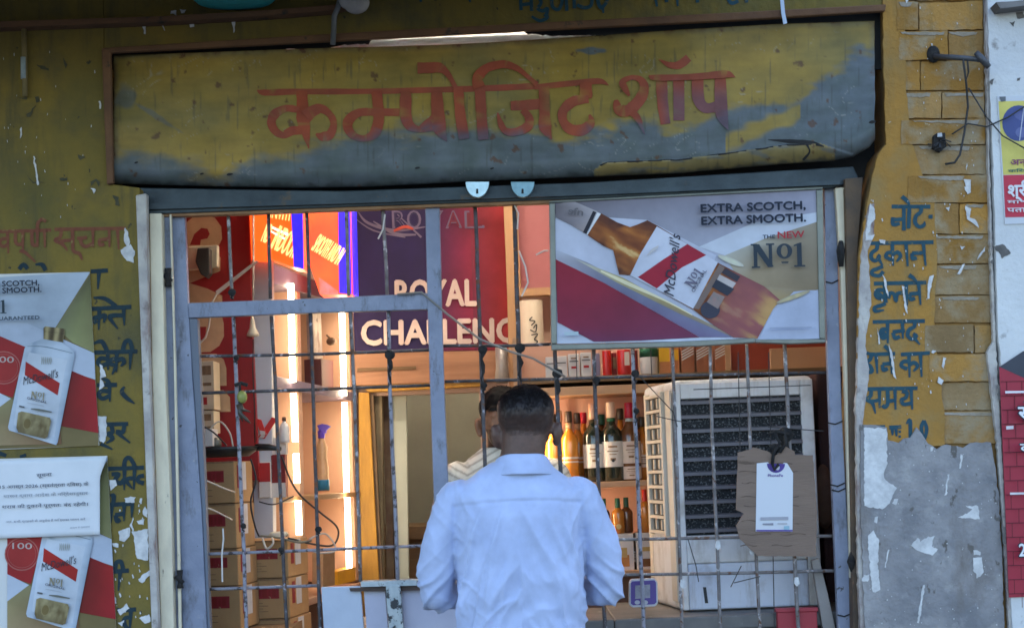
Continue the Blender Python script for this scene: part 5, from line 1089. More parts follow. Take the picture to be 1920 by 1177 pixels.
MB().box(-1.30, -.62, .42, 1.0, zb0 - .36, zb0 - .33).obj('top', m_wood, bs); 
for x in (-1.26, -.68):
    for y in (.46, .94): MB().box(x, x + .05, y, y + .05, .121, zb0 - .361).obj('leg', m_wood, bs)
MB().box(-1.30, -.80, .46, .95, zb0 - .329, zb0 - .002).obj('crate', M('crate_wood', (.24, .15, .08), None), bs); MB().box(-.795, -.64, .62, .98, zb0 - .329, W(545, 1232, .7).z).obj('crate', MC['crate_wood'], bs)
# white printed cartons behind
for i, (t, b, l) in enumerate(((676, 735, 'cream printed carton on top of the pile by the red panel'), (736, 768, 'cream printed carton with a red square, second of the pile'), (769, 812, 'cream printed carton, third of the pile by the red panel'))):
    r = carton('printed_carton', l, 'carton', 376, t + 1, b, 52, .82, .12, M('cream_carton', (.62, .52, .36), (.55, .46, .31), 8, .7), [(.42, .9, .55, .85, m_print2, 'print'), (.42, .9, .2, .3, m_print2, 'print')] if i != 1 else [(.55, .75, .3, .75, m_cr, 'red_square')], group='cream cartons piled by the red panel')
r = carton('adapter_box', 'white power adapter box on the black pan', 'box', 372, 804, 837, 54, .45, .10, m_cw)
r = empty('black_pan', W(430, 850, .5), 'black dented plastic pan resting on the top carton', 'pan'); c = W(428, 856, .56); k5 = S(.56)
mb = MB(); mb.lathe([(.09, 0), (.115, .02), (.125, .034), (.118, .034), (.10, .02), (.02, .012)], c + Vector((-.03, 0, 0)), 28, sx=1.15, sy=.9); mb.obj('bowl', M('black_plastic', (.02, .02, .02), (.035, .035, .033), 20, .35), r, smooth=True)
mb = MB(); mb.tube([c + Vector((.10, 0, .03)), c + Vector((.15, -.02, .028)), c + Vector((.19, -.03, .02))], [.013, .012, .007], 10); mb.obj('handle', MC['black_plastic'], r, smooth=True)
mb = MB(); mb.lathe([(.016, 0), (.02, .006), (.019, .03), (.012, .034)], W(405, 838, .5), 16); tag(mb.obj('small_cup', M('olive_tin', (.16, .15, .12), None, rough=.4, metal=.4), None, smooth=True), 'small dull metal cup standing on the black pan', 'cup')
for i, (pts, rr, m, l, cat) in enumerate((
    ([(385, 815, .5), (410, 790, .5), (430, 810, .5), (437, 838, .5)], .003, m_wirew, 'pale cable arching over the adapter box', 'cable'),
    ([(365, 790, .3), (400, 810, .35), (425, 835, .4)], .0028, m_wire, 'dark cable sagging from the grille bar to the pan', 'cable'),
    ([(362, 892, .13), (390, 902, .2), (420, 915, .3), (440, 922, .4)], .003, m_wirew, 'pale string pulled across the top carton front', 'string'),
    ([(375, 948, .13), (400, 956, .2), (435, 974, .35)], .003, m_wirew, 'pale string pulled across the second carton front', 'string'),
    ([(528, 855, .8), (545, 900, .8), (565, 930, .8), (600, 960, .8), (630, 985, .8), (634, 1005, .8), (622, 1022, .75), (590, 1020, .7), (540, 1008, .65)], .0036, m_wire, 'brown cable looping right over the second stack', 'cable'),
    ([(470, 860, .5), (480, 900, .5), (470, 940, .5), (478, 985, .52), (486, 1005, .55)], .0032, m_wire, 'dark cable dangling down the side of the left stack', 'cable'),
    ([(486, 940, .6), (515, 945, .6), (550, 930, .7)], .0025, m_wire, 'thin dark wire drooping below the lit shelf', 'wire'),
    ([(488, 1004, .64), (520, 1007, .64), (560, 1016, .66), (585, 1012, .66)], .004, M('khaki_cable', (.22, .19, .13), None), 'khaki cable coiled along the second stack top', 'cable'),
    ([(492, 1008, .62), (500, 1028, .6), (512, 1018, .6), (510, 1008, .62)], .004, m_wirew, 'white cable loop hanging over the second stack edge', 'cable'),
    ([(580, 1010, .7), (610, 1000, .72), (630, 1030, .74), (600, 1036, .7), (575, 1028, .68)], .0032, m_wirew, 'white cable loop at the right of the second stack', 'cable'))):
    P = [W(*p) for p in pts]; Q = []
    for j in range(len(P) - 1):
        p0, p1, p2, p3 = P[max(j - 1, 0)], P[j], P[j + 1], P[min(j + 2, len(P) - 1)]
        for q in range(6):
            t = q / 6; Q.append(.5 * (2 * p1 + (p2 - p0) * t + (2 * p0 - 5 * p1 + 4 * p2 - p3) * t * t + (3 * p1 - p0 - 3 * p2 + p3) * t ** 3))
    Q.append(P[-1]); tag(MB().tube(Q, rr, 8).obj(cat if cat != 'cable' else 'loose_cable', m, None, smooth=True), l, cat)
mb = MB(); mb.lathe([(.0, 0), (.032, 0), (.036, .008), (.03, .018), (.0, .02)], W(523, 1006, .68), 20, sy=.7); tag(mb.obj('cable_reel', m_cream, None, smooth=True), 'small white oval junction box among cables on the second stack', 'junction box')
# lemon and chillies charm tied to the grille
r = empty('lemon_charm', W(452, 720, .075), 'green lemon and chillies charm tied to the grille crossing', 'charm')
mb = MB(); mb.ell(W(454, 744, .075), .0165, .016, .021); mb.obj('lemon', M('green_lemon', (.28, .30, .07), (.2, .2, .06), 40, .45, .1, 60), r, smooth=True)
for pts in ([(449, 756), (456, 768), (470, 772)], [(447, 758), (452, 776), (462, 786), (470, 793)], [(450, 760), (449, 775), (455, 790)]):
    mb = MB(); mb.tube([W(a, b, .075) for a, b in pts], [.0085, .006, .0015], 8); mb.obj('chilli', M('dark_chilli', (.045, .04, .03), (.08, .05, .03), 40, .4), r, smooth=True)
mb = MB(); mb.tube([W(440, 722, .08), W(452, 718, .08), W(464, 722, .08)], .006, 8); mb.tube([W(450, 718, .075), W(449, 756, .072)], .004, 8); mb.obj('string', m_black, r, smooth=True)

# ------------------------------------------------------------------ right shelf with bottles
bsf = empty('bottle_shelf', (W(1300, 900, .95).x, 1.1, .12), 'wooden bottle shelf behind the customer and the air cooler', 'shelf')
kx = lambda px, y: W(px, 880, y).x
kz = lambda py, y: W(1150, py, y).z
m_tan = M('shelf_tan_wood', (.50, .30, .17), (.44, .26, .145), 5, .55, .08, 40, stretch=(.5, 1, 4))
X0, X1 = kx(985, .93), kx(1600, .93)
m_fill = M('shelf_fill_strip', (1, .86, .66), None, emit=20, ecol=(1, .76, .50))  # glow for strips added behind the customer to brighten the bottle shelf
MB().box(X0, X1, 1.235, 1.25, .2, kz(655, .93) + .06).obj('back_panel', M('shelf_pink_back', (.62, .37, .28), (.55, .32, .24), 5, .6), bsf)
for t, b, m in ((703, 714, m_wood), (722, 738, m_tan), (902, 913, m_tan), (1070, 1080, m_tan)):
    MB().box(X0, X1, .93, 1.234, kz(b, .93), kz(t, .93)).obj('shelf_board', m, bsf, bevel=.002)
MB().box(X0 - .03, X0 - .001, .93, 1.25, .2, kz(655, .93) + .06).obj('upright', m_tan, bsf, bevel=.002)
MB().box(kx(1370, .93), kx(1379, .93), .935, .96, kz(702, .93), kz(640, .93)).obj('upright', m_tan, bsf)
st_ = MB(); st_.tube([Vector((X0 + .012, .925, kz(1060, .93))), Vector((X0 + .012, .925, kz(920, .93)))], .009, 10); st_.obj('light_strip', m_fill, bsf)
st_ = MB(); st_.tube([Vector((X0 + .012, .925, kz(895, .93))), Vector((X0 + .012, .925, kz(745, .93)))], .009, 10); st_.obj('light_strip', m_fill, bsf)
m_amb = M('amber_glass', (.52, .20, .03), (.45, .15, .02), 10, .08, spec=.6, coat=.5); m_org = M('orange_whisky_glass', (.72, .27, .03), (.62, .2, .02), 10, .08, spec=.6, coat=.5); m_blk = M('dark_green_glass', (.012, .02, .014), (.02, .03, .02), 10, .06, spec=.6, coat=.5); m_brn = M('brown_whisky_glass', (.16, .06, .018), (.12, .04, .014), 10, .08, spec=.6, coat=.5)
m_cg = M('dark_green_cap', (.015, .10, .05), None, rough=.3); m_ct = M('copper_tan_cap', (.58, .34, .22), (.5, .28, .18), 20, .35, metal=.3); m_crr = M('crimson_cap', (.50, .015, .04), None, rough=.3); m_cb = M('dark_brown_cap', (.06, .035, .02), None, rough=.3); m_lab = M('ivory_label', (.68, .57, .48), (.62, .52, .44), 10, .6); m_clear = M('clear_neck', (.5, .30, .16), None, rough=.1, coat=.5)
def bottle(label, px, base, top, wpx, y, glass, cap, lab=None, sq=False, emblem=None, capl=.16, name='whisky_bottle', z0=None, neck=None):
    k = S(y); c = W(px, base, y)
    if z0 is not None: c.z = z0
    H = (base - top) * k; r_ = wpx * k / 2
    r = empty(name, c, label, 'bottle', 'whisky bottles on the shelf', local=True)
    pw = .55 if sq else 1
    mb = MB(); mb.lathe([(r_ * .9, 0), (r_, .006), (r_, H * .56), (r_ * .92, H * .62), (r_ * .55, H * .69), (r_ * .36, H * .74), (r_ * .32, H * (1 - capl))], (0, 0, 0), 28, pw=pw); mb.obj('glass', glass, r, smooth=not sq, bevel=0 if not sq else .002)
    mb = MB(); mb.lathe([(r_ * .40, H * (1 - capl) + .0005), (r_ * .42, H * (1 - capl) + .004), (r_ * .40, H * .985), (r_ * .34, H)], (0, 0, 0), 20); mb.obj('cap', cap, r, smooth=True)
    if neck: mb = MB(); mb.lathe([(r_ * .385, H * .755), (r_ * .37, H * (1 - capl) - .001)], (0, 0, 0), 20); mb.obj('neck_foil', neck, r, smooth=True)
    for (a, b, m) in (lab or ()):
        mb = MB(); n = 14; vs = []
        for i in range(n + 1):
            t = math.pi * (1.08 + .84 * i / n); ct, s2 = math.cos(t), math.sin(t)
            if pw != 1: ct = math.copysign(abs(ct) ** pw, ct); s2 = math.copysign(abs(s2) ** pw, s2)
            vs += [(r_ * 1.015 * ct, r_ * 1.015 * s2, H * a), (r_ * 1.015 * ct, r_ * 1.015 * s2, H * b)]
        mb.add(vs, [(2 * i, 2 * i + 2, 2 * i + 3, 2 * i + 1) for i in range(n)]); lo = mb.obj('label', m, r, smooth=True)
        if (b - a) * H > .03:
            pm2 = MB(); hh = (b - a) * H
            for q, (w0, z_, t_) in enumerate(((.5, .76, .07), (.62, .60, .035), (.4, .48, .03), (.3, .25, .10))):
                f0 = -r_ * (1.03 if not sq else 1.02) - .0004; pm2.add([(-w0 * r_ * .8, f0 + .10 * r_ * w0, H * a + hh * z_), (0, f0, H * a + hh * z_), (w0 * r_ * .8, f0 + .10 * r_ * w0, H * a + hh * z_), (w0 * r_ * .8, f0 + .10 * r_ * w0, H * a + hh * (z_ + t_)), (0, f0, H * a + hh * (z_ + t_)), (-w0 * r_ * .8, f0 + .10 * r_ * w0, H * a + hh * (z_ + t_))], [(0, 1, 4, 5), (1, 2, 3, 4)])
            pm2.obj('label_print', m_print2, lo)
    if emblem:
        ez, er, em = emblem; mb = MB(); mb.lathe([(er * r_ * 2, 0), (er * r_ * 2, .001)], (0, 0, 0), 20)
        mb.v = [Vector((v.x, -r_ * 1.03 - v.z, v.y + H * ez)) for v in mb.v]; mb.obj('emblem', em, r)
    return r
zB = kz(902, .93) + .0003; zU = kz(703, .93) + .0003; zC = kz(1070, .93) + .0003
lp = [(.33, .36, m_lab), (.28, .30, m_lab)]
bottle('orange whisky bottle half hidden behind the customer\'s ear', 1040, 898, 768, 36, 1.0, m_org, m_cb, lp, z0=zB)
bottle('orange whisky bottle with dark cap, left of the black bottles', 1070, 898, 764, 34, .99, m_org, m_cb, lp, z0=zB, neck=m_clear)
bottle('second orange whisky bottle with dark cap, close behind the first', 1086, 898, 768, 32, 1.07, m_amb, m_cb, lp, z0=zB, neck=m_clear)
bottle('black bottle with a tan cap and white label behind a rod', 1116, 898, 752, 42, 1.0, m_blk, m_ct, [(.18, .48, M('white_label', (.66, .63, .58), None, rough=.6))], z0=zB, capl=.2)
bottle('black bottle with a cream cap and large white label', 1150, 898, 750, 42, .99, m_blk, M('cream_cap', (.66, .46, .32), None, rough=.35), [(.18, .50, MC['white_label'])], z0=zB, capl=.2, neck=m_cg, emblem=(.26, .07, m_ink))
bottle('amber bottle with a crimson cap and two ivory labels', 1184, 898, 752, 40, 1.0, m_brn, m_crr, [(.22, .50, m_lab), (.02, .18, m_lab)], z0=zB, capl=.2, neck=M('pale_foil', (.5, .58, .56), None, rough=.3))
bottle('brown bottle half hidden behind the air cooler side', 1207, 898, 780, 34, 1.04, m_amb, m_cb, [(.2, .4, m_lab)], z0=zB)
for i, (px, g_, c_, l) in enumerate(((1052, m_brn, m_ct, 'brown bottle in the back row between the orange bottles'), (1098, m_amb, m_crr, 'amber bottle with crimson cap in the back row left of the black bottles'), (1132, m_brn, m_cg, 'brown bottle in the back row between the two black bottles'), (1167, m_amb, m_cb, 'amber bottle in the back row right of the black bottles'), (1198, m_blk, m_ct, 'dark bottle with tan cap in the back row by the air cooler'))):
    bottle(l, px, 897, 762 + 5 * (i % 3), 32, 1.14, g_, c_, [(.2, .48, m_lab)], z0=zB)
# middle row stands on white cartons
zM = kz(1001, .95)
for i, (px, w_, l) in enumerate(((1135, 40, 'white carton under the middle bottles, behind the customer\'s elbow'), (1172, 36, 'white carton under the amber bottle with a round seal'), (1212, 34, 'white carton under the red topped bottle by the air cooler'))):
    pr_ = [] if i != 1 else [(.2, .75, .1, .42, m_amb, 'print'), (.3, .65, .35, .62, m_gldp, 'print')]
    k = S(.95); c = W(px, 1070, .95); c.z = zC
    r = empty('gift_carton', c, l, 'carton', 'white cartons on the low shelf', local=True)
    MB().box(-w_ * k / 2, w_ * k / 2, 0, .1, 0, zM - zC).obj('box', m_cw, r, bevel=.002)
    for q, (a0, a1, b0, b1, mm, nm) in enumerate(pr_): MB().box((a0 - .5) * w_ * k, (a1 - .5) * w_ * k, -.0014 - .0003 * q, -.0002, b0 * (zM - zC), b1 * (zM - zC)).obj(nm, mm, r)
    if i == 2:
        for b0, b1 in ((.5, .62), (.08, .3)): MB().box(-.4 * w_ * k, .45 * w_ * k, -.0012, -.0002, b0 * (zM - zC), b1 * (zM - zC)).obj('print', m_gldp if b0 > .3 else m_brn, r)
bottle('dark bottle with a green cap behind the customer\'s shoulder', 1134, 1000, 934, 22, 1.0, m_blk, m_cg, None, z0=zM + .0004, capl=.3)
bottle('amber bottle with a green cap and a round gold seal', 1160, 1000, 934, 24, .99, m_amb, m_cg, None, z0=zM + .0004, capl=.3, emblem=(.2, .2, M('gold_seal', (.62, .48, .2), None, rough=.4)), neck=M('gold_foil', (.6, .4, .2), None, rough=.3))
bottle('brown bottle with a green cap, right of the gold seal bottle', 1176, 1000, 934, 24, 1.03, m_brn, m_cg, None, z0=zM + .0004, capl=.3)
bottle('amber bottle with a red top next to the air cooler side', 1211, 1000, 920, 24, 1.0, m_amb, M('scarlet_cap', (.60, .035, .02), None, rough=.3), None, z0=zM + .0004, capl=.45)
bottle('brown bottle with green neck label on the low shelf by the elbow', 1190, 1070, 1004, 22, 1.02, m_brn, m_cb, [(.2, .5, m_lab)], z0=zC)
# top row
gt = 'boxed bottles along the top shelf'
def canister(label, px, t, wpx, y, m, bands=(), cat='canister', lidm=None):
    k = S(y); c = W(px, 703, y); c.z = zU; r_ = wpx * k / 2; h = (703 - t) * k
    r = empty('gift_canister', c, label, cat, gt, local=True)
    mb = MB(); mb.lathe([(r_ * .97, 0), (r_, .003), (r_, h - .003), (r_ * .97, h)], (0, 0, 0), 26); mb.obj('tube', m, r, smooth=True)
    for a, b, mm in bands: mb = MB(); mb.lathe([(r_ * 1.012, h * a), (r_ * 1.012, h * b)], (0, 0, 0), 26); mb.obj('band', mm, r, smooth=True)
    return r
def topcarton(label, px, t, wpx, y, m, prints=(), d=.08):
    k = S(y); c = W(px, 703, y); c.z = zU; h = (703 - t) * k; w_ = wpx * k
    r = empty('gift_carton', c, label, 'carton', gt, local=True); MB().box(-w_ / 2, w_ / 2, 0, d, 0, h).obj('box', m, r, bevel=.002)
    for q, (a0, a1, b0, b1, mm, nm) in enumerate(prints): MB().box((a0 - .5) * w_, (a1 - .5) * w_, -.0014 - .0003 * q, -.0002, b0 * h, b1 * h).obj(nm, mm, r)
    return r
wpn = [(.1, .9, .66, .70, m_ink, 'print'), (.25, .75, .36, .46, m_cr, 'print'), (.25, .75, .78, .84, m_print2, 'print')]
topcarton('white gift carton at the left end of the top shelf', 1033, 664, 18, .95, m_cw, wpn[:1]); topcarton('white gift carton with red print, second on the top shelf', 1054, 663, 20, .95, m_cw, wpn[:1]); topcarton('white gift carton with red print, third on the top shelf', 1077, 660, 21, .95, m_cw, wpn); topcarton('white gift carton with red print, nearest the red canisters', 1100, 658, 20, .95, m_cw, wpn)
topcarton('narrow lilac grey carton left of the red canisters', 1121, 660, 10, .96, m_lil)
m_scar = M('scarlet_tube', (.62, .02, .015), (.55, .016, .012), 10, .3, coat=.3)
canister('plain scarlet canister on the top shelf', 1139, 656, 17, .96, m_scar); topcarton('narrow dark carton between the two scarlet canisters', 1153, 660, 9, .97, m_crd, [(.2, .8, .3, .8, m_print2, 'print')])
cn2 = canister('scarlet canister with a cream emblem on the top shelf', 1171, 656, 26, .96, m_scar); mb = MB(); mb.box(.0, .019, -.0285, -.018, .035, .085); mb.obj('emblem', m_lab, cn2)
canister('slim dark red canister right of the cream emblem', 1192, 657, 10, .98, m_crd)
canister('white canister with a green top on the top shelf', 1218, 652, 35, .97, m_cw, [(.62, 1.0, m_cg)]); topcarton('yellow carton with copper foot on the top shelf', 1247, 654, 20, .95, M('yellow_carton', (.75, .42, .02), None, rough=.4), [(.0, 1, 0, .45, M('copper_print', (.55, .22, .08), (.45, .16, .06), 20, .35), 'foot')])
topcarton('slim orange carton right of the yellow one', 1268, 654, 14, .97, MC['copper_print'], [(.1, .9, .5, .9, MC['yellow_carton'], 'print')])
for i, px in enumerate((1291, 1319, 1354)):
    r = topcarton(('copper and white striped carton, left of its row of three', 'copper and white striped carton, middle of its row of three', 'copper and white striped carton beside the shelf upright')[i], px, 652, 24, .95, M('copper_carton', (.34, .12, .05), (.28, .09, .04), 12, .4))
    k = S(.95); 
    for j in range(4):
        mb = MB(); w_ = 24 * k; h = 51 * k; z0 = h * (.55 + .12 * j) - j * .002
        mb.add([(-w_ * .48, -.0016 - .0003 * j, z0 - .012), (w_ * .48, -.0016 - .0003 * j, z0 + .012), (w_ * .48, -.0016 - .0003 * j, z0 + .017), (-w_ * .48, -.0016 - .0003 * j, z0 - .006)], [(0, 1, 2, 3)]); mb.obj('stripe', m_cw, r)
MB().box(kx(1381, .98), kx(1580, .98), .985, 1.0, zU, zU + .12).obj('back_lining', M('brick_red_laminate', (.30, .05, .025), (.26, .04, .02), 4, .45), bsf)
topcarton('long tan carton lying at the right end of the top shelf', 1500, 664, 108, .96, M('tan_carton', (.50, .30, .17), None, rough=.6), (), .02)

# ------------------------------------------------------------------ air cooler
ac = empty('air_cooler', (W(1390, 1140, .5).x, .5, W(1390, 1140, .33).z), 'large off white air cooler with a dark slatted grille, behind the rods', 'air cooler')
m_acw = M('cooler_white', (.74, .73, .73), (.62, .61, .60), 4, .45, .04, 30, c3=(.36, .32, .27), t3=.50, sc3=6, w3=.22, c5=(.38, .33, .27), t5=.50, sc5=2.5, w5=.2); m_acc = M('cooler_ivory', (.60, .54, .44), (.54, .49, .40), 6, .45)
cz0, cz1 = W(1390, 1142, .33).z, W(1390, 708, .33).z
fl, frr = kx(1263, .33), kx(1532, .33); bl = kx(1213, .74); 
def plan(mb, pts, z0, z1): return mb.ext([Vector((a, b, z0)) for a, b in pts], Vector((0, 0, z1 - z0)))
mb = MB(); plan(mb, [(fl + .01, .34), (frr, .34), (frr + .03, .76), (bl, .76)], cz0, cz1); mb.obj('body', m_acw, ac, bevel=.02, seg=4)
# front frame with the opening
GX0, GX1 = kx(1281, .33), kx(1506, .33); GZ0, GZ1 = W(1390, 1000, .33).z, W(1390, 744, .33).z
ff = MB(); e = .0
ff.box(fl + .012, GX0, .318, .3395, cz0 + .005, cz1 - .012); ff.box(GX1, frr - .004, .318, .3395, cz0 + .005, cz1 - .012); ff.box(GX0 + .0003, GX1 - .0003, .318, .3395, GZ1, cz1 - .012); ff.box(GX0 + .0003, GX1 - .0003, .318, .3395, cz0 + .16, GZ0)
ff.obj('front_frame', m_acw, ac, bevel=.004)
MB().box(GX0 + .0003, GX1 - .0003, .322, .3395, cz0 + .005, cz0 + .159).obj('base_panel', M('cooler_blue_white', (.66, .70, .80), (.56, .60, .70), 5, .4, c3=(.28, .26, .27), t3=.53, sc3=6, w3=.2, c5=(.33, .30, .29), t5=.52, sc5=2.5, w5=.2), ac, bevel=.006)
MB().box(GX0 + .001, GX1 - .001, .330, .3392, GZ0 + .001, GZ1 - .001).obj('cooling_pad', M('honeycomb_pad', (.016, .018, .02), (.03, .033, .036), 160, .95, .8, 200, c3=(.15, .155, .16), t3=.55, sc3=130, w3=.05), ac)
for i in range(10):
    z = GZ1 - (GZ1 - GZ0) * (i + .25) / 9.6
    mb = MB(); mb.add([(GX0, .3165, z - .0075), (GX1, .3165, z - .0075), (GX1, .3165, z + .003), (GX0, .3165, z + .003), (GX0, .3275, z - .003), (GX1, .3275, z - .003), (GX1, .3275, z + .0065), (GX0, .3275, z + .0065)], [(0, 1, 2, 3), (4, 7, 6, 5), (0, 4, 5, 1), (3, 2, 6, 7), (0, 3, 7, 4), (1, 5, 6, 2)]); mb.obj('slat', M('grey_slat', (.15, .14, .155), (.12, .115, .13), 8, .5), ac)
# side louvre column on the warm left side
dv_ = Vector((bl - fl, .76 - .34, 0)).normalized(); sn = Vector((-dv_.y, dv_.x, 0)); 
if sn.x > 0: sn = -sn
Ls = math.hypot(bl - fl, .42)
def side(a, z, o=0.0): return Vector((fl + .005, .34, 0)) + dv_ * (a * Ls) + sn * o + Vector((0, 0, z))
def sbox(mb, a0, a1, z0, z1, o0, o1):
    fr = [side(a0, z0, o1), side(a1, z0, o1), side(a1, z1, o1), side(a0, z1, o1)]; return mb.ext(fr, -sn * (o1 - o0))
SZ0, SZ1 = W(1235, 998, .5).z, W(1235, 742, .5).z
mb = MB(); sbox(mb, .28, .78, SZ0, SZ1, .0005, .006); mb.obj('side_recess', M('louvre_dark', (.03, .028, .025), None, rough=.8), ac)
for i in range(10):
    z = SZ1 + (SZ0 - SZ1) * i / 9; mb = MB(); sbox(mb, .26, .80, z - .005, z + .005, .0065, .018); mb.obj('louvre', m_acc, ac)
for a in (.22, .79): mb = MB(); sbox(mb, a, a + .065, SZ0 - .012, SZ1 + .012, .0005, .0185); mb.obj('louvre_edge', m_acc, ac, bevel=.003)
for i in range(9):
    z = SZ1 + (SZ0 - SZ1) * (i + .5) / 9
    for j in range(2):
        a = .40 + .2 * j; mb = MB(); sbox(mb, a, a + .04, z - .017, z + .017, .0065, .013); mb.obj('louvre_fin', m_acc, ac)
mb = MB(); sbox(mb, .02, .21, cz0 + .03, cz1 - .03, .0, .006); sbox(mb, .86, .99, cz0 + .03, cz1 - .03, .0, .006); mb.obj('side_trim', m_acc, ac, bevel=.003)
mb = MB(); mb.prism([(1318, 1100), (1324, 1100), (1328, 1130), (1322, 1130)], .3205, .3215); mb.obj('logo_mark', m_ink, ac)
# counter with dark front
ct = empty('shop_counter', (W(1380, 1177, .3).x, .3, .12), 'dark shop counter ledge under the air cooler', 'counter')
zc_ = cz0 - .001
MB().box(W(1150, 1145, .2).x, 1.30, .16, .80, zc_ - .045, zc_).obj('top', M('counter_top', (.16, .15, .14), (.10, .10, .10), 9, .5, c3=(.3, .29, .27), t3=.62, sc3=12), ct, bevel=.006)
MB().box(W(1160, 1145, .2).x, 1.28, .20, .24, .121, zc_ - .046).obj('front_panel', M('counter_dark', (.035, .035, .04), (.05, .05, .055), 6, .5), ct)
MB().box(-.60, W(1149, 1145, .2).x, .16, .62, zc_ - .04, zc_ + .0).obj('top', MC['counter_top'], ct, bevel=.004)
rbx = empty('red_crate', W(1495, 1177, .12), 'red plastic crate corner below the cardboard sign', 'crate')
MB().prism([(1457, 1146), (1532, 1144), (1538, 1300), (1462, 1300)], .125, .15).obj('front', M('red_plastic', (.36, .03, .045), (.30, .025, .04), 9, .45), rbx, bevel=.004)
MB().prism([(1455, 1140), (1534, 1138), (1534, 1145.5), (1455, 1147.5)], .12, .158).obj('rim', MC['red_plastic'], rbx, bevel=.002)
mb = MB(); mb.prism([(1522, 1050), (1536, 1046), (1552, 1110), (1572, 1200), (1592, 1300), (1568, 1300), (1545, 1190)], .14, .17); tag(mb.obj('leaning_plank', M('weathered_plank', (.32, .29, .27), (.24, .22, .20), 6, .8, .3, 40), None, bevel=.003), 'weathered grey plank leaning beside the right grille bar', 'plank')
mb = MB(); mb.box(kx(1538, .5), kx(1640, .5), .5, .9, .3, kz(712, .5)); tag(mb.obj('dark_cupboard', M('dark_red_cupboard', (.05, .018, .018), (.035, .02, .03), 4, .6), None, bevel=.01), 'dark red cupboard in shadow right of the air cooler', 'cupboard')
mb = MB(); mb.ell(W(1545, 930, .42), .035, .04, .11); tag(mb.obj('brown_sack', M('sack_cloth', (.13, .075, .05), (.09, .05, .035), 12, .9, .4, 50), None, smooth=True), 'brown cloth sack squeezed between air cooler and grille bar', 'sack')
# payment speaker with a violet face
pyb = empty('payment_box', W(1206, 1135, .2), 'small violet payment speaker with a grey panel on the counter', 'payment box')
MB().prism([(1180, 1092), (1184, 1086), (1228, 1084), (1233, 1090), (1234, 1130), (1229, 1136), (1185, 1138), (1180, 1133)], .175, .215).obj('case', M('pale_case', (.52, .53, .56), None, rough=.4), pyb, bevel=.004)
MB().prism([(1183, 1092), (1186, 1089), (1227, 1087), (1230, 1091), (1231, 1128), (1227, 1132), (1187, 1134), (1183, 1131)], .172, .1745).obj('face', M('violet_face', (.085, .05, .24), None, rough=.35), pyb)
MB().prism([(1191, 1097), (1219, 1095), (1219, 1120), (1191, 1122)], .170, .1715).obj('panel', M('grey_panel', (.30, .30, .34), (.2, .2, .24), 60, .4), pyb)
for px in (1195, 1210): mb = MB(); mb.prism([(px + 5 * math.cos(t), 1128.5 + 4 * math.sin(t)) for t in [math.pi * i / 8 for i in range(16)]], .170, .1715); mb.obj('button', M('button_grey', (.42, .42, .46), None), pyb)
# cardboard with payment tag
cs_ = empty('cardboard_sign', W(1455, 1045, .07), 'piece of brown cardboard hung on the grille rods by a black string', 'cardboard sign')
MB().prism(jag([(1384, 848), (1410, 842), (1412, 838), (1440, 846), (1452, 855), (1464, 846), (1472, 836), (1490, 846), (1490, 852), (1524, 853), (1532, 960), (1530, 1043), (1420, 1042), (1388, 1010), (1380, 985), (1395, 962), (1380, 955), (1382, 900)], 1.2, 8), .066, .072).obj('sheet', M('torn_cardboard', (.235, .165, .125), (.20, .14, .105), 4, .9, .3, 30, c3=(.13, .09, .065), t3=.64, sc3=9, w3=.05, stretch=(1, 1, 7)), cs_, bevel=.001)
cr_ = MB()
for i, y_ in enumerate((868, 884, 905, 931, 948, 976, 1001, 1022)):
    x0, x1 = 1384 + rnd.uniform(0, 12), 1528 - rnd.uniform(0, 60)
    for j in range(2):
        a, b = (x0, x0 + (x1 - x0) * rnd.uniform(.25, .5)) if j == 0 else (x0 + (x1 - x0) * .6, x1)
        cr_.ribbon([(a + (b - a) * t / 5, y_ + 1.3 * math.sin(i * 3 + t * 1.3 + j), .5 + 1.3 * abs(math.sin(i + t))) for t in range(6)], .0658)
cr_.obj('crease', M('cardboard_crease', (.11, .075, .055), None, rough=.9), cs_)
ks = MB()
for pts in ([(1452, 812), (1462, 830), (1450, 850), (1448, 870)], [(1470, 800), (1474, 830), (1462, 848)], [(1440, 815), (1455, 808), (1480, 815)], [(1448, 868), (1452, 880), (1460, 870)]): ks.tube([W(a, b, .06) for a, b in pts], .0052, 8)
ks.obj('string', m_black, cs_, smooth=True)
tg = empty('payment_tag', W(1453, 996, .065), 'white payment tag with a violet top on the cardboard', 'tag')
MB().prism([(1419, 868), (1440, 866), (1444, 872), (1466, 872), (1470, 867), (1476, 868), (1487, 886), (1486, 996), (1417, 996)], .0635, .0655).obj('card', M('tag_white', (.62, .64, .68), None, rough=.5), tg)
A = Art(.0633)
A.poly([(1437, 868.5)] + [(1455 + 17 * math.cos(t), 869 + 17 * math.sin(t)) for t in [math.pi * (1 - i / 12) for i in range(13)]], (.085, .05, .26)); A.ell(1458, 876, 4, 5, (.6, .6, .66))
A.text('PhonePe', (1440, 893), (1468, 893), 5, (.12, .07, .32), .02)
A.rib([(1426, 972, 6), (1478, 971, 6)], (.36, .36, .4)); A.rib([(1430, 982, 3), (1450, 982, 4)], (.25, .25, .3)); A.rib([(1458, 981, 3), (1476, 981, 3)], (.45, .45, .48)); A.rib([(1418, 994, 3), (1486, 994, 3)], (.10, .06, .3)); A.rib([(1470, 989, 7), (1480, 989, 7)], (.3, .48, .56))
A.mb.obj('artwork', m_printm, tg)
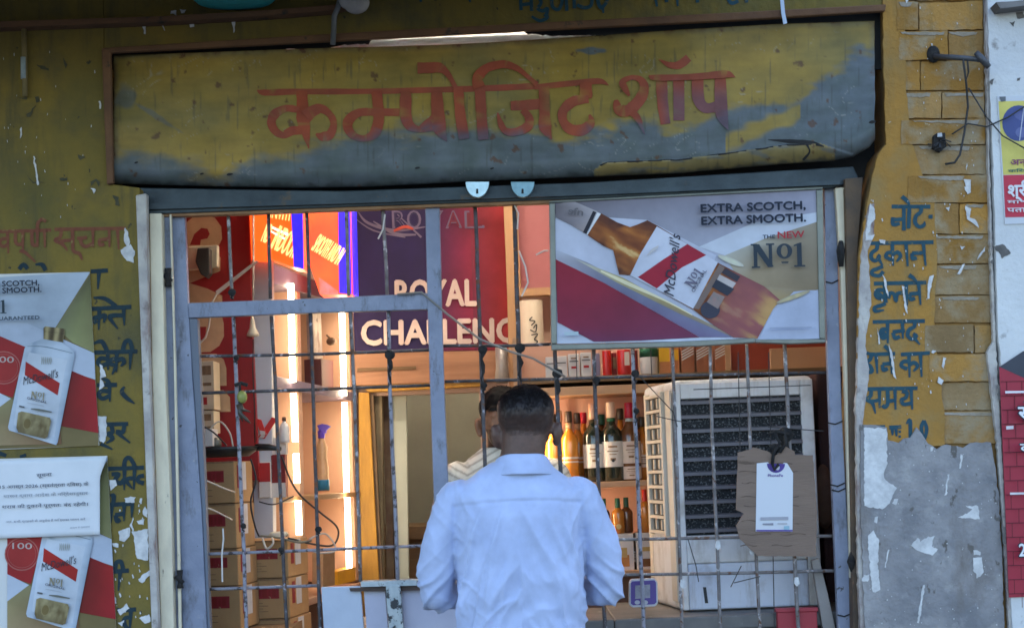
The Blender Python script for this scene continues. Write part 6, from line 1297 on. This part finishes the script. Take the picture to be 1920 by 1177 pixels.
# little white stickers on the rods
for i, (x, y_) in enumerate(((1346, 1022), (1494, 1090), (1280, 1094), (1410, 1032))):
    mb = MB(); mb.prism([(x - 4, y_ - 8), (x + 3, y_ - 9), (x + 6, y_ + 4), (x, y_ + 9), (x - 5, y_ + 3)], .078, .080); tag(mb.obj('sticker', m_flake), ('white paper sticker on the rod below the grille slats', 'white paper sticker on the rod under the cardboard sign', 'tiny white sticker on the rod at the cooler\'s lower left', 'small white sticker at the cardboard sign\'s lower left corner')[i], 'sticker')

# ------------------------------------------------------------------ pipes and fittings on the wall
m_pipe = M('painted_pipe', (.22, .17, .07), (.16, .13, .06), 20, .6, c3=(.5, .56, .58), t3=.64, sc3=12)
r = empty('wall_conduit', W(46, 180, -.02), 'thin vertical conduit painted like the wall, upper left', 'conduit')
MB().tube([W(45, 46, -.02), W(46, 110, -.02), W(47, 181, -.02)], .0085, 12).obj('pipe', m_pipe, r, smooth=True); MB().tube([W(44, 108, -.022), W(44.5, 148, -.022)], .0092, 12).obj('worn_sleeve', M('bare_pipe', (.34, .42, .45), (.25, .3, .32), 30, .5), r, smooth=True)
r = empty('cable_pipe', W(628, 80, -.04), 'short grey pipe stub coming down onto the sign top', 'pipe')
MB().tube([W(640, -10, -.06), W(634, 14, -.06), (W(627, 30, -.055)), W(626, 55, -.05), W(624, 84, -.03)], .0085, 12).obj('pipe', M('grey_pipe', (.16, .17, .18), (.11, .12, .12), 20, .5), r, smooth=True)
mb = MB(); mb.ell(W(668, 6, -.06), .042, .03, .035); mb.ell(W(652, 0, -.06), .03, .03, .03); tag(mb.obj('cloth_bundle', M('grey_white_cloth', (.42, .40, .38), (.3, .28, .27), 20, .9, .4, 40), None, smooth=True), 'greyish white cloth bundle tied above the sign', 'bundle')
mb = MB(); mb.lathe([(.115, .05), (.12, .03), (.10, .008), (.05, 0), (.0, -.002)], W(440, 7, -.12), 28, sx=1.2); tag(mb.obj('lamp_bowl', M('turquoise_enamel', (.02, .30, .32), None, rough=.4), None, smooth=True), 'turquoise bowl edge of a lamp above the sign', 'lamp')
r = empty('white_strip', W(1470, 45, -.03), 'blue white plastic strip hanging over the sign\'s top edge', 'strip'); MB().prism([(1462, -10), (1469, -10), (1472, 25), (1476, 44), (1469, 46), (1465, 25)], -.032, -.029).obj('strip', M('pale_blue_plastic', (.48, .58, .72), None, rough=.4), r)
# iron bracket on the pillar with wires
r = empty('iron_bracket', W(1750, 105, -.02), 'rusty iron bracket with a cross end stuck in the brick pillar', 'bracket')
mb = MB(); mb.ell(W(1750, 102, -.006), .021, .012, .028); mb.obj('socket_hole', m_black, r, smooth=True)
MB().tube([W(1752, 106, -.02), W(1790, 108, -.07), W(1838, 112, -.10)], .0085, 12).obj('arm', M('dark_iron', (.06, .065, .075), (.10, .10, .11), 20, .5, .2, 60, metal=.3), r, smooth=True)
MB().tube([W(1830, 99, -.10), W(1842, 112, -.105), W(1854, 126, -.10)], [.009, .012, .009], 12).obj('cross_end', MC['dark_iron'], r, smooth=True)
for pts, l in (([(1806, 112, -.09), (1812, 160, -.05), (1815, 200, -.03), (1808, 250, -.03), (1800, 290, -.03), (1790, 305, -.03), (1772, 308, -.02)], 'thick dark wire hanging from the iron bracket over the bricks'), ([(1816, 165, -.05), (1850, 220, -.05), (1880, 255, -.06), (1960, 300, -.06)], 'dark wire from the bracket across to the white wall'), ([(1785, 252, -.03), (1815, 232, -.03), (1850, 238, -.04), (1890, 220, -.06), (1960, 175, -.06)], 'thin dark wire curving off to the right poster')):
    tag(MB().tube([W(*p) for p in pts], .0036 if 'thick' in l else .0024, 8).obj('loose_wire', m_wire, None, smooth=True), l, 'wire')
tag(MB().tube([W(1806, 112, -.088), W(1809, 135, -.07), W(1812, 150, -.06), W(1816, 135, -.07), W(1814, 114, -.09)], .003, 8).obj('wire_loop', m_wire, None, smooth=True), 'small wire loop over the iron bracket arm', 'wire')
r = empty('junction_clamp', W(1763, 265, -.02), 'small tangle of black clamp and wire ends on the bricks', 'clamp')
mb = MB(); mb.prism(jag([(1752, 252), (1772, 248), (1776, 275), (1762, 284), (1750, 276)], 3, 4), -.025, -.004); mb.obj('clamp', m_black, r, bevel=.002)
mb = MB()
for i in range(9): a = rnd.uniform(0, 6.28); mb.tube([W(1762, 266, -.02), W(1762 + 12 * math.cos(a), 268 + 9 * math.sin(a), -.035), W(1762 + 22 * math.cos(a + .5), 270 + 14 * math.sin(a + .5), -.02)], .0018, 5)
mb.obj('wire_ends', m_wire, r)
MB().prism([(1758, 250), (1766, 249), (1767, 256), (1758, 257)], -.03, -.0255).obj('metal_clip', M('zinc_clip', (.4, .42, .45), None, rough=.4), r)
# cable strung across the grille to the advert board
P = [W(745, 552, .07), W(790, 548, .07), W(840, 590, .06), (W(900, 636, .055)), W(960, 660, .05), W(1000, 672, .05), W(1060, 706, .06)]
tag(MB().tube(P, .0036, 8).obj('loose_cable', M('grey_cable', (.20, .19, .17), None), None, smooth=True), 'grey cable strung diagonally across the middle post', 'cable')

# ------------------------------------------------------------------ people
def remesh(mb, vox, smooth=6, fac=.5):
    m = bpy.data.meshes.new('tmp'); m.from_pydata([tuple(v) for v in mb.v], [], mb.f)
    bm = bmesh.new(); bm.from_mesh(m); bmesh.ops.recalc_face_normals(bm, faces=bm.faces); bm.to_mesh(m); bm.free()
    o = bpy.data.objects.new('tmp', m); COL.objects.link(o)
    r = o.modifiers.new('r', 'REMESH'); r.mode = 'VOXEL'; r.voxel_size = vox
    if smooth: q = o.modifiers.new('s', 'SMOOTH'); q.iterations = smooth; q.factor = fac
    dg = bpy.context.evaluated_depsgraph_get(); nm = bpy.data.meshes.new_from_object(o.evaluated_get(dg))
    bpy.data.objects.remove(o); bpy.data.meshes.remove(m)
    return nm
def link(name, m, mat, par):
    o = bpy.data.objects.new(name, m); COL.objects.link(o); m.materials.clear(); m.materials.append(mat); m.shade_smooth(); o.parent = par; return o
def limb(mb, pts, rad, seg=20, n=5, fl=1.0):
    """tapered limb through the joints, radii interpolated"""
    P = []; Rr = []
    for i in range(len(pts) - 1):
        p0, p1, p2, p3 = [Vector(pts[j]) for j in (max(i - 1, 0), i, i + 1, min(i + 2, len(pts) - 1))]
        for k in range(n):
            t = k / n; P.append(.5 * (2 * p1 + (p2 - p0) * t + (2 * p0 - 5 * p1 + 4 * p2 - p3) * t * t + (3 * p1 - p0 - 3 * p2 + p3) * t ** 3)); Rr.append(rad[i] + (rad[i + 1] - rad[i]) * (t * t * (3 - 2 * t)))
    P.append(Vector(pts[-1])); Rr.append(rad[-1]); mb.tube(P, Rr, seg)
    mb.ell(P[0], Rr[0], Rr[0], Rr[0]); mb.ell(P[-1], Rr[-1], Rr[-1], Rr[-1])
def hand(mb, w, d, side):
    """five separate curled fingers on a palm; w wrist, d forearm direction"""
    d = d.normalized(); dn = Vector((0, 0, -1)); dn = (dn - d * dn.dot(d)).normalized(); lt = d.cross(dn).normalized()
    c = w + d * .05; mb.loft([(w - d * .01, lt * .024, dn * .018), (w + d * .02, lt * .032, dn * .015), (w + d * .06, lt * .041, dn * .014), (w + d * .088, lt * .039, dn * .011)], 16)
    for i, (o, L) in enumerate(((-.030, .066), (-.010, .076), (.010, .071), (.029, .056))):
        b = w + d * .082 + lt * o * side; p1 = b + d * L * .5 + dn * L * .10; p2 = p1 + d * L * .30 + dn * L * .24; p3 = p2 + d * L * .10 + dn * L * .28
        mb.tube([b - d * .015, b, p1, p2, p3], [.0095, .0095, .0088, .008, .006], 10); mb.ell(p3, .0062, .0062, .0062)
    b = w + d * .028 - lt * .030 * side; p1 = b - lt * .022 * side + d * .026 + dn * .008; p2 = p1 + d * .028 - lt * .004 * side + dn * .010; p3 = p2 + d * .018 + dn * .006
    mb.tube([b, p1, p2, p3], [.0125, .0115, .010, .0075], 10); mb.ell(p3, .0076, .0076, .0076)
def ridge(p, sx, sy, sz, seed):
    n = noise.noise(Vector((p.x * sx, p.y * sy, p.z * sz + seed))); return (1 - abs(n)) ** 4
def rid2(p, sx, sy, sz, seed):
    n = noise.fractal(Vector((p.x * sx, p.y * sy, p.z * sz + seed)), 1, 2, 2); return max(0, 1 - abs(n) * 2.6) ** 2 - .22
def person(label, loc, rz, shirt_fn, shirt_mat, skin, hairc, nape, beard=False, hx=0.0, group=None, collar=True, seed=0, fringe=.055, arms=None, strands=9000):
    r = empty('person', loc, label, 'person', group, local=True, rz=rz)
    E_ = arms or [(.243, .03, 1.075), (.150, .30, 1.06)]
    mb = MB()
    # skull, jaw, neck
    H = Vector((hx, .012, 1.555)); 
    mb.ell(H + Vector((0, 0, .004)), .077, .094, .088); mb.ell(H + Vector((0, -.022, .012)), .079, .075, .072); mb.ell(H + Vector((0, .042, -.062)), .056, .056, .062); mb.ell(H + Vector((0, .03, -.03)), .068, .064, .06)
    mb.ell(H + Vector((0, .098, -.035)), .013, .016, .022); mb.ell(H + Vector((0, .085, -.012)), .009, .014, .026); mb.ell(H + Vector((0, .082, .018)), .05, .014, .012)
    mb.ell(H + Vector((0, .084, -.068)), .024, .011, .0065); mb.ell(H + Vector((0, .083, -.079)), .021, .011, .007); mb.ell(H + Vector((0, .078, -.108)), .022, .018, .016)
    for s in (-1, 1):
        Mx = Matrix.Rotation(s * R(-32), 3, 'Z') @ Matrix.Rotation(R(-8), 3, 'X')
        mb.ell(H + Vector((s * .0865, -.012, -.037)), .012, .021, .031, Mx); mb.ell(H + Vector((s * .083, -.006, -.062)), .012, .012, .014)
        mb.ell(H + Vector((s * .0940, -.022, -.030)), .0045, .011, .022, Mx)
        mb.ell(H + Vector((s * .03, .083, -.004)), .013, .009, .008)
    limb(mb, [(hx * .9, -.012, 1.535), (hx * .6, -.016, 1.46), (0, -.015, 1.38)], [.061, .062, .075])
    # trunk, hips, legs
    mb.loft([((0, 0, .86), (.15, 0, 0), (0, .10, 0)), ((0, 0, 1.0), (.155, 0, 0), (0, .10, 0)), ((0, 0, 1.2), (.165, 0, 0), (0, .105, 0)), ((0, -.005, 1.33), (.165, 0, 0), (0, .095, 0)), ((0, -.008, 1.41), (.10, 0, 0), (0, .07, 0))])
    for s in (-1, 1):
        e, w_ = Vector((s * E_[0][0], *E_[0][1:])), Vector((s * E_[1][0], *E_[1][1:]))
        limb(mb, [(s * .165, -.005, 1.335), e.lerp(Vector((s * .165, -.005, 1.335)), .5) + Vector((s * .012, -.005, 0)), e], [.052, .048, .042]); limb(mb, [e, e.lerp(w_, .45), w_], [.042, .040, .027])
        hand(mb, w_, w_ - e, s)
        limb(mb, [(s * .085, 0, .86), (s * .095, .01, .48), (s * .10, -.01, .09)], [.082, .058, .040]); limb(mb, [(s * .10, -.01, .07), (s * .105, .06, .04), (s * .11, .14, .025)], [.038, .034, .024])
    m = remesh(mb, .0045, 5)
    at = m.color_attributes.new('Col', 'FLOAT_COLOR', 'POINT')
    sk = Vector(skin)
    def hairline(q):  # q relative to H
        return hl0(q) + (.007 * noise.noise(q * 55) + .004 * noise.noise(q * 140) if q.y < 0 else 0)
    def hl0(q):
        f = q.y
        if fringe < .04 and f < .06: return -.035 + (.03 if f > .02 else 0)
        if f < -.02: zl = -.045 if abs(q.x) < .05 else -.045 + (abs(q.x) - .05) * 1.1
        elif f < .05: zl = .0 if f < .03 else .0 + (f - .03) * (fringe / .021)
        else: zl = fringe
        return zl
    for i, v in enumerate(m.vertices):
        q = v.co - H; c = sk
        if q.z > -.18 and abs(q.x) < .12:
            d = q.z - hairline(q) + .008 * noise.noise(v.co * 60)
            inn = abs(q.x) > .087 or (q.y > -.04 and abs(q.x) > .077 and q.z < .0)
            if not inn: c = mixv(c, Vector(hairc) * 1.2, sm(-.004, .05 if q.y < 0 else .012, d) * .95)
            if beard and q.y > .0 and -.125 < q.z < -.045 and not inn: c = mixv(c, Vector(hairc) * 1.4, .85 * sm(-.045, -.06, q.z) * (0 if (abs(q.x) < .022 and -.08 < q.z < -.06) else 1))
            if q.y > .07 and abs(q.x) < .024 and -.085 < q.z < -.062: c = mixv(c, Vector((.22, .07, .06)), .6)
            for s in (-1, 1):
                if fringe > .04 and (q - Vector((s * .03, .09, -.004))).length < .011: c = Vector((.03, .02, .02)) if (q - Vector((s * .03, .095, -.004))).length < .009 else Vector((.5, .48, .45))
                if q.y > .07 and abs(q.x - s * .03) < .02 and abs(q.z - .016) < .004: c = Vector(hairc)
        at.data[i].color = (c.x, c.y, c.z, 1)
    body = link('body', m, m_skin, r)
    # hair: cap and strands grown from the scalp
    hm = MB(); rg = random.Random(seed + 5)
    nrm = [v.normal.copy() for v in m.vertices]; cov = []
    scal = []
    for i, v in enumerate(m.vertices):
        q = v.co - H
        inn = abs(q.x) > .086 or (q.y > -.035 and abs(q.x) > .076 and q.z < -.005)
        d = q.z - hairline(q)
        scal.append(d if (q.z > -.06 and not inn and abs(q.x) < .11) else -1)
    idx = {}
    for p in m.polygons:
        if all(scal[i] > .012 for i in p.vertices):
            f = []
            for i in p.vertices:
                if i not in idx:
                    idx[i] = len(hm.v); d = scal[i]; th = .0004 + .011 * sm(.012, .09, d) + .003 * noise.noise(m.vertices[i].co * 70) * sm(.03, .08, d)
                    hm.v.append(m.vertices[i].co + nrm[i] * th); g = sm(.012, nape, d)
                    cc = mixv(mixv(sk, Vector(hairc), .42), Vector(hairc), g ** .7); hm.c.append((cc.x, cc.y, cc.z))
                f.append(idx[i])
            hm.f.append(tuple(f))
    cand = [i for i in range(len(scal)) if scal[i] > .004]
    for k_ in range(strands):
        i = cand[rg.randrange(len(cand))]; d = scal[i]
        L = .003 + .026 * sm(.04, .12, d) * rg.uniform(.6, 1.2)
        n = nrm[i]; q = m.vertices[i].co - H
        flow = Vector((q.x * 3 + rg.uniform(-.4, .4), .5 * (1 if q.y > 0 else -.6) + rg.uniform(-.3, .3), -.5 if q.z < .06 else rg.uniform(-.2, .25)))
        flow = (flow - n * flow.dot(n)).normalized()
        p0 = m.vertices[i].co + n * (.001 + .004 * sm(.02, .08, d)); p1 = p0 + (n * .65 + flow * .6) * L * .5; p2 = p1 + (n * .15 + flow * .9) * L * .55
        s_ = n.cross(flow) * .0007; sh_ = rg.uniform(.5, 1.8)
        cc = mixv(mixv(sk, Vector(hairc), .6), Vector(hairc), sm(.0, nape, d) ** .6) * sh_
        b = len(hm.v); hm.v += [p0 - s_, p0 + s_, p1 + s_ * .8, p1 - s_ * .8, p2]; hm.c += [(cc.x, cc.y, cc.z)] * 5; hm.f += [(b, b + 1, b + 2, b + 3), (b + 3, b + 2, b + 4)]
    ho = hm.obj('hair', m_hair if fringe > .04 else M('matt_black_hair', (.006, .005, .005), None, rough=.7, spec=.12), r, smooth=True)
    # shirt
    sm_ = MB()
    sm_.loft([((0, .0, .80), (.182, 0, 0), (0, .125, 0)), ((0, 0, .90), (.180, 0, 0), (0, .122, 0)), ((0, 0, 1.0), (.178, 0, 0), (0, .122, 0)), ((0, -.004, 1.1), (.178, 0, 0), (0, .124, 0)), ((0, -.006, 1.2), (.185, 0, 0), (0, .128, 0)), ((0, -.008, 1.29), (.195, 0, 0), (0, .124, 0)), ((0, -.01, 1.345), (.188, 0, 0), (0, .108, 0)), ((0, -.012, 1.385), (.150, 0, 0), (0, .092, 0)), ((0, -.014, 1.415), (.108, 0, 0), (0, .08, 0)), ((hx * .3, -.015, 1.44), (.078, 0, 0), (0, .072, 0))], 40, .9)
    for s in (-1, 1):
        e, w_ = Vector((s * E_[0][0], *E_[0][1:])), Vector((s * E_[1][0], *E_[1][1:])); a = Vector((s * .168, -.01, 1.332)); md = a.lerp(e, .5) + Vector((s * .016, -.012, .0))
        limb(sm_, [a, md, e], [.062, .056, .047]); limb(sm_, [e, e.lerp(w_, .5), e.lerp(w_, .80)], [.047, .047, .040])
    ms = remesh(sm_, .0046, 4)
    N_ = [v.normal.copy() for v in ms.vertices]; sa = ms.color_attributes.new('Col', 'FLOAT_COLOR', 'POINT')
    for i, v in enumerate(ms.vertices):
        p = v.co; back = sm(.06, -.06, p.y); ax = abs(p.x); arm = sm(.175, .215, ax + (1.3 - p.z) * .10 - .0)
        d = 0
        # long folds falling from the shoulder blades, leaning to the middle
        u = Vector((p.x + (p.z - 1.1) * (.28 if p.x > 0 else -.28), p.y, p.z))
        d += .0150 * (ridge(u, 13, 5, 2.2, seed) - .45) * sm(1.36, 1.22, p.z) * (1 - arm)
        d += .0098 * rid2(u, 17, 6, 2.6, seed + 30) * sm(1.34, 1.2, p.z) * (1 - arm)
        d += .0010 * rid2(u, 30, 8, 5, seed + 7) * (1 - arm) * sm(1.36, 1.26, p.z)
        sgx = 1 if p.x > 0 else -1
        wv = Vector((p.x * .75 + sgx * p.z * .66, p.y, p.z * .75 - sgx * p.x * .66))
        d += .0075 * rid2(wv, 13, 5, 4, seed + 3) * sm(1.22, .98, p.z) * (1 - arm)
        wv = Vector((p.x * .75 - sgx * p.z * .66, p.y, p.z * .75 + sgx * p.x * .66))
        d += .0050 * rid2(wv, 15, 6, 4, seed + 5) * sm(.05, .16, ax) * (1 - arm)
        # sleeve creases gather above the elbow
        d += .0115 * rid2(Vector((p.x, p.y, p.z + ax * .9)), 4, 6, 13, seed + 11) * arm * (.12 + .88 * sm(1.2, 1.09, p.z))
        d += .0035 * rid2(Vector((p.x, p.y, p.z - ax * .7)), 6, 7, 9, seed + 17) * arm
        d += .0012 * noise.noise(p * 22 + Vector((seed, 0, 0)))
        # yoke seam and sleeve seams
        ys = 1.327 + .010 * math.cos(p.x * 9)
        d += (.0026 * sm(ys - .003, ys + .002, p.z) - .0018 * math.exp(-((p.z - ys + .005) / .004) ** 2)) * back * (1 - sm(.17, .19, ax))
        if back > .3: d += .0025 * (abs(math.sin(p.x * 52 + 2 * noise.noise(p * 8))) - .5) * sm(ys, ys - .012, p.z) * sm(ys - .12, ys - .03, p.z) * sm(.16, .13, ax)
        sx_ = .188 + .03 * sm(1.36, 1.2, p.z) * 0
        d -= .004 * math.exp(-((ax - (.176 + (1.34 - p.z) * .03)) / .0055) ** 2) * sm(1.16, 1.22, p.z) * sm(1.40, 1.36, p.z)
        c = shirt_fn(p); sa.data[i].color = (c[0], c[1], c[2], 1)
        v.co = p + N_[i] * d
    so2 = link('shirt', ms, shirt_mat, r)
    if collar:
        cm = MB(); n = 40
        def ring(rx, ry, zb, zf, cy):
            out = []
            for k in range(n):
                t = 2 * math.pi * k / n; f = .5 + .5 * math.sin(t); out.append(Vector((hx * .5 + rx * math.cos(t), cy + ry * math.sin(t), zb + (zf - zb) * f ** 1.5)))
            return out
        R1 = ring(.070, .066, 1.452, 1.40, -.016); R2 = ring(.0715, .068, 1.463, 1.41, -.016); R3 = ring(.077, .072, 1.461, 1.405, -.016); R4 = ring(.087, .081, 1.43, 1.385, -.020); R5 = ring(.101, .096, 1.405, 1.36, -.024); R6 = ring(.097, .088, 1.4045, 1.36, -.022)
        R0 = ring(.072, .067, 1.40, 1.37, -.016)
        vs = R0 + R1 + R2 + R3 + R4 + R5 + R6; fs = []
        for j in range(6):
            for k in range(n): fs.append((j * n + k, j * n + (k + 1) % n, (j + 1) * n + (k + 1) % n, (j + 1) * n + k))
        cm.add(vs, fs)
        for i, v in enumerate(cm.v): c = shirt_fn(v); cm.c[i] = tuple(c); cm.v[i] = v + Vector((0, 0, .002 * noise.noise(v * 25)))
        co_ = cm.obj('collar', shirt_mat, r, smooth=True); co_.modifiers.new('s', 'SUBSURF').levels = 1; co_.modifiers['s'].render_levels = 1
    # trousers and shoes
    tr = MB(); tr.loft([((0, 0, .99), (.160, 0, 0), (0, .108, 0)), ((0, 0, .88), (.165, 0, 0), (0, .112, 0)), ((0, 0, .80), (.16, 0, 0), (0, .11, 0))])
    for s in (-1, 1): limb(tr, [(s * .085, 0, .84), (s * .095, .01, .48), (s * .10, -.005, .13)], [.088, .072, .064])
    link('trousers', remesh(tr, .012, 4), M('charcoal_trousers', (.03, .032, .04), (.04, .042, .05), 20, .8), r)
    for s in (-1, 1):
        shm = MB(); shm.loft([((s * .10, -.07, .045), (.035, 0, 0), (0, 0, .044)), ((s * .10, 0, .055), (.042, 0, 0), (0, 0, .054)), ((s * .107, .10, .036), (.046, 0, 0), (0, 0, .035)), ((s * .112, .18, .022), (.034, 0, 0), (0, 0, .02))], 18); shm.obj('shoe', M('dark_shoe', (.03, .025, .02), None, rough=.5), r, smooth=True)
    return r
CY = -.55
cx0 = W(977, 1100, CY).x; hxx = W(986, 780, CY).x - cx0
hz = W(986, 718, CY).z
pz = .12
dz = hz - 1.660 - 0.0
m_shirt = M('pale_blue_cotton', None, attr=True, sc_=7, rough=.8, bump=.05, bsc=420, spec=.25, sheen=.15)
BLU = (.45, .53, .75)
def blue_fn(p): return BLU
cust = person('man seen from behind in a pale blue shirt, standing at the grille', (cx0, CY, dz), 0, blue_fn, m_shirt, (.115, .062, .045), (.011, .010, .011), .115, hx=hxx, seed=1)
LB1, LB2 = Vector((.78, .72, .60)), Vector((.22, .17, .15))
def cream_fn(p):
    t = math.sin((p.z * 1.0 - abs(abs(p.x) - .13) * .55) * 230)
    c = mixv(LB1, Vector((.40, .35, .27)), sm(.3, .8, t) * .8)
    if p.z < 1.35 - 0: c = mixv(c, LB2, sm(1.315, 1.30, p.z) * (.0 if math.sin(p.x * 160) > .75 else .85))
    return (c.x, c.y, c.z)
SYY = .62
sx0 = W(944, 820, SYY).x; shz = W(950, 722, SYY).z - 1.660
seller = person('shopkeeper in a cream striped top, half hidden behind the customer', (sx0, SYY, shz), math.pi, cream_fn, M('cream_stripe_jersey', None, attr=True, sc_=7, rough=.85, spec=.2), (.34, .16, .085), (.008, .007, .0065), .02, beard=True, collar=False, seed=21, fringe=.005, strands=3500, arms=[(.225, .05, 1.09), (.14, .26, 1.02)])
